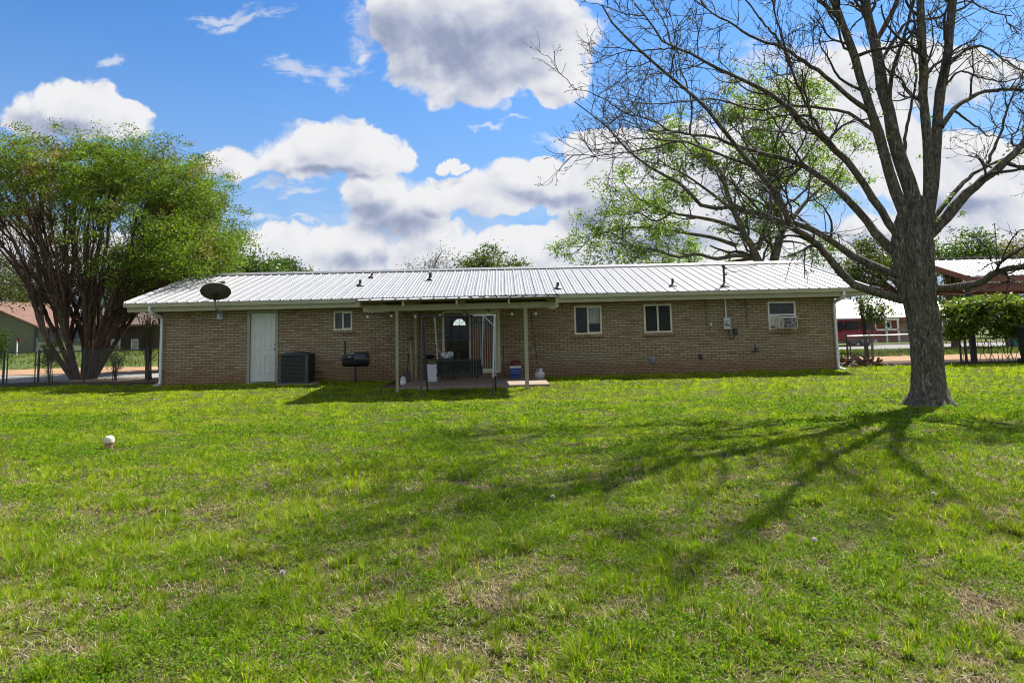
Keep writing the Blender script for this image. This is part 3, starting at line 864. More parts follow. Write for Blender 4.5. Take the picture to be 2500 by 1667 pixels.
sb_ = thing("phone_box", "tiny pale box with a hanging wire left of the meter", "junction box", (hw(1735, 791)[0], WY, hw(1735, 791)[1]))
plate("box", 1732, 787, 1738, 796, .05, GREYP, sb_, .006)
mm = MB(); xw = hw(1724, 770)[0]; zb = hw(1727, 802)[1]
mm.tube([(xw, WY - .012, 2.33), (xw + .01, WY - .012, zb + .05), (xw + .05, WY - .012, zb - .02), (hw(1735, 800)[0], WY - .02, zb + .04)], .008, 5); mm.build("wire", BLACK, sb_, True)
mm = MB(); xw = hw(1822, 760)[0]
mm.tube([(xw, WY - .012, 2.33), (xw, WY - .012, hw(1826, 795)[1]), (xw + .03, WY - .015, hw(1826, 800)[1]), (xw + .04, WY - .02, hw(1826, 797)[1])], .009, 5)
tag(mm.build("hanging_cable", BLACK, None, True), "thin black cable hanging down the brick between meter and air conditioner window", "cable")
dv = thing("dryer_vent", "grey metal dryer vent hood low on the brick wall", "vent", (hw(1592, 880)[0], WY, hw(1592, 880)[1]))
(a, zt), (b, zb) = hw(1586, 870), hw(1599, 887)
mm = MB(); mm.box(a, b, WY - .012, WY - .002, zb + .03, zt); mm.build("back_plate", STEEL, dv)
mm = MB(); mm.prism([(a + .02, WY - .013, zt - .02), (a + .02, WY - .10, zt - .13), (a + .02, WY - .10, zb), (a + .02, WY - .08, zb), (a + .02, WY - .013, zb + .06)], (b - a - .04, 0, 0)); mm.build("hood", M('dull_vent_metal', (.16, .165, .17), .6, metal=.3), dv)
fv = thing("pipe_cover", "small rusty brown cover plate low on the brick wall", "vent cover", (hw(1710, 870)[0], WY, hw(1710, 870)[1]))
plate("plate", 1704.5, 864, 1715, 877, .03, M("rusty_brown", (.085, .04, .028), .8, var=.3, scale=20), fv)
mm = MB(); p_ = hw(1710, 870); mm.lathe([(.05, 0), (.05, -.03), (.03, -.035)], (p_[0], WY - .03, p_[1]), 12, 'y'); mm.build("cap", DARK, fv, True)
fa = thing("garden_tap", "black hose tap with upright pipe on the brick wall below the air conditioner window", "tap", (hw(1841, 855)[0], WY, hw(1841, 855)[1]))
p_ = hw(1841, 857)
mm = MB(); mm.tube([(p_[0], WY, p_[1]), (p_[0], WY - .09, p_[1]), (p_[0] + .0, WY - .10, p_[1] + .20)], .02, 8)
mm.tube([(p_[0] - .09, WY - .09, p_[1] - .01), (p_[0] + .11, WY - .09, p_[1])], .022, 8); mm.build("pipe", BLACK, fa, True)
mm = MB(); mm.lathe([(.018, 0), (.05, .01), (.05, .03), (.018, .04)], (p_[0] + .05, WY - .11, p_[1] + .04), 10); mm.build("valve_wheel", DARK, fa, True)

# window air conditioner in the right-hand window
ac = thing("window_air_conditioner", "white window air conditioner with a mottled metal grille in the rightmost window", "air conditioner", (r3[0] + .6, WY, r3[2]))
(a, zt), (b, zb) = hw(1892, 773.5), hw(1938.5, 801.5)
m = MB(); m.bbox(a, b, WY - .30, WY + .1, zb, zt, .02); m.build("casing", M("off_white_casing", (.66, .65, .60), .45, var=.08), ac)
fin, Nf_, bf_, of_ = newmat("mottled_condenser_fins")
_w = Nf_.n('ShaderNodeMapping', ins={'Scale': (1, 1, .75), 'Rotation': (0, .6, 0)}); fin.node_tree.links.new(Nf_.n('ShaderNodeTexCoord').outputs['Object'], _w.inputs[0])
fin.node_tree.links.new(Nf_.ramp(Nf_.noise(_w.outputs[0], 24.0, 3, .7, dist=1.5), [(.46, (.012, .012, .014)), (.52, (.16, .16, .165)), (.60, (.60, .60, .61))]), bf_.inputs['Base Color'])
bf_.inputs['Roughness'].default_value = .6
(a2, zt2), (b2, zb2) = hw(1903.5, 776.5), hw(1936, 799.5)
m = MB(); m.box(a2, b2, WY - .306, WY - .3005, zb2, zt2)
n = 26
for i in range(n): z = zb2 + (zt2 - zb2) * i / n; m.box(a2, b2, WY - .314, WY - .306, z, z + .006)
m.build("grille", fin, ac)
m = MB()
for i in range(4): x = a + .02 + i * .038; m.box(x, x + .02, WY - .308, WY - .3005, zb + .03, zt - .03)
m.build("side_louvre", M("brown_louvre", (.20, .16, .11), .6), ac)
m = MB(); p_ = hw(1886, 800); m.tube([(p_[0] + .05 * cos(t_ * .9), WY - .05 + .01 * sin(t_ * 2), p_[1] + .03 * sin(t_ * .9) + .02) for t_ in range(14)], .01, 5); m.build("coiled_cord", BLACK, ac, True)
# ------------------------------------------------------------------ patio cover, slab and what stands there
SLAB = .115
sl_ = MB(); sl_.bbox(-2.75, 1.15, 17.75, WY - .004, -.1, SLAB, .015)
kind(sl_.build("patio_slab", CONC), 'structure')
sl_ = MB(); sl_.bbox(-3.35, -2.755, 18.2, WY - .004, -.1, SLAB - .05, .015)
kind(sl_.build("patio_edge_slab", soil("brown_stained_concrete", (.10, .06, .042), (.16, .10, .07), (.22, .15, .11), 3.0)), 'structure')
PY0 = 16.6
pe = at(1118, 728, PY0).z
patio = thing("patio_cover", "low khaki patio cover on two posts with ribbed metal roof", "patio cover", (-1.1, 17.2, 0))
sheet_ = ribbed(PXL, PXR, .305, (EY - .08, EZ - .06), (PY0, pe - .02), minor=False)
sheet_.build("roof_sheet", ROOF, patio)
bm_ = MB(); by = 17.2
bl_, br_ = at(887, 754, by), at(1363, 744, by)
bm_.box(bl_.x, br_.x, by - .04, by + .04, bl_.z - .07, bl_.z + .075)
bm_.build("beam", TRIM, patio)
def zsheet(y): return (pe - .02) + (EZ - .06 - pe + .02) * (y - PY0) / (EY - .08 - PY0)
for px_ in (870, 991, 1118, 1242, 1362):
    x = min(max(at(px_, 735, by).x, PXL + .06), PXR - .06)
    r_ = MB(); r_.prism([(x - .02, PY0 + .06, zsheet(PY0 + .06) - .14), (x - .02, EY - .1, zsheet(EY - .1) - .14), (x - .02, EY - .1, zsheet(EY - .1) - .004), (x - .02, PY0 + .06, zsheet(PY0 + .06) - .004)], (.04, 0, 0))
    r_.build("rafter", TRIM, patio)
lg = MB(); lg.box(PXL + .05, PXR - .02, EY - .11, EY - .07, zsheet(EY - .1) - .26, zsheet(EY - .1) - .01); lg.build("dark_recess_board", DARKWOOD, patio)  # dark board added over the fascia to darken the recess
dk_ = MB(); dk_.prism([(PXL + .05, PY0 + .12, zsheet(PY0 + .12) - .012), (PXL + .05, EY - .12, zsheet(EY - .12) - .012), (PXL + .05, EY - .12, zsheet(EY - .12) - .004), (PXL + .05, PY0 + .12, zsheet(PY0 + .12) - .004)], (PXR - PXL - .07, 0, 0)); dk_.build("roof_deck", M("pale_bounce_deck", (.42, .36, .26), .8, var=.15), patio)  # unseen underside, made pale to bounce daylight into the room
pu = MB()
for y in (17.6, 18.6, 19.6): pu.box(PXL + .1, PXR - .1, y, y + .04, zsheet(y) - .045, zsheet(y) - .004)
pu.build("purlin", TRIM, patio)
for (px_, w_, pyb) in ((970, .075, 957), (1285, .095, 955)):
    x = at(px_, 860, by).x
    po = MB(); po.bbox(x - w_ / 2, x + w_ / 2, by - .045, by + .045, -.1, bl_.z - .07, .006)
    po.build("post", WOODPOST, patio)
x = at(1015, 840, 20.9).x
po = MB(); po.bbox(x - .035, x + .035, 20.88, 20.96, SLAB - .05, zsheet(EY - .1) - .15, .006); po.build("wall_post", WOODPOST, patio)

# string of bulbs under the beam
sg = thing("string_lights", "string of round white bulbs hanging along the patio beam", "string lights", (-1.1, 17.3, 2.0))
hang = [(897.8, 774), (955.7, 772), (1014, 773), (1074, 771), (1133.5, 770), (1192, 768), (1250, 767), (1308, 766)]
pts = []; bulbs = []
zt_ = bl_.z - .075
for i, (px_, py_) in enumerate(hang):
    p = at(px_, py_, 17.30); bulbs.append(p)
    pts.append((p.x, 17.30, zt_ - .02)); 
    if i < len(hang) - 1:
        q = at(hang[i + 1][0], hang[i + 1][1], 17.30)
        for t_ in (.25, .5, .75): pts.append((p.x + (q.x - p.x) * t_, 17.30, zt_ - .02 - .05 * (1 - (2 * t_ - 1) ** 2)))
m = MB(); m.tube(pts, .006, 5)
for p in bulbs: m.tube([(p.x, 17.3, zt_ - .02), (p.x, 17.3, p.z + .06)], .006, 5)
m.build("cord", BLACK, sg)
BULB = M("milky_bulb", (.72, .72, .66), .25, var=.05)
for p in bulbs:
    so_ = MB(); so_.lathe([(.016, .04), (.020, .09), (.012, .11)], p, 8)
    s1 = so_.build("bulb_socket", BLACK, sg, True)
    b1 = MB(); b1.lathe([(.0005, -.035), (.02, -.03), (.033, -.012), (.035, .005), (.026, .028), (.016, .041)], p, 12); b1.build("bulb", BULB, s1, True)
ic = thing("fairy_lights", "clump of tiny white fairy lights on the left end of the patio beam", "fairy lights", tuple(at(905, 762, 17.12)))
ic2 = thing("fairy_lights", "clump of tiny white fairy lights on the right end of the patio beam", "fairy lights", tuple(at(1350, 751, 17.12)))
for (root, x0, x1, y0) in ((ic, 893, 935, 762), (ic2, 1340, 1360, 751)):
    m = MB(); wv = MB(); prev = None
    for i in range(13):
        p = at(x0 + (x1 - x0) * i / 12, y0 + random.uniform(-3, 3) - (i * .03), 17.13)
        m.lathe([(.0005, -.018), (.014, 0), (.0005, .018)], p, 6, cap=False)
        if prev is not None: wv.tube([prev, p], .004, 4)
        prev = p
    m.build("lamp", BULB, root, True); wv.build("wire", WHITE, root)

# swing seat in its tube frame
sw = thing("swing_seat", "black slatted bench swing hanging in a tube frame under the patio cover", "swing", (at(1120, 950, 16.6).x, 16.6, 0))
FRAMEB = M("dark_frame_paint", (.03, .032, .034), .45, var=.4, scale=5)
FRAMELIT = M("sunlit_frame_paint", (.42, .42, .41), .5, var=.15, scale=7)  # pale copy of the frame paint, stands in for sunlight on it
tl, tr = at(1026, 773, 16.6), at(1211, 769, 16.6)
zt_ = (tl.z + tr.z) / 2
xl, xr = at(1031, 775, 16.6).x, at(1208, 769, 16.6).x
mr = xl + (xr - xl) * .70
m = MB(); m.tube([(tl.x, 16.6, zt_), (mr, 16.6, zt_)], .022, 8); m.build("top_rail", FRAMEB, sw, True)
m = MB(); m.tube([(mr, 16.6, zt_), (tr.x, 16.6, zt_)], .0215, 8); m.build("top_rail", FRAMELIT, sw, True)  # same rail, its right end coloured as sunlit
fx = lambda px_, py_, y: at(px_, py_, y).x
for (px_, py_, y, up, mt) in ((1028.5, 960, 16.15, xl - .01, FRAMEB), (1044, 954, 17.05, xl + .01, FRAMEB)):
    m = MB(); m.tube([(up, 16.6, zt_), (fx(px_, py_, y), y, -.02)], .021, 8); m.build("leg", mt, sw, True)
for (px_, py_, y, up) in ((1203, 960, 16.15, xr - .01), (1210, 953, 17.05, xr + .01)):
    q = Vector((fx(px_, py_, y), y, -.02)); p = Vector((up, 16.6, zt_)); k_ = p.lerp(q, .78)
    m = MB(); m.tube([p, k_], .021, 8); m.build("leg", FRAMELIT, sw, True)
    m = MB(); m.tube([k_, q], .022, 8); m.build("lower_leg", FRAMEB, sw, True)  # same leg, left dark where the painted sunlight ends
m = MB(); m.tube([(xl + .01, 16.62, zt_ - .27), (xl + .27, 16.6, zt_)], .014, 8); m.build("brace", FRAMEB, sw, True)
m = MB(); m.tube([(xr - .01, 16.62, zt_ - .27), (xr - .29, 16.6, zt_)], .014, 8); m.build("brace", FRAMELIT, sw, True)
bx0, bx1 = at(1066, 900, 16.55).x, at(1177, 900, 16.55).x
zb_top, zb_bot = at(1120, 877, 16.42).z, at(1120, 918, 16.42).z
SWB = M("navy_black_slat", (.007, .008, .011), .6, var=.3, scale=12)
m = MB(); n = 17
m.box(bx0, bx1, 16.36, 16.40, zb_top - .05, zb_top); m.box(bx0, bx1, 16.44, 16.48, zb_bot, zb_bot + .05)
for i in range(n):
    x = bx0 + .02 + (bx1 - bx0 - .09) * i / (n - 1)
    m.prism([(x, 16.385, zb_top - .05), (x + .058, 16.385, zb_top - .05), (x + .058, 16.46, zb_bot + .05), (x, 16.46, zb_bot + .05)], (0, .018, 0))
m.build("backrest", SWB, sw)
m = MB()
for i in range(7): y = 16.50 + i * .07; m.box(bx0 + .02, bx1 - .02, y, y + .05, zb_bot - .01, zb_bot + .015)
m.box(bx0 + .1, bx0 + .14, 16.48, 17.0, zb_bot - .055, zb_bot - .012); m.box(bx1 - .14, bx1 - .1, 16.48, 17.0, zb_bot - .055, zb_bot - .012)
m.build("seat", SWB, sw)
for x in (bx0, bx1 - .04):
    m = MB(); m.box(x, x + .04, 16.42, 17.0, zb_bot + .20, zb_bot + .235); m.box(x, x + .04, 16.93, 16.98, zb_bot - .01, zb_bot + .20); m.build("armrest", SWB, sw)
CHAIN = M("galvanised_chain", (.50, .51, .52), .4, metal=.5, var=.25, scale=30)
def chain(p, q, pitch=.045):
    p, q = Vector(p), Vector(q); n = int((q - p).length / pitch); m = MB()
    t_ = (q - p).normalized(); a_ = t_.orthogonal().normalized(); b_ = t_.cross(a_)
    for i in range(n):
        c_ = p + (q - p) * ((i + .5) / n); e = a_ if i % 2 else b_
        ring = [c_ + e * (.016 * cos(k_)) + t_ * (.034 * sin(k_)) for k_ in np.linspace(0, 2 * pi, 9)]
        m.tube(ring, .006, 4, False)
    return m
cl, cr = at(1061, 779, 16.6), at(1180, 777, 16.6)
for (cx_, ex) in ((cl.x, bx0 + .01), (cr.x, bx1 - .01)):
    chain((cx_, 16.6, zt_), (ex, 16.75, zb_bot + .24)).build("chain", CHAIN, sw)

# white bin, dark side table with the foil box, broom, shovel, jar, cooler, gas bottle
p = at(1055, 929, 19.5)
bn = thing("white_bin", "tall plain white bin standing on the patio behind the swing", "bin", (p.x, 19.6, SLAB))
a, b = at(1042, 929, 19.5).x, at(1066.5, 929, 19.5).x; zt_b = at(1055, 890, 19.5).z
m = MB()
hw_, c_ = (b - a) / 2, (a + b) / 2
vs = []
for (s_, z) in ((.86, SLAB), (1, zt_b - .05), (1.06, zt_b - .05), (1.06, zt_b), (.98, zt_b)):
    vs += [(c_ - hw_ * s_, 19.75 - hw_ * s_, z), (c_ + hw_ * s_, 19.75 - hw_ * s_, z), (c_ + hw_ * s_, 19.75 + hw_ * s_, z), (c_ - hw_ * s_, 19.75 + hw_ * s_, z)]
m.add(vs, [(i * 4 + j, i * 4 + (j + 1) % 4, i * 4 + 4 + (j + 1) % 4, i * 4 + 4 + j) for i in range(4) for j in range(4)] + [(16, 17, 18, 19), (3, 2, 1, 0)])
m.build("body", M("white_plastic", (.62, .64, .66), .45, var=.06), bn)
tb = thing("side_table", "dark metal side table against the patio wall beside the sliding door", "table", (at(1080, 928, 20.1).x, 20.3, SLAB))
ta, tbx = at(1032, 875, 20.1), at(1107, 875, 20.1)
m = MB(); m.bbox(ta.x, tbx.x, 20.05, 20.6, ta.z - .045, ta.z - .01, .01); m.build("table_top", DARK, tb)
for (x, y) in ((ta.x + .05, 20.1), (tbx.x - .05, 20.1), (ta.x + .05, 20.55), (tbx.x - .05, 20.55)):
    m = MB(); m.tube([(x, y, SLAB), (x, y, ta.z - .045)], .018, 8); m.build("leg", DARK, tb, True)
fb_ = thing("foil_box", "crumpled silver foil box lying on the dark side table", "box", (at(1090, 872, 20.3).x, 20.3, ta.z - .01))
a, b = at(1076, 870, 20.2).x, at(1106, 870, 20.2).x; z1 = at(1090, 859, 20.2).z
m = MB(); n = 12; vs = []
for k_, (z, s_) in enumerate(((ta.z - .01, .9), (ta.z + .06, 1.0), (z1, 1.02), (z1 - .03, .5))):
    for i in range(n * 2):
        t_ = 2 * pi * i / (n * 2)
        ex = max(-1, min(1, 1.35 * cos(t_))); ey = max(-1, min(1, 1.35 * sin(t_)))
        vs.append(((a + b) / 2 + (b - a) / 2 * ex * s_ + random.uniform(-.012, .012), 20.32 + .16 * ey * s_ + random.uniform(-.01, .01), z + random.uniform(-.015, .015) * (k_ > 0)))
N2 = n * 2
m.add(vs, [(k_ * N2 + i, k_ * N2 + (i + 1) % N2, k_ * N2 + N2 + (i + 1) % N2, k_ * N2 + N2 + i) for k_ in range(3) for i in range(N2)] + [tuple(range(3 * N2, 4 * N2))])
m.build("foil", M("crinkled_foil", (.45, .46, .46), .35, metal=.6, var=.3, scale=20), fb_)
hp = thing("black_pan", "black round pan on the left end of the side table", "pan", (at(1046, 868, 20.2).x, 20.3, ta.z))
p = at(1047, 872, 20.2); m = MB(); m.lathe([(.10, -.005), (.155, .035), (.165, .07), (.12, .10), (.03, .115)], (p.x, 20.3, ta.z - .005), 18); m.build("bowl", BLACK, hp, True)
m = MB(); m.tube([(p.x + .15, 20.25, ta.z + .04), (p.x + .36, 20.2, ta.z + .06)], .014, 6); m.build("handle", BLACK, hp, True)
br = thing("broom", "wooden handled broom leaning left of the sliding door", "broom", (at(1076, 862, 20.8).x, 20.9, SLAB))
WOODH = M("pale_wooden_handle", (.50, .35, .17), .6, var=.15, scale=15)
p, q = at(1063.5, 831, 20.95), at(1077, 864, 20.75)
m = MB(); e = p + (q - p) * 1.05; m.tube([p, (q.x, q.y, q.z)], .014, 8); m.build("handle", WOODH, br, True)
f_ = Vector((q.x + .26, 20.7, SLAB + .16)); m = MB(); m.tube([q, f_], .013, 8); m.build("lower_handle", WOODH, br, True)
m = MB(); m.prism([(f_.x - .12, 20.67, f_.z), (f_.x + .14, 20.67, f_.z), (f_.x + .19, 20.67, SLAB), (f_.x - .15, 20.67, SLAB)], (0, .06, 0)); m.build("bristles", DARK, br)
sp = thing("garden_rake", "upside-down rake with pale wooden handle leaning on the brick wall", "rake", (at(1006, 921, 20.6).x, 20.6, SLAB - .05))
p, q = at(1002.5, 832, 21.0), at(1006, 922, 20.55)
m = MB(); m.tube([(q.x, q.y, SLAB - .05), p], .017, 8); m.build("handle", WOODH, sp, True)
m = MB(); m.tube([p, (p.x + .0, p.y, p.z + .10)], .012, 6); m.box(p.x - .05, p.x + .10, p.y - .012, p.y + .012, p.z + .07, p.z + .11)
for i in range(6): x = p.x - .045 + i * .026; m.box(x, x + .008, p.y - .06, p.y - .01, p.z + .075, p.z + .085)
m.build("rake_head", DARK, sp)
sh = thing("dark_shovel", "dark shovel leaning on the wall beside the rake", "shovel", (at(996, 922, 20.5).x, 20.5, SLAB - .05))
p, q = at(998, 862, 21.0), at(994.5, 926, 20.5)
m = MB(); m.tube([p, (q.x, q.y, SLAB + .24)], .014, 8); m.build("handle", DARKWOOD, sh, True)
m = MB(); m.prism([(q.x - .09, q.y, SLAB + .26), (q.x + .09, q.y, SLAB + .26), (q.x + .095, q.y - .02, SLAB + .08), (q.x, q.y - .03, SLAB - .05), (q.x - .095, q.y - .02, SLAB + .08)], (0, .012, 0)); m.build("blade", DARK, sh)
p = at(984.5, 932, 19.3)
jr = thing("white_jar", "small white lidded jar on the patio edge by the left post", "jar", (p.x, 19.3, SLAB - .05))
z0 = SLAB - .05
m = MB(); m.lathe([(.06, 0), (.085, .03), (.088, .10), (.07, .14)], (p.x, 19.3, z0), 16); m.build("body", WHITE, jr, True)
m = MB(); m.lathe([(.05, .14), (.075, .155), (.075, .185), (.045, .20), (.045, .225), (.03, .235)], (p.x, 19.3, z0), 16); m.build("lid", WHITE, jr, True)
a, b = at(1245.5, 926, 20.2).x, at(1272, 926, 20.2).x
cb = thing("ice_cooler", "blue ice cooler with white lid against the wall right of the sliding door", "cooler", ((a + b) / 2, 20.4, SLAB))
BLUE = M("blue_plastic", (.018, .075, .27), .4, var=.12, scale=5)
zt_c = at(1258, 899, 20.2).z; zl = at(1258, 893.5, 20.2).z
m = MB(); m.bbox(a + .02, b - .02, 20.22, 20.62, SLAB, SLAB + .10, .02); m.bbox(a, b, 20.2, 20.64, SLAB + .1, zt_c, .02); m.build("body", BLUE, cb)
m = MB(); m.bbox(a - .01, b + .01, 20.19, 20.65, zt_c + .001, zl, .018); m.build("lid", WHITE, cb)
rc = thing("red_jug", "dark red drinks jug standing on the blue ice cooler", "jug", ((a + b) / 2, 20.42, zl))
REDP = M("dark_red_plastic", (.12, .018, .015), .45, var=.12)
zr = at(1258, 880, 20.4).z
m = MB(); m.lathe([(.13, 0), (.155, .02), (.16, (zr - zl) * .75), (.10, (zr - zl)), (.03, (zr - zl) + .01)], ((a + b) / 2 + .01, 20.42, zl), 18); m.build("body", REDP, rc, True)
a, b = at(1305.5, 928, 19.9).x, at(1330.5, 928, 19.9).x
gb = thing("gas_bottle", "pale grey propane bottle with collar standing beside the right patio post", "gas bottle", ((a + b) / 2, 19.9, .05))
r_ = (b - a) / 2; H = at(1318, 896, 19.9).z - SLAB; c_ = ((a + b) / 2, 19.9, .08)
GASP = M("pale_grey_gas_paint", (.50, .51, .49), .4, var=.12, scale=10)
m = MB(); m.lathe([(r_ * .72, 0), (r_ * .72, .05), (r_ * .9, .07), (r_, .14), (r_, H * .52), (r_ * .92, H * .62), (r_ * .6, H * .72), (r_ * .2, H * .75)], c_, 22); m.build("body", GASP, gb, True)
m = MB()
for k_ in range(3):
    a0 = 2 * pi * k_ / 3 + .3
    ring = [(c_[0] + r_ * .58 * cos(a0 + t_), c_[1] + r_ * .58 * sin(a0 + t_), 0) for t_ in np.linspace(0, 1.5, 7)]
    for z0, z1 in ((H * .70, H), ):
        vs = [(x, y, c_[2] + z0) for x, y, _ in ring] + [(x, y, c_[2] + z1) for x, y, _ in ring]
        m.add(vs, [(i, i + 1, 8 + i, 7 + i) for i in range(6)])
m.build("collar", GASP, gb)
m = MB(); m.lathe([(.025, H * .74), (.025, H * .84), (.04, H * .85), (.04, H * .9)], c_, 10); m.build("valve", STEEL, gb, True)
m = MB(); m.tube([at(1297, 760, 21.05), at(1303, 830, 21.02), at(1311, 876, 20.6), at(1314, 895, 20.1), (c_[0], c_[1], c_[2] + H * .86)], .010, 6)
tag(m.build("gas_hose", BLACK, None, True), "thin black hose running down the wall to the propane bottle", "hose")
m = MB(); p, q = at(1229, 842, 20.95), at(1230.5, 926, 20.75); m.tube([p, (q.x, q.y, SLAB)], .014, 6)
tag(m.build("metal_rod", DARK, None, True), "thin dark rod leaning on the wall right of the sliding door", "rod")

# satellite dish on the eave
dp = at(526.5, 712, 20.15)
dish = thing("satellite_dish", "dark grey satellite dish seen from behind on the left roof eave", "satellite dish", tuple(dp))
DISH = M("weathered_dish_back", (.075, .078, .070), .6, var=.22, scale=4)
ax = Vector((-.12, .60, .79)).normalized()            # where the bowl looks: up and over the roof
e1 = Vector((1, 0, .03)); e1 = (e1 - ax * e1.dot(ax)).normalized(); e2 = ax.cross(e1)
m = MB(); nr, na = 7, 36; A, B, dep = .42, .37, .085
vs = []
for sgn, th in ((0, 0.0), (1, .008)):
    for i in range(nr + 1):
        r_ = i / nr
        for k_ in range(na):
            t_ = 2 * pi * k_ / na
            vs.append(dp + e1 * (A * r_ * cos(t_)) + e2 * (B * r_ * sin(t_)) + ax * (dep * r_ * r_ - dep + th))
fs = []
R1 = (nr + 1) * na
for o_ in (0, R1):
    for i in range(nr):
        for k_ in range(na):
            l_ = (k_ + 1) % na; fs.append((o_ + i * na + k_, o_ + i * na + l_, o_ + (i + 1) * na + l_, o_ + (i + 1) * na + k_))
for k_ in range(na): l_ = (k_ + 1) % na; fs.append((nr * na + k_, nr * na + l_, R1 + nr * na + l_, R1 + nr * na + k_))
m.add(vs, fs); m.build("bowl", DISH, dish, True)
rim = MB(); rim.tube([dp + e1 * (A * cos(t_)) + e2 * (B * sin(t_)) + ax * .003 for t_ in np.linspace(0, 2 * pi, 49)], .011, 6, False); rim.build("rim", M("rusty_dish_rim", (.20, .12, .06), .7, var=.3, scale=15), dish, True)
wall_pt = at(537, 770, WY)
bk = dp - ax * (dep + .005); j1 = Vector((at(524, 733, 20.3).x, 20.32, at(524, 733, 20.3).z)); j2 = at(527, 752, 20.45); j3 = Vector((wall_pt.x, WY - .08, wall_pt.z + .06))
m = MB(); m.tube([bk, j1, j2, j3], .022, 8); m.build("mast_arm", STEEL, dish, True)
m = MB(); m.box(wall_pt.x - .08, wall_pt.x + .09, WY - .03, WY - .001, wall_pt.z - .12, wall_pt.z + .14); m.box(wall_pt.x - .03, wall_pt.x + .03, WY - .09, WY - .03, wall_pt.z - .06, wall_pt.z + .08); m.build("wall_bracket", STEEL, dish)
m = MB(); m.beam(bk - e1 * .09, bk + e1 * .09, .10, .05, ax); m.beam(bk, j1, .06, .06); m.build("back_bracket", DARK, dish)
lt = at(541, 690, 20.95); low_ = dp - e2 * (B * .95)
m = MB(); m.tube([low_, lt], .013, 6); m.build("feed_arm", STEEL, dish, True)
m = MB(); m.beam(lt - e1 * .10, lt + e1 * .10, .06, .06); m.beam(lt, lt - ax * .09, .05, .05); m.build("receiver_head", DARK, dish)

# outdoor air-conditioning unit
a, b = at(680.5, 930, 20.1).x, at(751, 930, 20.1).x
cu = thing("condenser_unit", "dark grey air conditioning condenser standing on a pad right of the white door", "air conditioner", ((a + b) / 2, 20.55, 0.05))
zb_, zt_ = .13, at(715, 864, 20.1).z
pad = MB(); pad.bbox(a - .06, b + .18, 20.02, 20.98, .02, zb_ - .01, .01); pad.build("pad", CONC, cu)
y0, y1 = 20.1, 20.1 + (b - a) * .95
m = MB(); m.bbox(a + .03, b - .03, y0 + .03, y1 - .03, zb_ + .02, zt_ - .03, .03); m.build("coil", BLACK, cu)
FINM = M("brown_grey_louvre", (.040, .038, .038), .5, var=.2, scale=12)
m = MB(); n = 20
for i in range(n):
    z = zb_ + .04 + (zt_ - zb_ - .12) * i / (n - 1)
    m.bbox(a, b, y0, y1, z, z + .018, .008)
for f_ in (0, .33, .66): x = a + .04 + (b - a - .08) * f_; m.box(x, x + .012, y0 - .004, y0 - .001, zb_ + .03, zt_ - .05)
m.build("louvre", FINM, cu)
CASE = M("condenser_case", (.055, .054, .055), .45, var=.2, scale=6)
m = MB()
for (x, y) in ((a, y0), (b - .07, y0), (a, y1 - .07), (b - .07, y1 - .07)): m.bbox(x - .006, x + .076, y - .006, y + .076, zb_, zt_ - .04, .012)
m.bbox(a - .01, b + .01, y0 - .01, y1 + .01, zb_ - .01, zb_ + .035, .012); m.build("frame", CASE, cu)
m = MB(); m.bbox(a - .015, b + .015, y0 - .015, y1 + .015, zt_ - .055, zt_, .025); m.build("lid", CASE, cu)
m = MB(); cc_ = ((a + b) / 2, (y0 + y1) / 2, zt_)
for r_ in (.10, .17, .24, .31, .37): m.tube([(cc_[0] + r_ * cos(t_), cc_[1] + r_ * sin(t_), zt_ + .05 - .09 * (r_ - .1)) for t_ in np.linspace(0, 2 * pi, 29)], .006, 4, False)
for k_ in range(12): t_ = 2 * pi * k_ / 12; m.tube([(cc_[0] + .04 * cos(t_), cc_[1] + .04 * sin(t_), zt_ + .055), (cc_[0] + .38 * cos(t_), cc_[1] + .38 * sin(t_), zt_ + .015)], .005, 4)
m.lathe([(.38, 0), (.385, .02), (.37, .025)], cc_, 28, cap=False); m.build("fan_guard", BLACK, cu)
m = MB(); m.tube([(b + .01, 20.5, .45), (b + .12, 20.6, .42), (b + .16, 20.9, .40), (b + .16, WY, .40)], .02, 6); m.tube([(b + .01, 20.5, .3), (b + .2, 20.55, .2), (b + .22, WY, .22)], .012, 6); m.build("refrigerant_pipe", BLACK, cu, True)

# barrel smoker on a post
gp = at(867, 930, 20.3)
gr = thing("barrel_grill", "black barrel smoker grill with chimney on a single post", "grill", (gp.x, 20.35, 0.05))
zc = at(867, 878, 20.3).z; a, b = at(837, 878, 20.3).x, at(900, 878, 20.3).x; R_ = .205
hx0 = b - a
prof = lambda s0, s1: [(cos(t_) * R_, sin(t_) * R_) for t_ in np.linspace(s0, s1, 15)]
def half_barrel(s0, s1, x0, x1, k):
    m = MB(); pr = prof(s0, s1)
    xs = [x0, x0 + .05, x1 - .05, x1]; sc = [.86, 1, 1, .86]
    vs = [(x, 20.35 + y * s_, zc + z * s_) for x, s_ in zip(xs, sc) for y, z in pr]
    L = len(pr)
    m.add(vs, [(i * L + j, i * L + j + 1, i * L + L + j + 1, i * L + L + j) for i in range(3) for j in range(L - 1)] + [tuple(range(L)), tuple(range(3 * L, 4 * L)), (0, L, 2 * L, 3 * L), (L - 1, 2 * L - 1, 3 * L - 1, 4 * L - 1)])
    return m
GRILL = M("sooty_black_enamel", (.020, .021, .028), .38, var=.3, scale=6)
half_barrel(pi, 2 * pi, a, b, 0).build("firebox", GRILL, gr, True)
m = half_barrel(0.04, pi - .04, a + (b - a) * .44, b - .01, 1); m.v = [(x, y, z + .012) for x, y, z in m.v]; m.build("lid", GRILL, gr, True)
m = MB(); m.bbox(a + .01, a + (b - a) * .44, 20.17, 20.53, zc + .003, zc + .155, .03); m.build("lid_box", GRILL, gr)
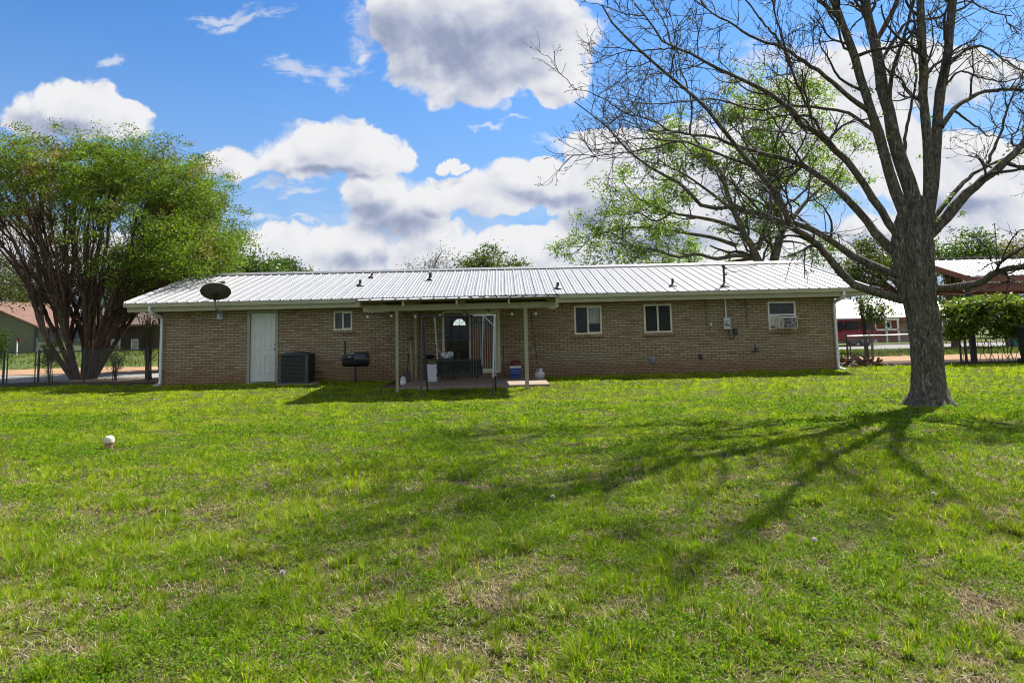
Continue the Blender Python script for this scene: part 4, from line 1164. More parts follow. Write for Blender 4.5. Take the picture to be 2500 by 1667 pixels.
m = MB(); m.tube([(a + .19, 20.15, zc + .10), (a + .20, 20.10, zc + .09), (a + .27, 20.10, zc + .09), (a + .28, 20.15, zc + .10)], .012, 6); m.build("handle", STEEL, gr, True)
cz = at(840.5, 832, 20.3).z
m = MB(); m.tube([(at(840.5, 860, 20.3).x, 20.4, zc + .1), (at(840.5, 840, 20.3).x, 20.4, cz)], .03, 10); m.build("chimney", GRILL, gr, True)
m = MB(); m.tube([(gp.x, 20.35, .0), (gp.x, 20.35, zc - R_ + .01)], .034, 10); m.build("post", GRILL, gr, True)
m = MB(); m.bbox(a - .10, a + .0, 20.25, 20.42, zc - .01, zc + .012, .004); m.build("side_shelf", GRILL, gr)

# cleanout pipe in the lawn
p = at(265.5, 1096, 9.45); gz = float(ground_h(p.x, p.y))
cp = thing("cleanout_pipe", "short brown pipe with a domed white cap sticking out of the lawn", "pipe", (p.x, p.y, gz))
zc0 = at(265, 1080, 9.45).z; zc1 = at(265, 1062, 9.45).z
m = MB(); m.lathe([(.050, -.1), (.051, zc0 - gz + .03)], (p.x, p.y, gz), 20); m.build("pipe", M("brown_sewer_pipe", (.30, .155, .10), .6, var=.2, scale=18), cp, True)
m = MB(); h0, h1 = zc0 - gz, zc1 - gz - .006; r_ = .064
m.lathe([(r_ * .92, h0), (r_, h0 + .004), (r_, h0 + (h1 - h0) * .52), (r_ * .93, h0 + (h1 - h0) * .70), (r_ * .7, h0 + (h1 - h0) * .9), (r_ * .3, h1), (.0005, h1 + .002)], (p.x, p.y, gz), 24); m.build("cap", M("cream_pipe_cap", (.62, .57, .46), .5, var=.06), cp, True)
# ------------------------------------------------------------------ trees: numpy tubes, branching and leaves
def resample(pts, n):
    P = np.array([tuple(p) for p in pts], float)
    d = np.r_[0, np.cumsum(np.linalg.norm(np.diff(P, axis=0), axis=1))]
    # Catmull-like smoothing: sample a spline through the points
    t = np.linspace(0, d[-1], n)
    out = np.empty((n, 3))
    T = np.gradient(P, d, axis=0)
    for k in range(3):
        i = np.clip(np.searchsorted(d, t) - 1, 0, len(d) - 2)
        h = d[i + 1] - d[i]; s = (t - d[i]) / h
        out[:, k] = ((2 * s**3 - 3 * s**2 + 1) * P[i, k] + (s**3 - 2 * s**2 + s) * h * T[i, k] + (-2 * s**3 + 3 * s**2) * P[i + 1, k] + (s**3 - s**2) * h * T[i + 1, k])
    return out
def tubes(P, R, k):
    """P n x s x 3 centre lines, R n x s radii -> verts, quads"""
    n, s, _ = P.shape
    T = np.gradient(P, axis=1); T /= np.linalg.norm(T, axis=2, keepdims=True) + 1e-9
    ref = np.where(np.abs(T[:, :1, 2:3]) > .8, np.array([[[1., 0, 0]]]), np.array([[[0, 0, 1.]]]))
    A = np.cross(T, np.broadcast_to(ref, T.shape)); A /= np.linalg.norm(A, axis=2, keepdims=True) + 1e-9
    B = np.cross(T, A)
    th = 2 * np.pi * np.arange(k) / k
    V = P[:, :, None] + R[:, :, None, None] * (A[:, :, None] * np.cos(th)[None, None, :, None] + B[:, :, None] * np.sin(th)[None, None, :, None])
    base = (np.arange(n) * s * k)[:, None, None] + (np.arange(s - 1) * k)[None, :, None]
    j = np.arange(k)[None, None]; j2 = (np.arange(k) + 1)[None, None] % k
    F = np.stack([base + j, base + j2, base + k + j2, base + k + j], -1)
    return V.reshape(-1, 3), F.reshape(-1, 4)
def join(parts):
    V, F, o = [], [], 0
    for v, f in parts: V.append(v); F.append(f + o); o += len(v)
    return np.concatenate(V), np.concatenate(F)
def nrm(v): return v / (np.linalg.norm(v, axis=-1, keepdims=True) + 1e-9)
def branch(P, R, count, lo, hi, length, ang, seg, rg, wig=.25, up=.08, r_ratio=.5, r_min=.004, tip=.35, taper_len=.5):
    """side branches of the paths P; count per path (array or number), length (lo, hi) metres"""
    n, s, _ = P.shape
    cnt = np.broadcast_to(np.asarray(count), (n,)).astype(int)
    pi_ = np.repeat(np.arange(n), cnt); m = len(pi_)
    t = lo + (hi - lo) * rg.random(m)
    f = t * (s - 1); i0 = np.minimum(f.astype(int), s - 2); w = (f - i0)[:, None]
    o = P[pi_, i0] * (1 - w) + P[pi_, i0 + 1] * w
    T = nrm(P[pi_, i0 + 1] - P[pi_, i0])
    r0 = (R[pi_, i0] * (1 - w[:, 0]) + R[pi_, i0 + 1] * w[:, 0]) * r_ratio
    r0 = np.maximum(r0 * (.7 + .5 * rg.random(m)), r_min)
    q = nrm(np.cross(T, rg.normal(size=(m, 3))))
    a = np.radians(ang[0] + (ang[1] - ang[0]) * rg.random(m))[:, None]
    d = T * np.cos(a) + q * np.sin(a)
    L = (length[0] + (length[1] - length[0]) * rg.random(m)) * (1 - taper_len * t)
    st = (L / (seg - 1))[:, None]
    out = np.empty((m, seg, 3)); out[:, 0] = o
    for k in range(1, seg):
        d = nrm(d + wig * rg.normal(size=(m, 3)) + np.array([0, 0, up]))
        out[:, k] = out[:, k - 1] + d * st
    RR = r0[:, None] * np.linspace(1, tip, seg)[None]
    return out, np.maximum(RR, r_min * .6)
def leaves(C, size, rg, aspect=.5, flat=.3, fold=.25):
    """one folded two-quad leaf at every centre C; size n or number"""
    n = len(C); size = np.broadcast_to(np.asarray(size, float), (n,))
    d = nrm(rg.normal(size=(n, 3)) * np.array([1, 1, 1 - flat]))
    s_ = nrm(np.cross(d, rg.normal(size=(n, 3))))
    u = np.cross(d, s_)
    L = (d * size[:, None]) * .5; Wd = s_ * (size * aspect)[:, None] * .5; U = u * (size * fold * aspect)[:, None] * .5
    V = np.stack([C - L, C + Wd + U - L * .1, C + L, C - Wd + U - L * .1], 1).reshape(-1, 3)
    F = (np.arange(n) * 4)[:, None] + np.arange(4)[None]
    return V, F
def rep4(c): return np.repeat(c, 4, axis=0)
def tints(n, cols, w, rg, jit=.18):
    cols = np.array(cols); k = rg.choice(len(cols), n, p=np.array(w) / np.sum(w))
    return cols[k] * (1 + jit * rg.normal(size=(n, 1))) * (1 + .08 * rg.normal(size=(n, 3)))
LEAF = leaf_mat("green_leaves", .40, .5)
LEAF2 = leaf_mat("thin_spring_leaves", .5, .45)

# ---- the big bare tree on the right
PBARK = bark_mat("grey_plated_bark", (.022, .019, .015), (.130, .113, .088), (.48, .43, .35), 24.0, .24, 1.0)
TWIGM = M("dark_twig", (.055, .046, .037), .85, var=.3, scale=20)
TD = 11.98
tree = thing("bare_tree", "big spreading tree with rough bark and nearly bare budding twigs on the lawn", "tree", (7.36, 11.98, 0))
rg = np.random.default_rng(41)
trunk_px = [(2268, 1003, .30), (2268, 985, .285), (2267.5, 965, .268), (2266, 930, .255), (2264, 880, .250), (2259, 820, .252), (2252, 775, .26), (2243, 735, .272), (2236, 690, .285), (2229, 645, .295), (2226, 600, .30), (2226, 560, .275), (2230, 520, .22), (2237, 480, .10)]
tp = [at(x, y, TD) for x, y, _ in trunk_px]
nT, kT = 150, 60
Pt = resample(tp, nT); zz = Pt[:, 2]
Rt = np.interp(zz, [p.z for p in tp], [r for *_, r in trunk_px])
th = 2 * np.pi * np.arange(kT) / kT
TH, ZI = np.meshgrid(th, zz)
flare = np.exp(-np.clip(ZI, 0, 9) / .16) * .105
lobes = 1 + flare * (1.0 + .55 * np.cos(TH * 5 + 1.1) + .3 * np.cos(TH * 3)) / .28 + .035 * np.cos(TH * 3 + ZI * 1.3) + .02 * np.cos(TH * 7 + ZI * 2)
u_ = TH / (2 * np.pi) * 26
ridge = VN.fbm(u_ + 2.0 * VN2.fbm(ZI * 2, u_ * .3, 1.0, 2), ZI * 3.4, 1.0, 3)
ridge2 = VN2.fbm(u_ * 2.2, ZI * 9, 1.0, 2)
bark = (ridge - .5) * .055 + (ridge2 - .5) * .022
fork = sstep(1.5, 2.9, ZI)
bark = bark + fork * .13 * (np.abs(np.cos(TH * 2.5 + .9 + .25 * ZI)) - .62)                       # the fused limbs below the fork
RR = Rt[:, None] * lobes + bark
VX = Pt[:, 0][:, None] + RR * np.cos(TH); VY = Pt[:, 1][:, None] + RR * np.sin(TH)
base = (np.arange(nT - 1) * kT)[:, None]
j = np.arange(kT)[None]; j2 = (np.arange(kT)[None] + 1) % kT
np_mesh("trunk", np.stack([VX, VY, np.broadcast_to(ZI, VX.shape)], -1).reshape(-1, 3), np.stack([base + j, base + j2, base + kT + j2, base + kT + j], -1).reshape(-1, 4), PBARK, tree, smooth=True)
# boughs: photo pixels, radius at start and end (m), depth change towards the tip (m, negative = towards the lens)
BOUGH = [
 ([(2240, 735), (2188, 727), (2127, 711), (2089, 698), (2060, 673), (2032, 641), (2000, 603), (1961, 570), (1927, 553), (1909, 488), (1872, 444), (1850, 418), (1805, 366), (1768, 318), (1735, 277), (1698, 240), (1661, 207), (1617, 170), (1572, 133), (1539, 100), (1497, 62), (1470, 12)], .100, .014, -1.6),
 ([(2235, 690), (2191, 672), (2150, 657), (2096, 632), (2057, 606), (2019, 581), (1990, 562), (1946, 549), (1905, 540), (1872, 525), (1831, 518), (1805, 506), (1768, 507), (1731, 508), (1698, 492), (1676, 462), (1646, 438), (1609, 422), (1580, 400), (1543, 378), (1509, 340), (1476, 307), (1446, 281), (1402, 250)], .092, .010, .9),
 ([(2215, 640), (2180, 612), (2149, 586), (2114, 536), (2068, 486), (2022, 444), (1984, 417), (1946, 398), (1913, 388), (1861, 374), (1816, 363), (1780, 352), (1740, 335), (1690, 331), (1640, 318), (1590, 322), (1520, 300)], .105, .010, 2.0),
 ([(2215, 600), (2175, 553), (2137, 494), (2103, 440), (2064, 390), (2026, 356), (1992, 322), (1957, 305), (1927, 263), (1898, 244), (1865, 222), (1824, 200), (1750, 166), (1705, 141), (1657, 118), (1617, 98), (1585, 50), (1550, 10)], .098, .012, -.8),
 ([(2232, 560), (2233, 494), (2202, 402), (2172, 291), (2154, 214), (2145, 153), (2130, 76), (2114, 19), (2100, -80), (2075, -220), (2045, -400), (2010, -560), (1980, -720)], .165, .02, .9),
 ([(2222, 560), (2191, 478), (2164, 402), (2149, 337), (2130, 283), (2110, 214), (2084, 134), (2061, 69), (2038, 11), (2005, -80), (1960, -200), (1900, -350), (1850, -480), (1810, -600)], .125, .025, -.9),
 ([(2250, 570), (2267, 497), (2266, 383), (2257, 268), (2252, 153), (2250, 76), (2246, 0), (2242, -110), (2250, -260), (2270, -430), (2260, -620), (2280, -800)], .115, .03, -.6),
 ([(2255, 570), (2279, 459), (2287, 344), (2298, 230), (2310, 153), (2318, 76), (2325, 10), (2345, -110), (2380, -260), (2430, -420), (2470, -560), (2520, -700)], .125, .03, .6),
 ([(2235, 620), (2267, 572), (2306, 536), (2351, 482), (2401, 440), (2436, 409), (2474, 375), (2505, 345), (2560, 290), (2620, 220), (2660, 150)], .135, .03, -.9),
 ([(2262, 560), (2283, 528), (2321, 482), (2359, 440), (2397, 413), (2451, 388), (2500, 372), (2560, 350)], .062, .015, .8),
 ([(2245, 712), (2271, 706), (2319, 702), (2367, 698), (2402, 686), (2430, 667), (2462, 657), (2505, 650), (2570, 636), (2660, 590), (2760, 540)], .085, .03, -3.4),
 ([(2298, 310), (2306, 297), (2329, 264), (2359, 245), (2397, 226), (2436, 220), (2500, 217), (2560, 205), (2620, 180)], .062, .015, .8),
 ([(2130, 262), (2114, 245), (2084, 226), (2034, 184), (1996, 153), (1957, 130), (1923, 107), (1896, 96), (1839, 78), (1790, 44), (1740, 20), (1690, -20)], .062, .010, -1.2),
 ([(2160, 165), (2187, 111), (2210, 76), (2233, 54), (2267, 48), (2302, 46), (2340, 12), (2380, 4), (2430, 30), (2480, 40)], .045, .012, .5),
 ([(2215, 440), (2206, 363), (2217, 287), (2229, 230), (2237, 184), (2225, 120), (2228, 60)], .042, .018, 1.0),
 ([(2150, 330), (2133, 318), (2084, 283), (2034, 268), (1976, 264), (1938, 260), (1860, 272), (1787, 252), (1750, 246), (1687, 248), (1609, 256), (1546, 250), (1480, 238)], .042, .008, 1.6),
 ([(1850, 418), (1800, 398), (1750, 381), (1668, 355), (1610, 372), (1546, 380), (1484, 388), (1420, 400)], .034, .007, .6),
 ([(1668, 355), (1620, 350), (1565, 344), (1500, 352), (1440, 360)], .020, .006, -.5),
 ([(1735, 277), (1690, 272), (1640, 280), (1580, 262), (1520, 250), (1450, 255)], .026, .006, .5),
 ([(1698, 240), (1640, 215), (1575, 205), (1500, 170), (1440, 155), (1395, 168)], .026, .006, -.7),
 ([(1617, 170), (1560, 168), (1490, 170), (1440, 185), (1398, 190)], .018, .005, .4),
 ([(1539, 100), (1500, 90), (1450, 60), (1400, 40)], .016, .005, .4),
 ([(1872, 525), (1820, 470), (1760, 420), (1720, 400), (1660, 340), (1600, 300)], .030, .007, .9),
 ([(2064, 390), (2010, 330), (1960, 240), (1925, 150), (1900, 60), (1880, -20)], .040, .012, -1.5),
 ([(1957, 305), (1900, 300), (1850, 310), (1790, 300), (1740, 310)], .030, .008, 1.0),
 ([(2172, 291), (2180, 200), (2205, 120), (2230, 20), (2240, -70)], .055, .02, -1.0),
 ([(2310, 153), (2360, 110), (2400, 100), (2450, 130), (2500, 160), (2560, 170)], .035, .01, -.8),
 ([(2300, 230), (2350, 180), (2400, 195), (2450, 205), (2510, 190)], .030, .01, -.6),
 ([(2330, 264), (2380, 300), (2420, 330), (2445, 300), (2480, 320)], .025, .008, .4),
 ([(2130, 76), (2170, 10), (2200, -70), (2220, -200), (2230, -350)], .06, .02, .9),
 ([(2080, -200), (2000, -300), (1930, -420), (1880, -560)], .045, .012, .9), ([(2090, -120), (2150, -260), (2170, -400), (2150, -560)], .045, .012, -1.2),
 ([(2248, -220), (2330, -330), (2390, -470), (2420, -620)], .055, .015, -1.0), ([(1960, -200), (1860, -220), (1750, -280), (1650, -330)], .05, .012, 1.0),
 ([(2265, -420), (2180, -520), (2120, -650), (2090, -780)], .05, .012, 1.0),
 ([(2061, 69), (2000, 10), (1940, -50), (1860, -90), (1780, -110)], .05, .015, -.9),
 ([(1657, 118), (1640, 60), (1600, 10), (1570, -30)], .026, .008, .4),
 ([(1865, 222), (1840, 150), (1800, 90), (1770, 30), (1750, -20)], .032, .010, -.6),
 ([(2436, 409), (2470, 330), (2490, 250), (2520, 170)], .04, .012, .6),
 ([(1984, 417), (1920, 330), (1880, 270), (1820, 250)], .030, .008, -1.0),
 ([(1735, 277), (1735, 200), (1700, 110), (1680, 30), (1660, -30)], .028, .008, -.5),
 ([(1617, 170), (1600, 100), (1575, 40), (1560, -20)], .02, .007, .5),
]
SG = 26
Pb, Rb = [], []
for px_, r0, r1, dd in BOUGH:
    L = np.r_[0, np.cumsum([math.dist(px_[i], px_[i + 1]) for i in range(len(px_) - 1)])]; L /= L[-1]
    pts = [at(x, y, TD + dd * l ** 1.2) for (x, y), l in zip(px_, L)]
    q = resample(pts, SG)
    q[2:] += rg.normal(size=(SG - 2, 3)) * .008
    Pb.append(q); Rb.append((r0 + (r1 - r0) * np.linspace(0, 1, SG) ** .75) * .88)
# secondary boughs must start on their parent: pull the start depth to the nearest earlier bough
for i in range(12, len(Pb)):
    best = min((((p - Pb[i][0])[:, [0, 2]] ** 2).sum(1).min(), k_, int(((p - Pb[i][0])[:, [0, 2]] ** 2).sum(1).argmin())) for k_, p in enumerate(Pb[:i]))
    off = Pb[best[1]][best[2]] - Pb[i][0]
    Pb[i] = Pb[i] + off * np.linspace(1, .6, SG)[:, None]
Pb, Rb = np.array(Pb), np.array(Rb)
blen = np.linalg.norm(np.diff(Pb, axis=1), axis=2).sum(1)
parts = []
for p, r in zip(Pb, Rb):
    parts.append(tubes(p[None], r[None], 14 if r[0] > .06 else 8))
Vb, Fb = join(parts)
nb_ = VN.fbm(Vb[:, 0] * 9 + Vb[:, 2] * 3, Vb[:, 1] * 9 + Vb[:, 2] * 5, 2.0, 3) - .5
cent = np.concatenate([np.repeat(p, 14 if r[0] > .06 else 8, axis=0) for p, r in zip(Pb, Rb)])
Vb = cent + (Vb - cent) * (1 + nb_[:, None] * .55)
np_mesh("boughs", Vb, Fb, PBARK, tree, smooth=True)
L2, R2 = branch(Pb, Rb, np.maximum(3, (blen * 2.15).astype(int)), .22, .98, (.7, 1.9), (30, 75), 10, rg, .22, .06, .45, .0085, .35, .45)
L3, R3 = branch(L2, R2, 4, .15, 1.0, (.45, 1.25), (25, 65), 8, rg, .20, .05, .62, .0062, .5, .45)
L4, R4 = branch(np.concatenate([L3]), R3, 3, .2, 1.0, (.18, .52), (25, 65), 6, rg, .22, .10, .75, .0047, .6, .3)
np_mesh("branches", *tubes(L2, R2, 6), TWIGM, tree, smooth=True)
np_mesh("twigs", *join([tubes(L3, R3, 4), tubes(L4, R4, 3)]), TWIGM, tree)
tips = np.concatenate([L4[:, -1], L3[:, -1], L4[:, 3]]); tips = tips[rg.random(len(tips)) < .55]
C = np.repeat(tips, 3, axis=0) + rg.normal(size=(len(tips) * 3, 3)) * .013
# tufts of young leaves on the stems
stem = Pb[4:9, 3:20].reshape(-1, 3); ts = stem[rg.integers(0, len(stem), 90)] + rg.normal(size=(90, 3)) * .10
C2 = np.repeat(ts, 12, axis=0) + rg.normal(size=(90 * 12, 3)) * .035
CC = np.concatenate([C, C2]); sz = np.r_[.018 + .022 * rg.random(len(C)), .035 + .03 * rg.random(len(C2))]
colr = np.concatenate([tints(len(C), [(.06, .07, .03), (.10, .12, .04), (.05, .04, .03)], [4, 3, 3], rg), tints(len(C2), [(.20, .26, .03), (.13, .19, .03)], [1, 1], rg)])
v, f = leaves(CC, sz, rg, .6); np_mesh("young_leaves", v, f, LEAF2, tree, color=np.clip(rep4(colr), 0, 1))
# upright water sprouts on the low boughs
spr = []
for (x, y0, y1) in ((2434, 664, 545), (2425, 668, 640), (2017, 583, 515), (2050, 600, 570), (2093, 630, 600), (2441, 665, 650)):
    a = at(x, y0, TD - .5); b = at(x - 6, y1, TD - .5)
    spr.append(resample([a, a.lerp(b, .5) + Vector((.01, 0, 0)), b], 8))
for q_ in spr: np_mesh("water_sprout", *tubes(np.array([q_]), np.full((1, 8), .009), 4), TWIGM, tree)

# ---- the fanned multi-stemmed tree at the left end of the house
MBARK = bark_mat("smooth_brown_bark", (.048, .030, .022), (.115, .075, .054), (.25, .185, .135), 9.0, .12, .5)
rg = np.random.default_rng(5)
MD = 26.3
mb0 = at(203, 926, MD); mz = .06
fan = thing("fan_shaped_tree", "broad dome shaped tree with many fanned stems at the left fence", "tree", (mb0.x, MD, mz))
dome_c = np.array([at(190, 600, MD).x, MD + .3, 5.25]); dome_r = np.array([6.0, 4.3, 4.0])
ng, per_ = 17, 3
ns = ng * per_
stems, srad = [], []
for g_ in range(ng):
    az0 = 2 * pi * ((g_ * .618) % 1); pol0 = np.arccos(1 - (g_ + .5) / ng * 1.0)
    if g_ % 3 == 2: az0 = (0.0 if g_ % 2 else pi) + rg.normal() * .4
    rd0 = np.array([cos(az0), sin(az0)]); br_ = .06 + .32 * (pol0 / 1.5)
    b0 = np.array([mb0.x + rd0[0] * br_, MD + rd0[1] * br_ * .7, mz - .05])
    mid1 = b0 + np.array([rd0[0] * (.10 + pol0 * .46), rd0[1] * (.10 + pol0 * .42), .9 + .7 * rg.random()]) + rg.normal(size=3) * .06
    for q_ in range(per_):
        az = az0 + rg.normal() * .30; pol = min(1.55, abs(pol0 + rg.normal() * .22)); rad_dir = np.array([cos(az), sin(az)])
        end = dome_c + dome_r * np.array([sin(pol) * cos(az), sin(pol) * sin(az), cos(pol)]) * (.80 + .16 * rg.random())
        mid2 = b0 + (end - b0) * np.array([.52, .52, .60]) + np.array([0, 0, .25 + .3 * pol]) + rg.normal(size=3) * .16
        stems.append(resample([b0, mid1, mid2, end], 22)); r0 = .088 * (.75 + .5 * rg.random())
        srad.append(r0 * np.linspace(1, .0, 22) ** .8 * .9 + .011)
P1_, R1_ = np.array(stems), np.array(srad)
P1_[:, 7:] += rg.normal(size=(ns, 15, 3)) * .02
ww_ = np.cumsum(rg.normal(size=(ns, 22, 3)), axis=1) * np.clip(np.linspace(-.35, 1, 22), 0, 1)[None, :, None] * .07; P1_ += ww_ - ww_[:, :1]
np_mesh("trunk", *tubes(P1_, R1_, 8), MBARK, fan, smooth=True)
A2, B2 = branch(P1_, R1_, 15, .28, 1.0, (.9, 2.6), (12, 45), 8, rg, .18, .10, .5, .009, .4, .45)
A3, B3 = branch(A2, B2, 5, .25, 1.0, (.4, 1.0), (20, 55), 6, rg, .2, .08, .6, .007, .5, .3)
np_mesh("branches", *join([tubes(A2, B2, 5), tubes(A3, B3, 3)]), MBARK, fan)
bases = np.concatenate([A3[:, 2:].reshape(-1, 3), A2[:, 4:].reshape(-1, 3)])
rel = (bases - dome_c) / dome_r; rr_ = np.linalg.norm(rel, axis=1)
patchn = VN.fbm(bases[:, 0] + 50, bases[:, 2] + bases[:, 1] * .5, .8, 3)
leafy = np.clip(.30 + .55 * sstep(-.5, .35, rel[:, 0]) + .35 * sstep(.45, .8, rel[:, 2]), .25, 1) * sstep(.45, .85, rr_) * sstep(-.42, -.15, rel[:, 2] + .35 * sstep(.1, .6, rel[:, 0])) * sstep(.28, .52, patchn + .12 * sstep(0, .5, rel[:, 0]))
keep = rg.random(len(bases)) < leafy
bs = bases[keep]; print('fan tree leaf bases', len(bases), len(bs))
nl = 8
C = np.repeat(bs, nl, axis=0) + rg.normal(size=(len(bs) * nl, 3)) * np.array([.13, .13, .10])
# leafy sprays all over the dome
nbig = 330                                                # boughs of foliage, each of several sprays
d = nrm(rg.normal(size=(nbig, 3))); d[:, 2] = np.where(d[:, 2] < -.5, -d[:, 2], d[:, 2]); q = .56 + .45 * rg.random((nbig, 1)) ** .75
bigc = dome_c + d * q * dome_r
lowlim = .14 - .62 * sstep(.0, .75, d[:, 0]) + .22 * (VN.fbm(bigc[:, 0] * 1.3, bigc[:, 1], 1.0, 2) - .5)
ok = (d[:, 2] * q[:, 0] > lowlim) & (rg.random(nbig) < .62 + .38 * sstep(-.4, .3, d[:, 0]))
bigc, dq = bigc[ok], d[ok]
bsz = .32 + .42 * rg.random(len(bigc)); bn = rg.integers(6, 14, len(bigc)); kb = np.repeat(np.arange(len(bigc)), bn)
cl = bigc[kb] + rg.normal(size=(len(kb), 3)) * bsz[kb][:, None] * np.array([1.0, .9, .42]) + dq[kb] * (rg.random((len(kb), 1)) * .35)
per = rg.poisson(62, len(cl)); kk = np.repeat(np.arange(len(cl)), per)
tone_b = 1 + .20 * rg.normal(size=len(bigc)); tone = np.concatenate([np.ones(len(C)), np.clip(tone_b, .55, 1.5)[kb][kk]])
C = np.concatenate([C, cl[kk] + rg.normal(size=(len(kk), 3)) * np.array([.19, .19, .085])])
sp_ = np.array([resample([P1_[i_ % ns][15], (P1_[i_ % ns][15] + c_) / 2 + np.array([0, 0, .1]), c_], 8) for i_, c_ in ((int(((P1_[:, 18] - c_) ** 2).sum(1).argmin()), c_) for c_ in bigc)])
np_mesh("spray_branches", *tubes(sp_, np.repeat([np.linspace(.022, .007, 8)], len(sp_), 0), 4), MBARK, fan)
m2 = 150                                                  # the low right-hand spray that overhangs the roof corner
c2 = np.stack([rg.uniform(-12.3, -9.9, m2), rg.uniform(22.6, 27.0, m2), np.zeros(m2)], -1)
c2[:, 2] = 2.6 + .26 * np.clip(c2[:, 1] - 20.6, 0, 4.7) + rg.uniform(.35, 1.9, m2) + .25 * np.clip(-10.6 - c2[:, 0], -.6, 1.2)
k2 = np.repeat(np.arange(m2), 90)
tone = np.concatenate([tone, np.ones(len(k2))]); C = np.concatenate([C, c2[k2] + rg.normal(size=(len(k2), 3)) * np.array([.24, .26, .14])])
ov = np.array([resample([(mb0.x + .6, MD, 1.6), (mb0.x + 3.0, MD - .6, 3.4), tuple(c_)], 12) for c_ in c2[:26]])
np_mesh("overhanging_branches", *tubes(ov, np.repeat([np.linspace(.035, .008, 12)], len(ov), 0), 5), MBARK, fan)
print('fan tree leaves', len(C))
rx = (C[:, 0] - dome_c[0]) / dome_r[0]
g = tints(len(C), [(.105, .175, .012), (.15, .22, .015), (.20, .26, .02), (.07, .125, .010)], [4, 4, 3, 2], rg, .12)
bw = tints(len(C), [(.19, .125, .042), (.15, .135, .034), (.22, .175, .065)], [3, 4, 2], rg, .2)
pb = np.clip(.12 + .50 * sstep(.25, -.6, rx) + .75 * (VN2.fbm(C[:, 0], C[:, 2] + C[:, 1], .8, 3) - .45), .03, .72)
pick = (VN3.fbm(C[:, 0] * 1.3 + C[:, 1], C[:, 2] * 1.6, 1.0, 3) + .22 * (rg.random(len(C)) - .5)) < .24 + .40 * pb
colr = np.where(pick[:, None], bw, g) * tone[:, None]
v, f = leaves(C, .062 + .042 * rg.random(len(C)), rg, .55, .35); np_mesh("leaves", v, f, LEAF, fan, color=np.clip(rep4(colr), 0, 1))

# ---- the leafy tree behind the house
rg = np.random.default_rng(17)
BD = 33.0
bt = thing("leafy_tree", "tall open crowned tree with fresh pale green leaves behind the house roof", "tree", tuple(at(1860, 800, BD).xy) + (.08,))
LIMB = [([(1872, 815), (1872, 740), (1866, 660), (1850, 640), (1842, 610), (1820, 580), (1805, 543), (1790, 514), (1775, 470), (1760, 420), (1720, 370), (1690, 330)], .42, .05, -1),
        ([(1880, 815), (1882, 720), (1889, 640), (1898, 600), (1909, 566), (1902, 525), (1896, 470), (1892, 414), (1890, 359), (1879, 307), (1872, 260), (1880, 225)], .46, .05, .8),
        ([(1909, 566), (1942, 525), (1972, 488), (2009, 455), (2040, 420), (2060, 390)], .2, .04, 2.0),
        ([(1850, 610), (1868, 555), (1879, 507), (1883, 470), (1850, 400), (1820, 350), (1810, 290)], .17, .04, -2.0),
        ([(1845, 630), (1798, 623), (1750, 632), (1700, 620), (1660, 628), (1600, 610), (1540, 600), (1480, 590)], .17, .03, -1.5),
        ([(1805, 560), (1750, 540), (1694, 529), (1640, 520), (1590, 500), (1540, 470), (1520, 440)], .16, .03, 1.5),
        ([(1800, 600), (1740, 580), (1680, 570), (1620, 560), (1560, 555), (1500, 560), (1440, 585), (1405, 620)], .15, .025, 2.2),
        ([(1790, 514), (1720, 460), (1660, 420), (1610, 400), (1570, 395)], .13, .025, -2.2),
        ([(1896, 470), (1940, 420), (1975, 370), (2000, 330), (2010, 290)], .13, .03, -2.0),
        ([(1890, 359), (1930, 300), (1960, 260), (1980, 240)], .10, .025, 1.5),
        ([(1883, 430), (1840, 360), (1790, 310), (1760, 260), (1740, 240)], .10, .025, 1.8),
        ([(1892, 414), (1900, 330), (1920, 280), (1915, 225)], .10, .025, -1.5),
        ([(1845, 630), (1780, 640), (1720, 655), (1640, 645), (1560, 640)], .12, .02, 2.5),
        ([(1902, 590), (1935, 590), (1970, 600), (1990, 620)], .09, .02, -1.5),
        ([(1640, 520), (1600, 540), (1560, 520), (1510, 520), (1460, 540)], .09, .02, .8)]
Pq, Rq = [], []
for px_, r0, r1, dd in LIMB:
    L = np.r_[0, np.cumsum([math.dist(px_[i], px_[i + 1]) for i in range(len(px_) - 1)])]; L /= L[-1]
    Pq.append(resample([at(x, y, BD + dd * l) for (x, y), l in zip(px_, L)], 20)); Rq.append((r0 + (r1 - r0) * np.linspace(0, 1, 20) ** .7) * .78)
Pq, Rq = np.array(Pq), np.array(Rq)
np_mesh("trunk", *tubes(Pq, Rq, 9), PBARK, bt, smooth=True)
ql = np.linalg.norm(np.diff(Pq, axis=1), axis=2).sum(1)
A2, B2 = branch(Pq, Rq, np.maximum(5, (ql * 1.8).astype(int)), .30, 1.0, (1.2, 3.2), (25, 75), 9, rg, .2, .04, .45, .022, .4, .4)
A3, B3 = branch(A2, B2, 5, .2, 1.0, (.5, 1.5), (25, 70), 7, rg, .25, .03, .6, .015, .5, .3)
np_mesh("branches", *join([tubes(A2, B2, 5), tubes(A3, B3, 3)]), TWIGM, bt)
ends = np.concatenate([A3[:, 3:].reshape(-1, 3), A2[:, -2:].reshape(-1, 3)])
pn = VN3.fbm(ends[:, 0], ends[:, 2] + ends[:, 1] * .7, .55, 3)
ends = ends[rg.random(len(ends)) < .30 + .60 * sstep(.30, .58, pn)]
nl = 15
C = np.repeat(ends, nl, axis=0) + rg.normal(size=(len(ends) * nl, 3)) * np.array([.21, .21, .14])
print('leafy tree leaves', len(C))
colr = tints(len(C), [(.15, .235, .025), (.20, .29, .035), (.10, .165, .020), (.24, .30, .055)], [4, 3, 3, 1], rg)
v, f = leaves(C, .12 + .08 * rg.random(len(C)), rg, .42, .2); np_mesh("leaves", v, f, LEAF2, bt, color=np.clip(rep4(colr), 0, 1))

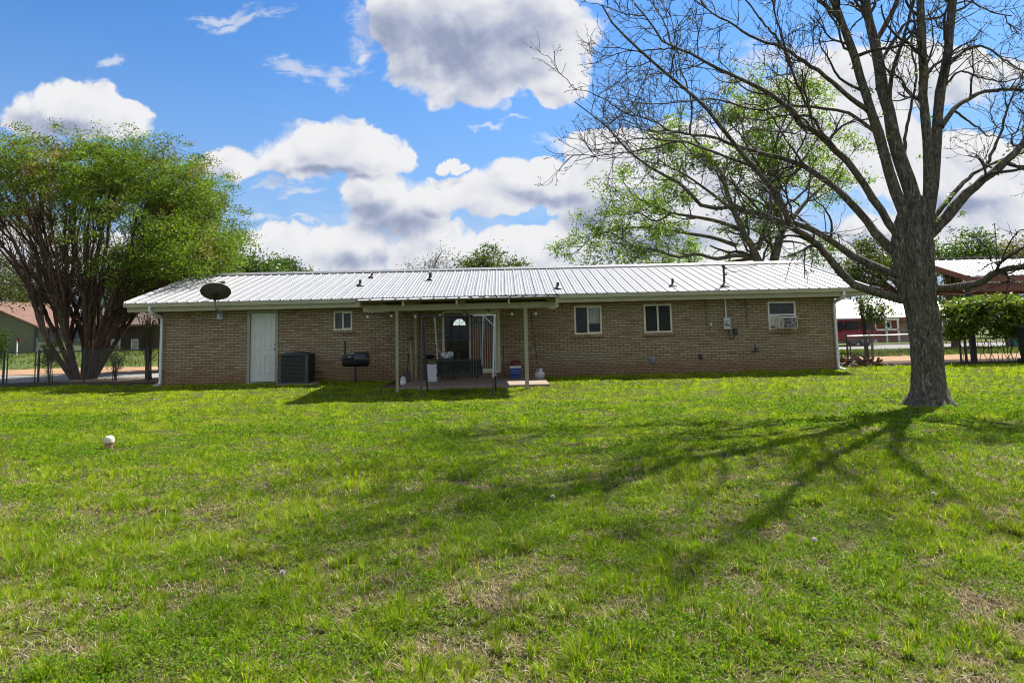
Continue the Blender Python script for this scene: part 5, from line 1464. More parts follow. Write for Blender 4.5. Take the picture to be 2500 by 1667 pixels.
# ---- other trees and shrubs
def crown_tree(name, label, cat, x, y, z0, blobs, n, size, cols, w, seed, bark=MBARK, trunk_r=.18, group=None, mat=LEAF, nclump=26, spread=.5, stems=1, bare=0.0, shell=.55):
    """tree from crown blobs: list of (dx, dy, z, rx, ry, rz)"""
    r = np.random.default_rng(seed)
    t = thing(name, label, cat, (x, y, z0), group)
    vol = np.array([b[3] * b[4] * b[5] for b in blobs]); vol = vol ** .67
    nb = np.maximum(5, (nclump * vol / vol.sum() * len(blobs)).astype(int))
    cl = []
    for b, k_ in zip(blobs, nb):
        d = nrm(r.normal(size=(k_, 3))); q = (shell + (1 - shell) * r.random((k_, 1))) ** .8
        cl.append(np.array([x + b[0], y + b[1], z0 + b[2]]) + d * q * np.array(b[3:6]))
    cl = np.concatenate(cl)
    # limbs: trunk to clump centres
    paths, rad = [], []
    zt = min(b[2] - b[5] * .4 for b in blobs)
    for i in r.permutation(len(cl))[:min(len(cl), 46)]:
        s0 = np.array([x + r.normal() * .05 * stems, y + r.normal() * .05 * stems, z0 - .05])
        m1 = s0 + np.array([(cl[i][0] - x) * .12, (cl[i][1] - y) * .12, max(.3, zt * .75)])
        m2 = m1 + (cl[i] - m1) * .55 + np.array([0, 0, .12 * abs(cl[i][2] - z0)])
        paths.append(resample([s0, m1, m2, cl[i]], 14)); rad.append(trunk_r * (.35 + .3 * r.random()) * np.linspace(1, .06, 14))
    paths, rad = np.array(paths), np.array(rad)
    A, B = branch(paths, rad, 7, .55, 1.0, (.25 * spread * 2, .8 * spread * 2), (25, 70), 6, r, .25, .05, .5, .008 * max(1, spread), .4, .3)
    parts = [tubes(paths, np.maximum(rad, .01), 6), tubes(A, B, 3)]
    if bare > 0:
        A2, B2 = branch(A, B, 4, .2, 1.0, (.2, .6), (25, 70), 5, r, .25, .05, .7, .008, .5, .3); parts.append(tubes(A2, B2, 3))
    np_mesh("trunk", *join(parts), bark, t)
    if n:
        per = np.maximum(1, r.poisson(n / len(cl), len(cl)))
        k_ = np.repeat(np.arange(len(cl)), per)
        C = cl[k_] + r.normal(size=(len(k_), 3)) * spread * np.array([1, 1, .75])
        C[:, 2] = np.maximum(C[:, 2], z0 + .1)
        tone = 1 + .22 * r.normal(size=len(cl))
        colr = tints(len(C), cols, w, r) * tone[k_][:, None]
        v, f = leaves(C, size * (.7 + .6 * r.random(len(C))), r, .5, .25); np_mesh("crown", v, f, mat, t, color=np.clip(rep4(colr), .005, 1))
    return t
G1 = [(.045, .085, .014), (.07, .125, .02), (.10, .15, .025)]
G2 = [(.06, .10, .022), (.09, .12, .03), (.16, .11, .03)]
DG = [(.018, .034, .010), (.028, .05, .013), (.045, .07, .018)]
def px(x, y, D): p = at(x, y, D); return p.x, p.z
def blob_px(cx, cy, D, a, b, ry):
    p = at(cx, cy, D); k_ = D / FOC
    return p.x, p.z, a * k_, b * k_, ry
def tree_px(name, label, cat, D, base_x, blobs, **kw):
    x0 = at(base_x, 800, D).x; z0 = float(ground_h(x0, D))
    bl = []
    for (cx, cy, a, b, dy, ry) in blobs:
        X, Z, ra, rb, _ = blob_px(cx, cy, D, a, b, ry); bl.append((X - x0, dy, Z - z0, ra, ry, rb))
    return crown_tree(name, label, cat, x0, D, z0, bl, **kw)
bg = 'trees beyond the house'
tree_px("broadleaf_tree", "rounded green tree showing over the left end of the roof ridge", "tree", 34, 590, [(590, 660, 60, 50, 0, 2.0), (640, 668, 55, 34, .5, 1.6), (540, 650, 45, 45, .5, 1.6), (600, 720, 70, 40, 0, 2)], n=9000, size=.17, cols=G1, w=[3, 4, 2], seed=1, spread=.36, group=bg)
tree_px("broadleaf_tree", "small darker tree just right of the green tree on the left roof ridge", "tree", 40, 700, [(690, 655, 22, 22, 0, .8), (716, 660, 17, 20, 0, .7), (740, 670, 18, 14, 0, .7), (700, 700, 40, 30, 0, 1)], n=3500, size=.17, cols=[(.05, .085, .02), (.07, .11, .022)], w=[1, 1], seed=2, spread=.24, group=bg, nclump=14)
tree_px("dense_tree", "dense tree between the fanned stems and the left roof end", "tree", 31, 400, [(400, 640, 60, 60, 0, 2.2), (450, 640, 50, 40, 0, 1.8), (330, 690, 60, 50, .5, 2.0), (390, 700, 50, 40, 0, 1.8), (500, 655, 40, 30, .6, 1.4)], n=11000, size=.15, cols=[(.055, .09, .015), (.085, .13, .02), (.12, .15, .028)], w=[3, 3, 2], seed=3, spread=.34, group=bg)
tree_px("twiggy_tree", "nearly bare twiggy tree above the middle of the roof ridge", "tree", 38, 1040, [(1075, 640, 40, 32, 0, 1.4), (1010, 655, 24, 18, 0, 1.0), (1045, 690, 50, 30, 0, 1.2)], n=1100, size=.09, cols=[(.06, .05, .035), (.07, .08, .03)], w=[3, 2], seed=4, spread=.34, bare=1, bark=TWIGM, trunk_r=.10, group=bg, nclump=30)
tree_px("broadleaf_tree", "green and bronze tree above the middle of the roof ridge", "tree", 36, 1205, [(1205, 640, 55, 36, 0, 1.7), (1150, 655, 35, 22, 0, 1.2), (1255, 652, 30, 20, 0, 1.0), (1200, 690, 80, 30, 0, 1.6)], n=6000, size=.15, cols=[(.07, .115, .02), (.11, .15, .03), (.15, .11, .035)], w=[3, 3, 1], seed=5, spread=.27, group=bg)
tree_px("broadleaf_tree", "tree with mixed green and bronze leaves behind the right end of the roof", "tree", 34, 2238, [(2100, 665, 50, 45, 0, 1.5), (2150, 640, 40, 42, 0, 1.4), (2060, 690, 40, 30, 0, 1.2), (2120, 600, 25, 18, 0, .8)], n=7000, size=.15, cols=G2, w=[4, 4, 1], seed=6, spread=.30, group=bg)
tree_px("broadleaf_tree", "green tree standing over the carport roof next to the big trunk", "tree", 38, 2330, [(2300, 610, 40, 34, 0, 1.4), (2365, 600, 50, 36, 0, 1.6), (2390, 640, 60, 30, 0, 1.6), (2330, 650, 60, 30, 0, 1.6)], n=7000, size=.16, cols=G1, w=[3, 4, 2], seed=7, spread=.30, group=bg)
tree_px("bronze_tree", "bronze leaved tree over the right end of the carport roof", "tree", 40, 2460, [(2440, 615, 45, 20, 0, 1.4), (2500, 610, 45, 26, 0, 1.5), (2480, 650, 70, 30, 0, 1.6)], n=5000, size=.15, cols=[(.15, .10, .035), (.10, .11, .03), (.20, .14, .05)], w=[3, 3, 1], seed=8, spread=.30, group=bg)
tree_px("dark_tree", "dark green tree seen below the carport roof", "tree", 62, 2350, [(2320, 735, 60, 36, 0, 3), (2400, 730, 70, 40, 0, 3.4), (2480, 725, 60, 45, 0, 3.2), (2400, 770, 110, 34, 0, 3)], n=12000, size=.24, cols=[(.035, .062, .016), (.055, .09, .02), (.08, .10, .025)], w=[3, 3, 1], seed=9, spread=.6, group=bg)
tree_px("dark_tree", "dark tree behind the roof of the grey green neighbour house", "tree", 75, 60, [(20, 690, 70, 50, 0, 4), (110, 700, 70, 45, 0, 4), (210, 710, 70, 40, 0, 4), (300, 720, 60, 40, 0, 4)], n=12000, size=.28, cols=DG + [(.05, .07, .03)], w=[3, 3, 1, 1], seed=10, spread=.8, group=bg)
tree_px("shade_tree", "overhanging tree branch at the left edge in front of the neighbour house", "tree", 33, -60, [(-30, 690, 60, 35, 0, 1.8), (20, 700, 32, 24, 0, 1.2), (-60, 640, 60, 40, 0, 1.8), (50, 735, 28, 9, 0, .7)], n=5000, size=.12, cols=[(.05, .07, .02), (.09, .10, .03)], w=[1, 1], seed=12, spread=.26, group=bg)
# shrubs by the left fence
def stem_shrub(label, D, bx, tips_px, n_leaf, cols, seed, size=.06, r0=.018, name="shrub"):
    r = np.random.default_rng(seed)
    b = at(bx, 900, D); z0 = float(ground_h(b.x, D))
    t = thing(name, label, "shrub", (b.x, D, z0), 'shrubs along the left fence')
    P = []
    for (x, y) in tips_px:
        e = at(x, y, D + r.normal() * .25); s0 = np.array([b.x + r.normal() * .06, D + r.normal() * .06, z0 - .03])
        m1 = s0 + (np.array(e) - s0) * .5 + np.array([(b.x - e.x) * .18, 0, .12])
        P.append(resample([s0, m1, e], 12))
    P = np.array(P); R = r0 * (.7 + .5 * r.random((len(P), 1))) * np.linspace(1, .35, 12)[None]
    A, B = branch(P, R, 6, .35, 1, (.2, .55), (25, 60), 6, r, .2, .08, .6, .006, .5, .3)
    np_mesh("stems", *join([tubes(P, R, 6), tubes(A, B, 3)]), MBARK, t)
    base = np.concatenate([A[:, 2:].reshape(-1, 3), P[:, 8:].reshape(-1, 3)])
    C = base[r.integers(0, len(base), n_leaf)] + r.normal(size=(n_leaf, 3)) * .07
    v, f = leaves(C, size * (.7 + .6 * r.random(n_leaf)), r, .5); np_mesh("leaves", v, f, LEAF, t, color=np.clip(rep4(tints(n_leaf, cols, [1] * len(cols), r)), 0, 1))
SC = [(.06, .10, .02), (.10, .14, .03), (.12, .10, .035)]
stem_shrub("upright leafy shrub between the gate and the fanned tree", 24.9, 119, [(108, 838), (116, 846), (124, 840), (134, 835), (112, 870), (130, 862), (121, 855)], 1500, SC, 31)
stem_shrub("low vase shaped shrub right of the fanned tree", 24.8, 283, [(258, 862), (268, 855), (279, 860), (290, 852), (303, 850), (311, 858), (272, 880), (296, 874)], 900, SC, 32)
stem_shrub("tall thin stemmed shrub against the left corner of the house", 24.6, 364, [(332, 760), (345, 775), (352, 768), (361, 757), (368, 765), (376, 762), (382, 770), (341, 800), (357, 790), (372, 785), (366, 776), (350, 830)], 1300, SC, 33, r0=.024)
stem_shrub("small light green bush at the far left edge beyond the fence", 27.5, -8, [(-20, 800), (-10, 792), (0, 805), (8, 815), (14, 830), (18, 842), (-4, 825)], 2200, [(.08, .14, .02), (.12, .19, .03)], 34, size=.08)
# ------------------------------------------------------------------ fences
WIRE = M("galvanised_wire", (.30, .31, .31), .5, metal=.5, var=.2, scale=12)
FPOST = M("dark_weathered_fence_pipe", (.075, .078, .078), .55, metal=.4, var=.3, scale=8)
LPOST = M("pale_galvanised_pipe", (.55, .56, .55), .4, metal=.5, var=.2, scale=8)
def wire_mesh(a, b, z0a, z0b, z1a, z1b, pitch=.062, r=.0022):
    """woven diamond mesh between ground and rail, from a to b (x, y)"""
    a, b = np.array(a, float), np.array(b, float); L = np.linalg.norm(b - a); H = min(z1a - z0a, z1b - z0b)
    n = int((L + H) / pitch); P = []
    for i in range(n):
        for sg in (1, -1):
            s0 = -H + i * pitch if sg > 0 else i * pitch
            q = []
            for t in (0, 1):
                s = s0 + sg * H * t; q.append((s, t))
            (s1, t1), (s2, t2) = q
            # clip to 0..L
            def cl(s, t, so, to):
                if s < 0: f = (0 - s) / (so - s); return 0, t + (to - t) * f
                if s > L: f = (L - s) / (so - s); return L, t + (to - t) * f
                return s, t
            if max(s1, s2) <= 0 or min(s1, s2) >= L: continue
            e1 = cl(s1, t1, s2, t2); e2 = cl(s2, t2, s1, t1)
            pp = []
            for s, t in (e1, e2):
                f = s / L; xy = a + (b - a) * f
                z0 = z0a + (z0b - z0a) * f; z1 = z1a + (z1b - z1a) * f
                pp.append((xy[0], xy[1] + .004 * sg, z0 + (z1 - z0) * t))
            P.append(pp)
    P = np.array(P)
    return tubes(P, np.full(P.shape[:2], r), 3)
def fence(name, label, cat, pts, zb, zt, posts, pm, group=None, rail=True, rm=None):
    t = thing(name, label, cat, (pts[0][0], pts[0][1], zb[0]), group)
    for (x, y, z0, z1, r) in posts:
        m = MB(); m.lathe([(r, -.1), (r, z1 - z0), (r * 1.25, z1 - z0 + .005), (r * 1.2, z1 - z0 + .03), (r * .4, z1 - z0 + .055)], (x, y, z0), 10); m.build("post", pm, t, True)
    for i in range(len(pts) - 1):
        if rail:
            m = MB(); m.tube([(pts[i][0], pts[i][1], zt[i]), (pts[i + 1][0], pts[i + 1][1], zt[i + 1])], .021, 8); m.build("top_rail", rm or pm, t, True)
        v, f = wire_mesh(pts[i], pts[i + 1], zb[i] + .03, zb[i + 1] + .03, zt[i], zt[i + 1]); np_mesh("wire_mesh", v, f, WIRE, t)
    return t
FD = 24.2
def fxz(x, y, D=FD): p = at(x, y, D); return p.x, p.z
def gz_(x, y): return float(ground_h(x, y))
xs = {k_: at(k_, 900, FD).x for k_ in (-60, 9, 17.5, 86, 94, 373)}
zt_ = lambda k_: at(k_, 859 - (k_ - 200) * 0.0, FD).z
ztop = 1.16
fence("chain_link_fence", "dark chain link fence running from the double gate post to the house corner", "fence", [(xs[94], FD), (xs[373], 23.9)], [.06, .06], [ztop, ztop],
      [(xs[94], FD, .05, ztop + .02, .038), (xs[373], 23.9, .05, ztop + .02, .034), ((xs[94] + xs[373]) / 2 - .3, FD - .14, .05, ztop, .028)], FPOST)
fence("chain_link_fence", "short piece of dark chain link fence at the far left edge", "fence", [(xs[-60], FD), (xs[9], FD)], [.06, .06], [ztop, ztop], [(xs[9], FD, .05, ztop + .04, .038)], FPOST)
gt = thing("chain_link_gate", "dark chain link gate hung between two posts in the left fence", "gate", (xs[17.5], FD, .05))
m = MB(); g0, g1 = xs[17.5], xs[86]
m.tube([(g0, FD, .10), (g1, FD, .10), (g1, FD, ztop - .01), (g0, FD, ztop - .01), (g0, FD, .10)], .024, 8); m.build("frame", FPOST, gt, True)
v, f = wire_mesh((g0, FD), (g1, FD), .11, .11, ztop - .02, ztop - .02); np_mesh("wire_mesh", v, f, WIRE, gt)
m = MB(); m.box(g1 - .02, g1 + .14, FD - .05, FD - .025, .70, .76); m.build("latch", FPOST, gt)
# right fence with its pale rail
RD = 23.0
ra, rb = at(2052, 822, RD), at(2214, 817, RD)
rx = [at(k_, 850, RD).x for k_ in (2054, 2225, 2344, 2356)]
zt_r = rb.z
fence("chain_link_fence", "chain link fence with pale top rail between house corner and big trunk", "fence", [(rx[0], RD - .4), (rx[1], RD)], [.06, .06], [zt_r, zt_r],
      [(rx[0], RD - .4, .05, zt_r + .0, .028), (at(2062, 850, RD).x, RD - .38, .05, zt_r - .2, .022), (rx[1], RD, .05, zt_r + .0, .028)], FPOST, rm=LPOST)
fence("chain_link_fence", "dark chain link fence below the vine on the right", "fence", [(rx[1] + .05, RD), (rx[2], RD), (at(2600, 850, RD).x, RD + .3)], [.06] * 3, [zt_r - .05] * 3,
      [(rx[2], RD, .05, zt_r + .1, .032), (rx[3], RD - .02, .05, zt_r + .25, .042), (at(2560, 850, RD).x, RD + .25, .05, zt_r, .03)], FPOST)

# ------------------------------------------------------------------ right side: carport, vine, bins, sapling, debris
CD = 23.3
ce = at(2361, 675, CD); cz = ce.z
cp_ = thing("carport", "open carport with ribbed metal roof on red brown steel beams", "carport", (ce.x + 4, CD + 2.5, .05))
cr = at(2420, 632, CD + 2.75)
CX0, CX1, CY0, CYR, CZR = ce.x, ce.x + 9.5, CD, CD + 2.75, cr.z
rs = ribbed(CX0, CX1, .305, (CYR, CZR), (CY0 - .05, cz), minor=False)
rs.build("roof", ROOF, cp_)
m = MB(); m.box(CX0 - .02, CX1 + .02, CYR - .16, CYR + .06, CZR + .05, CZR + .075); m.build("ridge_cap", ROOF, cp_)
m = MB()
for x in (CX0 - .04, CX1): m.prism([(x, CY0 - .05, cz - .17), (x, CYR, CZR - .17), (x, CYR, CZR + .03), (x, CY0 - .05, cz + .03)], (.035, 0, 0))
m.box(CX0 - .04, CX1 + .03, CY0 - .09, CY0 - .05, cz - .20, cz - .02)
m.build("fascia", RUSTRED, cp_)
m = MB()
for y in (CY0 + .05, CYR - .2): m.box(CX0 + .0, CX1 - .02, y, y + .14, cz - .52, cz - .24)
m.build("beam", RUSTRED, cp_)
m = MB()
for y in np.linspace(CY0 + .5, CYR - .3, 5):
    z = cz + (y - CY0) / (CYR - CY0) * (CZR - cz)
    m.box(CX0 + .01, CX1 - .01, y, y + .05, z - .09, z - .005)
m.build("purlin", M("pale_steel_purlin", (.42, .33, .22), .6, metal=.2, var=.2), cp_)
for (x, y) in ((at(2372, 800, CD + .1).x, CD + .12), (CX1 - .2, CD + .12), (CX0 + .15, CYR - .13), (CX1 - .2, CYR - .13)):
    m = MB(); m.bbox(x - .075, x + .075, y - .075, y + .075, -.05, cz - .24, .01); m.build("post", DARKWOOD, cp_)
# vine on a wire trellis
rgv = np.random.default_rng(77)
vn = thing("climbing_vine", "thick green vine hanging over the fence under the carport", "vine", (at(2400, 880, 22.6).x, 22.6, .05))
C, T = [], []
vx0, vx1 = at(2300, 790, 22.5), at(2560, 790, 22.5)
n = 11000
fx_ = rgv.random(n); X = vx0.x + (vx1.x - vx0.x) * fx_
top = np.interp(fx_, [0, .06, .15, .4, .7, 1], [1.55, 1.95, 2.15, 2.28, 2.2, 2.1]) + .12 * (VN.fbm(X, X * 0, 2.2, 3) - .5) * 2
bot = np.interp(fx_, [0, .06, .15, .3, .5, .7, 1], [1.35, 1.0, .75, 1.05, 1.02, .85, .9]) + .40 * (VN2.fbm(X, X * 0 + 3, 2.6, 3) - .45) * 2
tt = rgv.random(n) ** .75; Z = bot + (top - bot) * tt
Y = 22.55 + rgv.normal(size=n) * (.16 + .22 * tt)
keep = VN3.fbm(X * 2.2, Z * 2.2 + Y, 1.0, 3) > .46 - .14 * (tt > .8)
C = np.stack([X, Y, Z], -1)[keep]
C = C + rgv.normal(size=C.shape) * .05
colr = tints(len(C), [(.13, .19, .020), (.18, .24, .027), (.08, .12, .016), (.20, .14, .06)], [4, 4, 2, .7], rgv)
v, f = leaves(C, .10 + .07 * rgv.random(len(C)), rgv, .55, .4); np_mesh("leaves", v, f, LEAF, vn, color=np.clip(rep4(colr), 0, 1))
st_ = []
for i in range(26):
    x0 = vx0.x + (vx1.x - vx0.x) * (.18 + .8 * rgv.random()); s0 = (x0, 22.6, .05); e = (x0 + rgv.normal() * .3, 22.55, 1.3 + .5 * rgv.random())
    st_.append(resample([s0, (x0 + rgv.normal() * .12, 22.6, .6), e], 10) + np.r_[[[0, 0, 0]], rgv.normal(size=(9, 3)) * .03])
np_mesh("stems", *tubes(np.array(st_), np.full((26, 10), .012), 4), TWIGM, vn)
# wooden post and sapling right of the house
m_ = thing("wooden_post", "dark leaning wooden post behind the fence next to the sapling", "post", (at(2117, 870, 24.2).x, 24.2, .05))
a, b = at(2118, 871, 24.2), at(2102, 735, 24.2)
m = MB(); m.beam((a.x, 24.2, 0), (b.x, 24.2, b.z), .10, .10, (0, 1, 0)); m.build("shaft", DARKWOOD, m_)
m = MB(); m.beam((b.x - .10, 24.2, b.z + .02), (b.x + .10, 24.2, b.z + .02), .16, .04, (0, 0, 1)); m.build("post_cap", DARKWOOD, m_)
r = np.random.default_rng(88)
sp_ = thing("sapling", "slender grey stemmed sapling with sparse dark leaves beside the wooden post", "sapling", (at(2131, 875, 23.9).x, 23.9, .05))
P = []
for (x, y) in ((2127, 745), (2118, 740), (2140, 738), (2155, 735), (2110, 750), (2172, 742), (2100, 728), (2165, 752)):
    s0 = at(2131, 876, 23.9); m1 = at(2128 + (x - 2128) * .12, 800, 23.9); e = at(x, y, 23.9 + r.normal() * .4)
    P.append(resample([s0, m1, e], 12))
P = np.array(P); R = np.concatenate([[np.linspace(.048, .014, 12)], np.repeat([np.linspace(.024, .008, 12)], len(P) - 1, 0)])
A, B = branch(P, R, 7, .6, 1, (.25, .7), (25, 70), 6, r, .2, .03, .6, .007, .5, .3)
np_mesh("stems", *join([tubes(P, R, 7), tubes(A, B, 3)]), M("grey_sapling_bark", (.16, .15, .125), .85, var=.3), sp_)
base = A[:, 2:].reshape(-1, 3); C = base[r.integers(0, len(base), 1700)] + r.normal(size=(1700, 3)) * .10
v, f = leaves(C, .06 + .05 * r.random(len(C)), r, .55); np_mesh("leaves", v, f, LEAF, sp_, color=np.clip(rep4(tints(len(C), [(.05, .08, .02), (.10, .14, .03), (.14, .18, .04)], [3, 2, 1], r)), 0, 1))
# heap of broken branches and bark at the corner
hp_ = thing("brush_heap", "low heap of broken branches and bark beside the right house corner", "brush heap", (at(2090, 890, 22.9).x, 23.0, .05))
m = MB(); r = random.Random(4)
cxh = at(2098, 890, 22.9).x
for i in range(150):
    x = cxh + r.gauss(0, .55); y = 22.95 + r.gauss(0, .35); hgt = max(.02, .34 * math.exp(-((x - cxh + .1) / .6) ** 2)) * r.random()
    L = r.uniform(.10, .42); az = r.uniform(0, pi); el = r.gauss(0, .3)
    d = Vector((cos(az) * cos(el), sin(az) * cos(el), sin(el))) * (L / 2); c_ = Vector((x, y, .07 + hgt))
    w_ = r.uniform(.025, .10); m.beam(c_ - d, c_ + d, w_, w_ * r.uniform(.3, .9), (r.random() - .5, r.random() - .5, 1))
kind(m.build("broken_wood", M("weathered_bark_scraps", (.20, .135, .085), .9, var=.55, scale=4, col2=(.05, .032, .022)), hp_), 'stuff')
m = MB()
for i in range(260):
    x = at(2165, 890, 22.9).x + r.uniform(-1.3, 1.1); y = 22.9 + r.gauss(0, .28)
    L = r.uniform(.05, .2); az = r.uniform(0, pi); c_ = Vector((x, y, .065 + r.uniform(0, .05))); d = Vector((cos(az), sin(az), r.gauss(0, .25))) * (L / 2)
    m.beam(c_ - d, c_ + d, r.uniform(.015, .05), .015, (r.random() - .5, r.random() - .5, 1))
kind(m.build("bark_scraps", M("dark_bark_scraps", (.085, .055, .038), .9, var=.55, scale=5, col2=(.025, .017, .012)), hp_), 'stuff')
# splash block under the right downspout
m = MB(); q = at(2062, 902, 20.9); m.prism([(q.x - .10, 20.95, .06), (q.x + .22, 20.75, .05), (q.x + .26, 20.84, .05), (q.x - .04, 21.08, .07)], (0, 0, .045))
tag(m.build("splash_block", M("dark_splash_block", (.06, .055, .05), .8), None), "dark splash block on the grass under the right downspout", "splash block")
# wheeled bins at the right edge
def wheelie(name, label, x, y, w, h, mat, yaw=0):
    t = thing(name, label, "bin", (x, y, .05))
    m = MB(); vs = []
    for (s, z) in ((.76, .06), (.97, h - .10), (1.04, h - .10), (1.04, h - .06)):
        vs += [(x - w / 2 * s, y - w * .55 * s, .05 + z), (x + w / 2 * s, y - w * .55 * s, .05 + z), (x + w / 2 * s, y + w * .55 * s, .05 + z), (x - w / 2 * s, y + w * .55 * s, .05 + z)]
    m.add(vs, [(i * 4 + j, i * 4 + (j + 1) % 4, i * 4 + 4 + (j + 1) % 4, i * 4 + 4 + j) for i in range(3) for j in range(4)] + [(12, 13, 14, 15), (3, 2, 1, 0)]); m.build("body", mat, t)
    m = MB(); m.bbox(x - w * .55, x + w * .55, y - w * .60, y + w * .62, .05 + h - .058, .05 + h, .025); m.build("lid", mat, t)
    for s in (-1, 1):
        m = MB(); m.lathe([(.03, -.03), (.10, -.028), (.11, 0), (.10, .028), (.03, .03)], (x + s * w * .42, y + w * .5, .15), 14, 'x'); m.build("wheel", BLACK, t, True)
a, b = at(2468, 840, 35.5).x, at(2489, 840, 35.5).x
wheelie("wheeled_bin", "teal green wheeled bin standing at the far street on the right", (a + b) / 2, 35.5, (b - a) * .85, at(2478, 808, 35.5).z - .05, M("teal_bin_plastic", (.02, .14, .105), .5, var=.1))
a = at(2484, 850, 21.2).x
wheelie("wheeled_bin", "dark green wheeled bin cut by the right edge of the picture", a + .86, 21.6, .66, at(2490, 803, 21.3).z + .02, M("dark_green_bin_plastic", (.012, .026, .022), .5, var=.2))

# ------------------------------------------------------------------ neighbour houses
def siding_mat(name, col):
    m, N, b, o = newmat(name)
    tc = N.n('ShaderNodeTexCoord').outputs['Object']; s = N.n('ShaderNodeSeparateXYZ', ins={0: tc})
    fr = N.math('FRACT', N.math('MULTIPLY', s.outputs[2], 1 / .20))
    n1 = N.noise(tc, 2.0, 5, .6)
    c = N.ramp(n1, [(.3, tuple(x * .85 for x in col)), (.7, tuple(x * 1.1 for x in col))])
    m.node_tree.links.new(c, b.inputs['Base Color']); b.inputs['Roughness'].default_value = .7
    bn = N.n('ShaderNodeBump', ins={'Strength': 1.0, 'Distance': .03, 'Height': fr}); m.node_tree.links.new(bn.outputs[0], b.inputs['Normal'])
    return m
SIDING = siding_mat("grey_green_siding", (.145, .16, .10))
SHINGLE = soil("red_brown_shingles", (.13, .070, .052), (.18, .105, .08), (.24, .15, .115), 3.0)
BROWNR = soil("grey_brown_shingles", (.085, .06, .05), (.13, .095, .08), (.19, .15, .125), 3.0)
DGLASS = M("dark_window_glass", (.025, .028, .03), .08, var=.2, spec=.6)
# left: gabled house, gable towards us, lit side wall turned to the right
nh = thing("neighbour_house", "grey green gabled house with red brown shingle roof beyond the left fence", "house", tuple(at(86, 857, 50).xy) + (.5,))
c0 = at(86, 858, 50); zb = c0.z; ze = at(86, 795, 50).z
dv_ = Vector((.30, .95, 0)).normalized(); gv = Vector((-.90, -.06, 0)).normalized()
gw, gl_, gr_h = 7.6, 4.6, at(34, 738, 50).z - ze
def Q(s, t, z): p = Vector((c0.x, c0.y, 0)) + gv * s + dv_ * t; return (p.x, p.y, z)
m = MB()
m.add([Q(0, 0, zb - 1), Q(gw, 0, zb - 1), Q(gw, 0, ze), Q(gw / 2, 0, ze + gr_h), Q(0, 0, ze)], [(0, 1, 2, 3, 4)])
m.add([Q(0, 0, zb - 1), Q(0, gl_, zb - 1), Q(0, gl_, ze), Q(0, 0, ze)], [(0, 1, 2, 3)])
m.add([Q(gw, 0, zb - 1), Q(gw, gl_, zb - 1), Q(gw, gl_, ze), Q(gw, 0, ze)], [(0, 1, 2, 3)])
m.add([Q(0, gl_, zb - 1), Q(gw, gl_, zb - 1), Q(gw, gl_, ze), Q(gw / 2, gl_, ze + gr_h), Q(0, gl_, ze)], [(0, 1, 2, 3, 4)])
m.build("wall", SIDING, nh)
m = MB(); k_ = gr_h / (gw / 2); o_ = .4
for sg in (0, 1):
    e = (-o_ if sg == 0 else gw + o_); ez_ = ze - o_ * k_
    m.add([Q(e, -.35, ez_), Q(e, gl_ + .3, ez_), Q(gw / 2, gl_ + .3, ze + gr_h), Q(gw / 2, -.35, ze + gr_h), Q(e, -.35, ez_ + .14), Q(e, gl_ + .3, ez_ + .14), Q(gw / 2, gl_ + .3, ze + gr_h + .14), Q(gw / 2, -.35, ze + gr_h + .14)], [(0, 1, 2, 3), (4, 5, 6, 7), (0, 4, 5, 1), (0, 3, 7, 4), (1, 5, 6, 2)])
m.build("roof", SHINGLE, nh)
m = MB(); m.beam(Q(-.03, -.03, zb - 1), Q(-.03, -.03, ze - .1), .18, .18, (0, 1, 0)); m.build("corner_board", DARK, nh)
for t0 in (.9, 3.0):
    m = MB(); m.prism([Q(-.03, t0, zb + .55), Q(-.03, t0 + 1.1, zb + .55), Q(-.03, t0 + 1.1, ze - .2), Q(-.03, t0, ze - .2)], tuple(-gv * .05)); wn_ = m.build("window", DARK, nh)
    m = MB()
    for q0, q1 in ((.06, .48), (.52, .94)):
        m.prism([Q(-.085, t0 + .1, zb + .55 + (ze - .75 - zb) * q0), Q(-.085, t0 + 1.0, zb + .55 + (ze - .75 - zb) * q0), Q(-.085, t0 + 1.0, zb + .55 + (ze - .75 - zb) * q1), Q(-.085, t0 + .1, zb + .55 + (ze - .75 - zb) * q1)], tuple(-gv * .012))
    m.build("pane", DGLASS, wn_)
# left: low brown house behind the stems
n2 = thing("low_house", "low dark house with grey brown roof between fanned tree and house corner", "house", tuple(at(315, 860, 58).xy) + (.6,))
a, b = at(205, 858, 58), at(420, 856, 58); ze = at(300, 797, 58).z; zr = at(300, 755, 62).z; zb = a.z
DBR = M("dark_brown_wall", (.075, .055, .042), .8)
m = MB(); m.box(a.x, b.x, 58, 66, zb - 1, ze); m.build("wall", DBR, n2)
m = MB(); m.prism([(a.x - .5, 56.8, ze - .05), (a.x - .5, 62, zr), (a.x - .5, 67, ze - .05), (a.x - .5, 67, ze + .1), (a.x - .5, 62, zr + .16), (a.x - .5, 56.8, ze + .12)], (b.x - a.x + 1, 0, 0)); m.build("roof", BROWNR, n2)
for (p0_, p1_) in ((271, 293), (320, 337)):
    u, w_ = at(p0_, 828, 57.9), at(p1_, 857, 57.9); m = MB(); m.box(u.x, w_.x, 57.9, 57.97, w_.z, u.z); wn_ = m.build("window", WHITE, n2)
    m = MB(); m.box(u.x + .1, w_.x - .1, 57.88, 57.899, w_.z + .1, u.z - .1); m.build("pane", M("pale_window_blind", (.42, .42, .38), .5, var=.2), wn_)
u, w_ = at(293, 826, 57.9), at(320, 858, 57.9); m = MB(); m.box(u.x + .05, w_.x - .05, 57.92, 57.99, w_.z, u.z); m.build("door", M("dark_door", (.03, .028, .026), .6), n2)
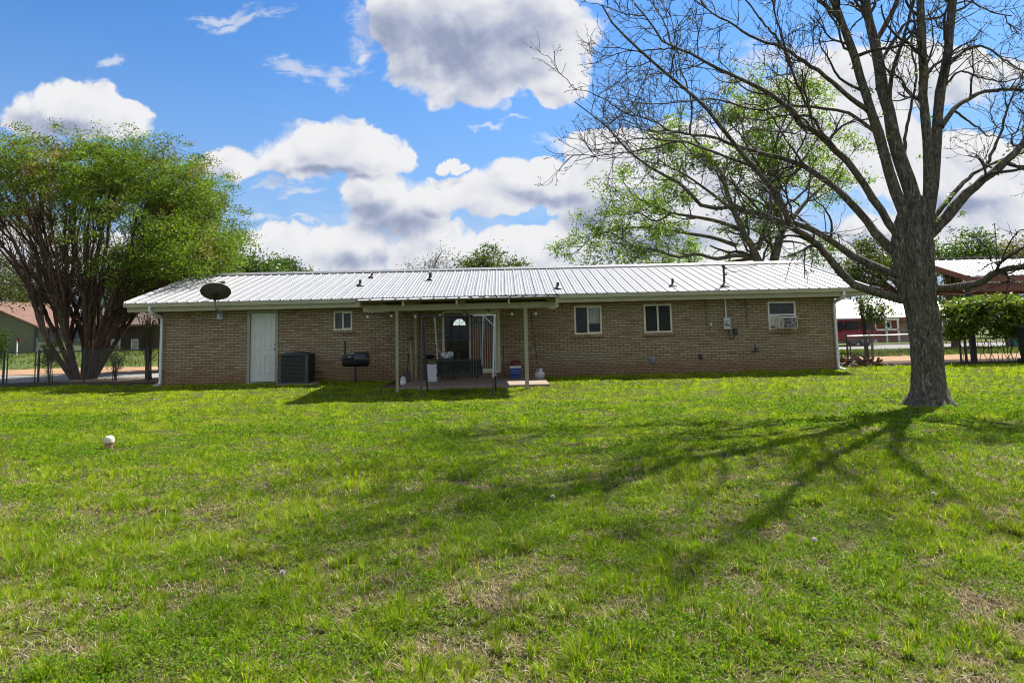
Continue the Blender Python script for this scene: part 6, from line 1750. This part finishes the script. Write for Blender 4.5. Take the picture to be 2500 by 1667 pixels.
# thin post with a small red flag in front of the gable
m_ = thing("marker_post", "thin pale post with a small red marker in front of the grey green gable", "post", tuple(at(41, 857, 44).xy) + (.5,))
p, q = at(41, 858, 44), at(42, 832, 44); m = MB(); m.tube([(p.x, 44, p.z - .3), (p.x, 44, q.z)], .04, 8); m.build("shaft", WHITE, m_, True)
m = MB(); m.box(p.x + .03, p.x + .20, 43.98, 44.02, q.z - .1, q.z + .18); m.build("marker", REDP, m_)

# right: brick house with hipped metal roof, red porch
rh = thing("brick_house", "low pinkish brick house with a hipped metal roof across the street on the right", "house", tuple(at(2200, 840, 54).xy) + (.05,))
HD = 54.0
e0, e1 = at(1960, 775, HD), at(2336, 771, HD); ze = e1.z; zr = at(2200, 729, HD + 4.5).z
PINK = brick_mat("pink_brick", (.33, .19, .15), (.38, .25, .21), (.46, .33, .28), (.28, .14, .11), (.16, .12, .10), .29, .1, False)
m = MB(); x0, x1 = e0.x + .5, e1.x - .5
m.box(x0, x1, HD + .6, HD + 9, -.1, ze); m.build("wall", PINK, rh)
m = MB(); H0, H1, R0, R1_ = HD, HD + 9.6, HD + 4.5, HD + 5.1
V_ = [(e0.x, H0, ze), (e1.x, H0, ze), (e1.x, H1, ze), (e0.x, H1, ze), (e0.x + 4.6, R0, zr), (at(2278, 729, R0).x, R0, zr)]
m.add(V_, [(0, 1, 5, 4), (1, 2, 5), (2, 3, 4, 5), (3, 0, 4), (3, 2, 1, 0)])
nr_ = 80
for i in range(nr_):
    x = e0.x + (e1.x - e0.x) * (i + .5) / nr_
    xt0, xt1 = e0.x + 4.6, V_[5][0]
    f = 1.0
    if x < xt0: f = (x - e0.x) / (xt0 - e0.x)
    if x > xt1: f = (e1.x - x) / (e1.x - xt1)
    m.beam((x, H0 - .01, ze + .01), (x, H0 + (R0 - H0) * f, ze + (zr - ze) * f + .01), .04, .022)
m.build("roof", ROOF, rh)
m = MB(); m.box(e0.x, e1.x, H0 - .04, H0 - .005, ze - .30, ze - .01); m.build("fascia", RUSTRED, rh)
REDW = M("red_porch_wall", (.24, .06, .045), .6, var=.15)
a, b = at(2128, 842, HD + .5), at(2194, 780, HD + .5)
m = MB(); m.box(a.x, b.x, HD + .50, HD + .595, 0, ze - .3); m.build("porch_wall", REDW, rh)
for (p0_, p1_, y0_, y1_) in ((2160, 2177, 784, 803), (2287, 2303, 769.5, 796)):
    u, w_ = at(p0_, y0_, HD + .4), at(p1_, y1_, HD + .4); m = MB(); m.box(u.x, w_.x, HD + .40, HD + .49, w_.z, u.z); wn_ = m.build("window", WHITE, rh)
    m = MB(); m.box(u.x + .12, w_.x - .12, HD + .385, HD + .399, w_.z + .12, u.z - .12); m.build("pane", DGLASS, wn_)
m = MB()
for y_ in (780.5, 806): u, w_ = at(2115, y_, HD - .3), at(2194, y_, HD - .3); m.box(u.x, w_.x, HD - .35, HD - .27, u.z - .06, u.z + .06)
for q_ in (2116, 2135, 2164, 2193): u = at(q_, 806, HD - .3); m.box(u.x - .06, u.x + .06, HD - .35, HD - .27, 0, at(q_, 780.5, HD - .3).z)
m.build("porch_rail", WHITE, rh)
m = MB()
for q_ in (2114, 2134): u = at(q_, 800, HD - .1); m.box(u.x - .12, u.x + .12, HD - .2, HD + .04, 0, ze - .05)
m.build("porch_post", WHITE, rh)

# dark red off-roader parked at the house corner
sx_, sy_ = at(2044, 843, 46.0).x, 46.0
suv = thing("off_road_car", "dark red off-road car parked on the street behind the right house corner", "car", (sx_, sy_, .02))
CARP = M("dark_red_car_paint", (.20, .010, .018), .22, var=.06, scale=2)
z_ = .02
prof_ = [(-a_, b_) for a_, b_ in [(-2.3, .45), (-2.32, 1.0), (-2.22, 1.08), (-2.12, 1.78), (-2.0, 1.84), (.1, 1.84), (.22, 1.78), (.72, 1.14), (2.05, 1.06), (2.2, .95), (2.25, .5), (1.95, .42), (1.85, .72), (1.55, .88), (1.25, .72), (1.15, .42), (-1.05, .42), (-1.15, .72), (-1.45, .88), (-1.75, .72), (-1.85, .42)]]
m = MB(); vs = []
for (y, s_) in ((-.92, 1), (.92, 1)):
    vs.append([(sx_ + X_, sy_ + y * (1 if Z_ < 1.12 else .84), z_ + Z_) for X_, Z_ in prof_])
k_ = len(prof_); m.add(vs[0] + vs[1], [tuple(range(k_ - 1, -1, -1)), tuple(range(k_, 2 * k_))] + [(i, (i + 1) % k_, k_ + (i + 1) % k_, k_ + i) for i in range(k_)])
m.build("body", CARP, suv)
m = MB(); yy = sy_ - .92 * .84 - .012
def side(pts): m.prism([(sx_ - a_, sy_ - .92 + (.147 * (z - 1.12) / .72 if z > 1.12 else 0) - .006, z_ + z) for a_, z in pts], (0, .004, 0))
side([(-2.05, 1.16), (-1.25, 1.16), (-1.25, 1.72), (-1.98, 1.72)]); side([(-1.15, 1.16), (-.25, 1.16), (-.25, 1.72), (-1.15, 1.72)]); side([(-.15, 1.16), (.58, 1.16), (.16, 1.72), (-.15, 1.72)])
m.build("side_window", DGLASS, suv)
m = MB(); m.box(sx_ - .12, sx_ + 2.05, sy_ - .80, sy_ + .80, z_ + 1.845, z_ + 1.90); m.build("roof_rack", STEEL, suv)
m = MB(); m.box(sx_ - 1.2, sx_ + 1.1, sy_ - 1.02, sy_ - .93, z_ + .40, z_ + .48); m.build("side_step", BLACK, suv)
m = MB(); m.bbox(sx_ - .62, sx_ - .42, sy_ - 1.08, sy_ - .93, z_ + 1.12, z_ + 1.28, .02); m.build("mirror", CARP, suv)
for X_ in (1.45, -1.55):
    for s_ in (-1, 1):
        m = MB(); m.lathe([(.22, -.12), (.36, -.11), (.40, -.05), (.40, .05), (.36, .11), (.22, .12)], (sx_ + X_, sy_ + s_ * .82, z_ + .40), 22, 'y', False); w_ = m.build("wheel", BLACK, suv, True)
        m = MB(); m.lathe([(.0005, -.10), (.06, -.12), (.07, -.09), (.22, -.07), (.25, -.115), (.25, .115), (.0005, .10)], (sx_ + X_, sy_ + s_ * .82, z_ + .40), 22, 'y', False)
        for q_ in range(6): t_ = 2 * pi * q_ / 6; m.beam((sx_ + X_ + .06 * cos(t_), sy_ + s_ * .93, z_ + .40 + .06 * sin(t_)), (sx_ + X_ + .23 * cos(t_), sy_ + s_ * .93, z_ + .40 + .23 * sin(t_)), .05, .03, (0, 1, 0))
        m.build("rim", STEEL, w_, True)

# overhead service cable
p0 = on_roof(1769, 700); a = at(1771, 654, p0.y); pts = []
path = [(1771, 654, p0.y), (1850, 646, 25.4), (1950, 640, 26.0), (2060, 629, 26.6), (2200, 611, 27.4), (2318, 594, 28.0), (2410, 580, 28.6), (2500, 565, 29.2), (2640, 536, 30)]
m = MB(); m.tube([at(*q) for q in path], .013, 5)
lp = [(1771, 656, p0.y), (1784, 662, p0.y + .1), (1797, 664, p0.y + .2), (1812, 659, p0.y + .5), (1850, 646, 25.4)]; m.tube([at(*q) for q in lp], .009, 5)
lp = [(1772, 666, p0.y), (1790, 664, p0.y + .2), (1804, 662, p0.y + .4)]; m.tube([at(*q) for q in lp], .009, 5)
tag(m.build("power_cable", BLACK, None, True), "overhead black power cable running from the roof mast to the right", "power cable")
# ------------------------------------------------------------------ the lawn's grass
def grass_mat():
    return leaf_mat("grass_blades", .45, .7, .08)
GRASS = grass_mat()
def scatter(n, y0, y1, D0, rg, wide=.80, extra=1.6):
    g = np.linspace(y0, y1, 600)
    dens = np.minimum(1, (D0 / g) ** 2) * (wide * g + extra)
    c = np.cumsum(dens); c /= c[-1]
    y = np.interp(rg.random(n), c, g)
    x = (rg.random(n) * 2 - 1) * (wide * y + extra)
    return x, y
def blades(x, y, z, h, w, lean, az, curl, rg, flat=None):
    """curved two-segment blades; returns V, quads, tris"""
    n = len(x)
    d = np.stack([np.cos(az), np.sin(az)], -1)
    s = np.stack([-d[:, 1], d[:, 0], np.zeros(n)], -1)
    # turn the flat of the blade at random about its own axis
    B = np.stack([x, y, z], -1)
    up = np.cos(lean); out = np.sin(lean)
    M1 = B + np.stack([d[:, 0] * out * h * .55, d[:, 1] * out * h * .55, up * h * .55], -1)
    l2 = lean + curl
    Tp = M1 + np.stack([d[:, 0] * np.sin(l2) * h * .5, d[:, 1] * np.sin(l2) * h * .5, np.cos(l2) * h * .5], -1)
    ww = (w * .5)[:, None]
    V = np.stack([B - s * ww, B + s * ww, M1 + s * ww * .85, M1 - s * ww * .85, Tp], 1).reshape(-1, 3)
    b = np.arange(n)[:, None] * 5
    return V, b + np.array([[0, 1, 2, 3]]), b + np.array([[3, 2, 4]])
def in_yard(x, y):
    ok = ~((x > -2.75) & (x < 1.15) & (y > 17.72)) & ~((x > -3.35) & (x < -2.7) & (y > 18.17)) & (y < 21.08)
    ok &= ((x - 7.36) ** 2 + (y - 11.98) ** 2) > .36 ** 2
    ok &= ((x + 5.33) ** 2 + ((y - 9.35) * .7) ** 2) > .11 ** 2
    return ok
def make_grass():
    rg = np.random.default_rng(99)
    n = 1900000
    x, y = scatter(n, 1.9, 22.3, 4.8, rg)
    # clumps: pull two thirds of the blades towards tuft centres
    cell = .085 * np.maximum(1, y / 6.0)
    ca, sa = cos(.62), sin(.62)
    xr_ = x * ca + y * sa + .5 * (VN.fbm(x, y, .9, 2) - .5); yr_ = -x * sa + y * ca + .5 * (VN2.fbm(x, y, .9, 2) - .5)
    jx, jy = np.floor(xr_ / cell), np.floor(yr_ / cell)
    hsh = np.abs(np.sin(jx * 12.9898 + jy * 78.233) * 43758.5453) % 1
    hs2 = np.abs(np.sin(jx * 39.346 + jy * 11.135) * 24634.6345) % 1
    hs3 = np.abs(np.sin(jx * 73.156 + jy * 52.235) * 9631.123) % 1
    dxc, dyc = (jx + .1 + .8 * hsh) * cell - xr_, (jy + .1 + .8 * hs2) * cell - yr_
    cxp, cyp = x + dxc * ca - dyc * sa, y + dxc * sa + dyc * ca
    pull = np.where(rg.random(n) < .66, .50 + .35 * rg.random(n), 0) * (1 - sstep(6, 11, y))
    out_az = np.arctan2(y - cyp, x - cxp)
    x = x + (cxp - x) * pull; y = y + (cyp - y) * pull
    y_lim = np.where(x < -10.4, 23.2, np.where(x > 10.3, 22.6, 21.05))
    k = (in_yard(x, y) | ((y >= 21.05) & (np.abs(x + .1) > 10.5))) & (y < y_lim + .25 * (VN.one(x * 3, y * 3) - .5))
    dry = lawn_dry(x, y)
    tuft = VN2.fbm(x, y, 3.3, 3); big = VN.fbm(x + 9, y, .55, 3); fine = VN3.fbm(x + 70, y - 30, 7.0, 2)
    k &= rg.random(n) > dry * .30
    base_ = rg.random(n) < .30
    gap = 1 - sstep(.34, .50, fine * .6 + tuft * .4)
    k &= base_ | (rg.random(n) < 1 - .85 * gap)
    x, y, dry, tuft, big, fine, hs3, base_, out_az = (a[k] for a in (x, y, dry, tuft, big, fine, hs3, base_, out_az)); n = len(x)
    near = 1 - sstep(5, 11, y)
    h = (.020 + .032 * sstep(.40, .70, tuft) + .034 * (hs3 > .80) * near) * (.6 + .8 * rg.random(n)) * (.95 + .25 * near)
    h *= 1 + .25 * sstep(12, 18, y)
    h *= (1 - .50 * dry) * np.where(base_, .62, 1.0)
    edge = np.clip(1 - np.minimum(np.abs(y - 20.95), 1) / .25, 0, 1); h = h * (1 + 2.4 * edge * rg.random(n) ** 2)
    w = (.0026 + .0026 * rg.random(n)) * np.maximum(1, y / 4.8)
    az = np.where(rg.random(n) < .6, out_az + rg.normal(0, .7, n), 2 * np.pi * rg.random(n))
    lean = np.abs(rg.normal(.50, .35, n)); curl = np.abs(rg.normal(.60, .4, n))
    straw = rg.random(n) < np.clip(.03 + .70 * dry + .12 * near, 0, 1)
    lean = np.where(straw, np.clip(rg.normal(1.05, .35, n), .2, 1.5), lean)
    h = np.where(straw, h * 1.0 + .012, h)
    z = ground_h(x, y) - .003
    V, Q, T = blades(x, y, z, h, w, lean, az, curl, rg)
    gA, gB, gC, gD = np.array([.155, .260, .006]), np.array([.25, .34, .008]), np.array([.30, .39, .012]), np.array([.065, .135, .006])
    a = sstep(.36, .64, big + .12 * rg.normal(size=n))[:, None]
    far = sstep(9, 17, y)[:, None]
    c = gA * (1 - a) + gB * a
    c = c * (1 - .45 * far) + gC * .45 * far
    dk = (sstep(.50, .66, VN3.fbm(x - 20, y + 15, 1.9, 3)) * rg.random(n) * .75 * near)[:, None]
    c = c * (1 - dk) + gD * dk
    yel = (rg.random(n) < .13)[:, None]; c = np.where(yel, np.array([.34, .30, .06]), c)
    st = np.array([[.48, .38, .25], [.36, .27, .17], [.58, .50, .36], [.26, .185, .115]])[rg.integers(0, 4, n)]
    c = np.where(straw[:, None], st, c) * (1 + .2 * rg.normal(size=(n, 1))); c = np.clip(c, .006, .7)
    # dead thatch lying in the gaps
    ms = 420000
    sx, sy = scatter(ms, 1.9, 14, 4.3, rg)
    sg_ = 1 - sstep(.36, .54, VN3.fbm(sx + 70, sy - 30, 7.0, 2) * .6 + VN2.fbm(sx, sy, 3.3, 3) * .4)
    kk = (rg.random(ms) < np.clip(.10 + .50 * sg_ + .9 * lawn_dry(sx, sy), 0, 1) * (1 - .85 * sstep(5, 9, sy))) & in_yard(sx, sy); sx, sy = sx[kk], sy[kk]; ms = len(sx)
    Vs, Qs, Ts = blades(sx, sy, ground_h(sx, sy) + .014 * rg.random(ms), .02 + .04 * rg.random(ms), (.0016 + .0018 * rg.random(ms)) * np.maximum(1, sy / 4.6), np.clip(rg.normal(1.25, .25, ms), .5, 1.55), 2 * np.pi * rg.random(ms), rg.normal(.1, .25, ms), rg)
    cs = np.array([[.40, .32, .21], [.30, .22, .14], [.54, .47, .35], [.20, .14, .09], [.28, .22, .09]])[rg.integers(0, 5, ms)] * (1 + .2 * rg.normal(size=(ms, 1)))
    # low broad-leaved weeds between the blades
    m = 620000
    wx, wy = scatter(m, 1.9, 14, 4.3, rg)
    wn_ = VN2.fbm(wx * 1.0 + 5, wy + 5, 4.2, 3) * .6 + VN3.fbm(wx + 5, wy + 5, 1.2, 3) * .4
    kk = (rg.random(m) < .92 * sstep(.47, .58, wn_)) & in_yard(wx, wy); wx, wy, wn_ = wx[kk], wy[kk], wn_[kk]; m = len(wx)
    C = np.stack([wx, wy, ground_h(wx, wy) + .006 + (.012 + .055 * sstep(.47, .66, wn_)) * rg.random(m) ** .7], -1)
    lv, lf = leaves(C, (.008 + .011 * rg.random(m)) * np.maximum(1, wy / 4.8), rg, .55, .35, .5)
    lc = np.clip(rep4(tints(m, [(.12, .225, .010), (.19, .29, .014), (.08, .16, .012), (.17, .23, .05)], [4, 3, 3, 1], rg)), 0, 1)
    # coarse verge grass beyond the fences
    q = 60000
    vx = np.concatenate([rg.uniform(-75, -12.5, q), rg.uniform(11, 60, q)]); vy = np.concatenate([rg.uniform(35.6, 52, q), rg.uniform(29.3, 37.2, q)])
    kk = (rg.random(2 * q) < .25 + .75 * sstep(.4, .6, VN.fbm(vx, vy, .5, 3))); vx, vy = vx[kk], vy[kk]; q = len(vx)
    V2, Q2, T2 = blades(vx, vy, ground_h(vx, vy), .07 + .10 * rg.random(q), .03 + .02 * rg.random(q), np.abs(rg.normal(.3, .3, q)), 2 * np.pi * rg.random(q), np.abs(rg.normal(.5, .3, q)), rg)
    c2 = np.clip(tints(q, [(.08, .115, .02), (.12, .15, .03), (.17, .16, .06)], [3, 3, 1], rg), 0, 1)
    o = len(V); o2 = o + len(lv)
    o3 = o2 + len(V2)
    VV = np.concatenate([V, lv, V2, Vs]); QQ = np.concatenate([Q, lf + o, Q2 + o2, Qs + o3]); TT = np.concatenate([T, T2 + o2, Ts + o3])
    cc = np.concatenate([np.repeat(c, 5, 0), lc, np.repeat(c2, 5, 0), np.repeat(np.clip(cs, .02, .75), 5, 0)])
    g = np_mesh("grass", VV, QQ, GRASS, color=cc, F3=TT)
    tag(kind(g, 'stuff'), "patchy mown green grass with straw coloured bare spots", "grass")
    print('grass', n, m, q, len(VV))
make_grass()

# dandelion heads standing in the grass, a fallen twig by the trunk
PUFF = M("white_seed_head", (.46, .44, .38), .9, var=.2, scale=60)
STALK = M("dandelion_stalk", (.14, .19, .06), .7)
def dandelion(px_, py_, first=[None]):
    d = ray(px_, py_); t = -CAM_H / d.z; p = Vector((0, 0, CAM_H)) + d * t; z = float(ground_h(p.x, p.y)); p.z = z
    if first[0] is None:
        o = thing("dandelion", "white dandelion seed head on a short stalk in the grass", "dandelion", tuple(p), 'dandelion heads in the lawn')
        m = MB(); m.tube([(p.x, p.y, z - .01), (p.x + .006, p.y, z + .05), (p.x + .004, p.y, z + .10)], .003, 5); m.build("stalk", STALK, o, True)
        m = MB(); r = random.Random(2); c_ = Vector((p.x + .004, p.y, z + .112))
        m.lathe([(.0005, -.012), (.009, -.006), (.012, 0), (.009, .008), (.0005, .012)], c_, 9, cap=False)
        for i in range(110):
            v_ = Vector((r.gauss(0, 1), r.gauss(0, 1), r.gauss(0, 1))).normalized(); e = v_.orthogonal().normalized() * .0035
            m.add([c_ + v_ * .008 - e * .3, c_ + v_ * .008 + e * .3, c_ + v_ * .016 + e, c_ + v_ * .016 - e], [(0, 1, 2, 3)])
        m.build("seed_head", PUFF, o); first[0] = o
    else: copy_tree(first[0], tuple(p))
for q in ((1849, 1242), (1989, 1349), (1350, 1245), (2281, 1240), (688, 1438)):
    dandelion(*q)
r = np.random.default_rng(3); a, b = at(2150, 962, 12.6), at(2185, 980, 12.2)
P = resample([(a.x, a.y, .12), ((a.x + b.x) / 2, (a.y + b.y) / 2, .10), (b.x, b.y, .03)], 8)[None]; R = np.linspace(.006, .012, 8)[None]
A, B = branch(P, R, 5, .1, .9, (.12, .3), (30, 70), 5, r, .25, .1, .7, .005, .5, .3)
tw = np_mesh("fallen_twig", *join([tubes(P, R, 5), tubes(A, B, 4)]), TWIGM)
tag(tw, "small forked fallen twig in the grass left of the trunk", "twig")
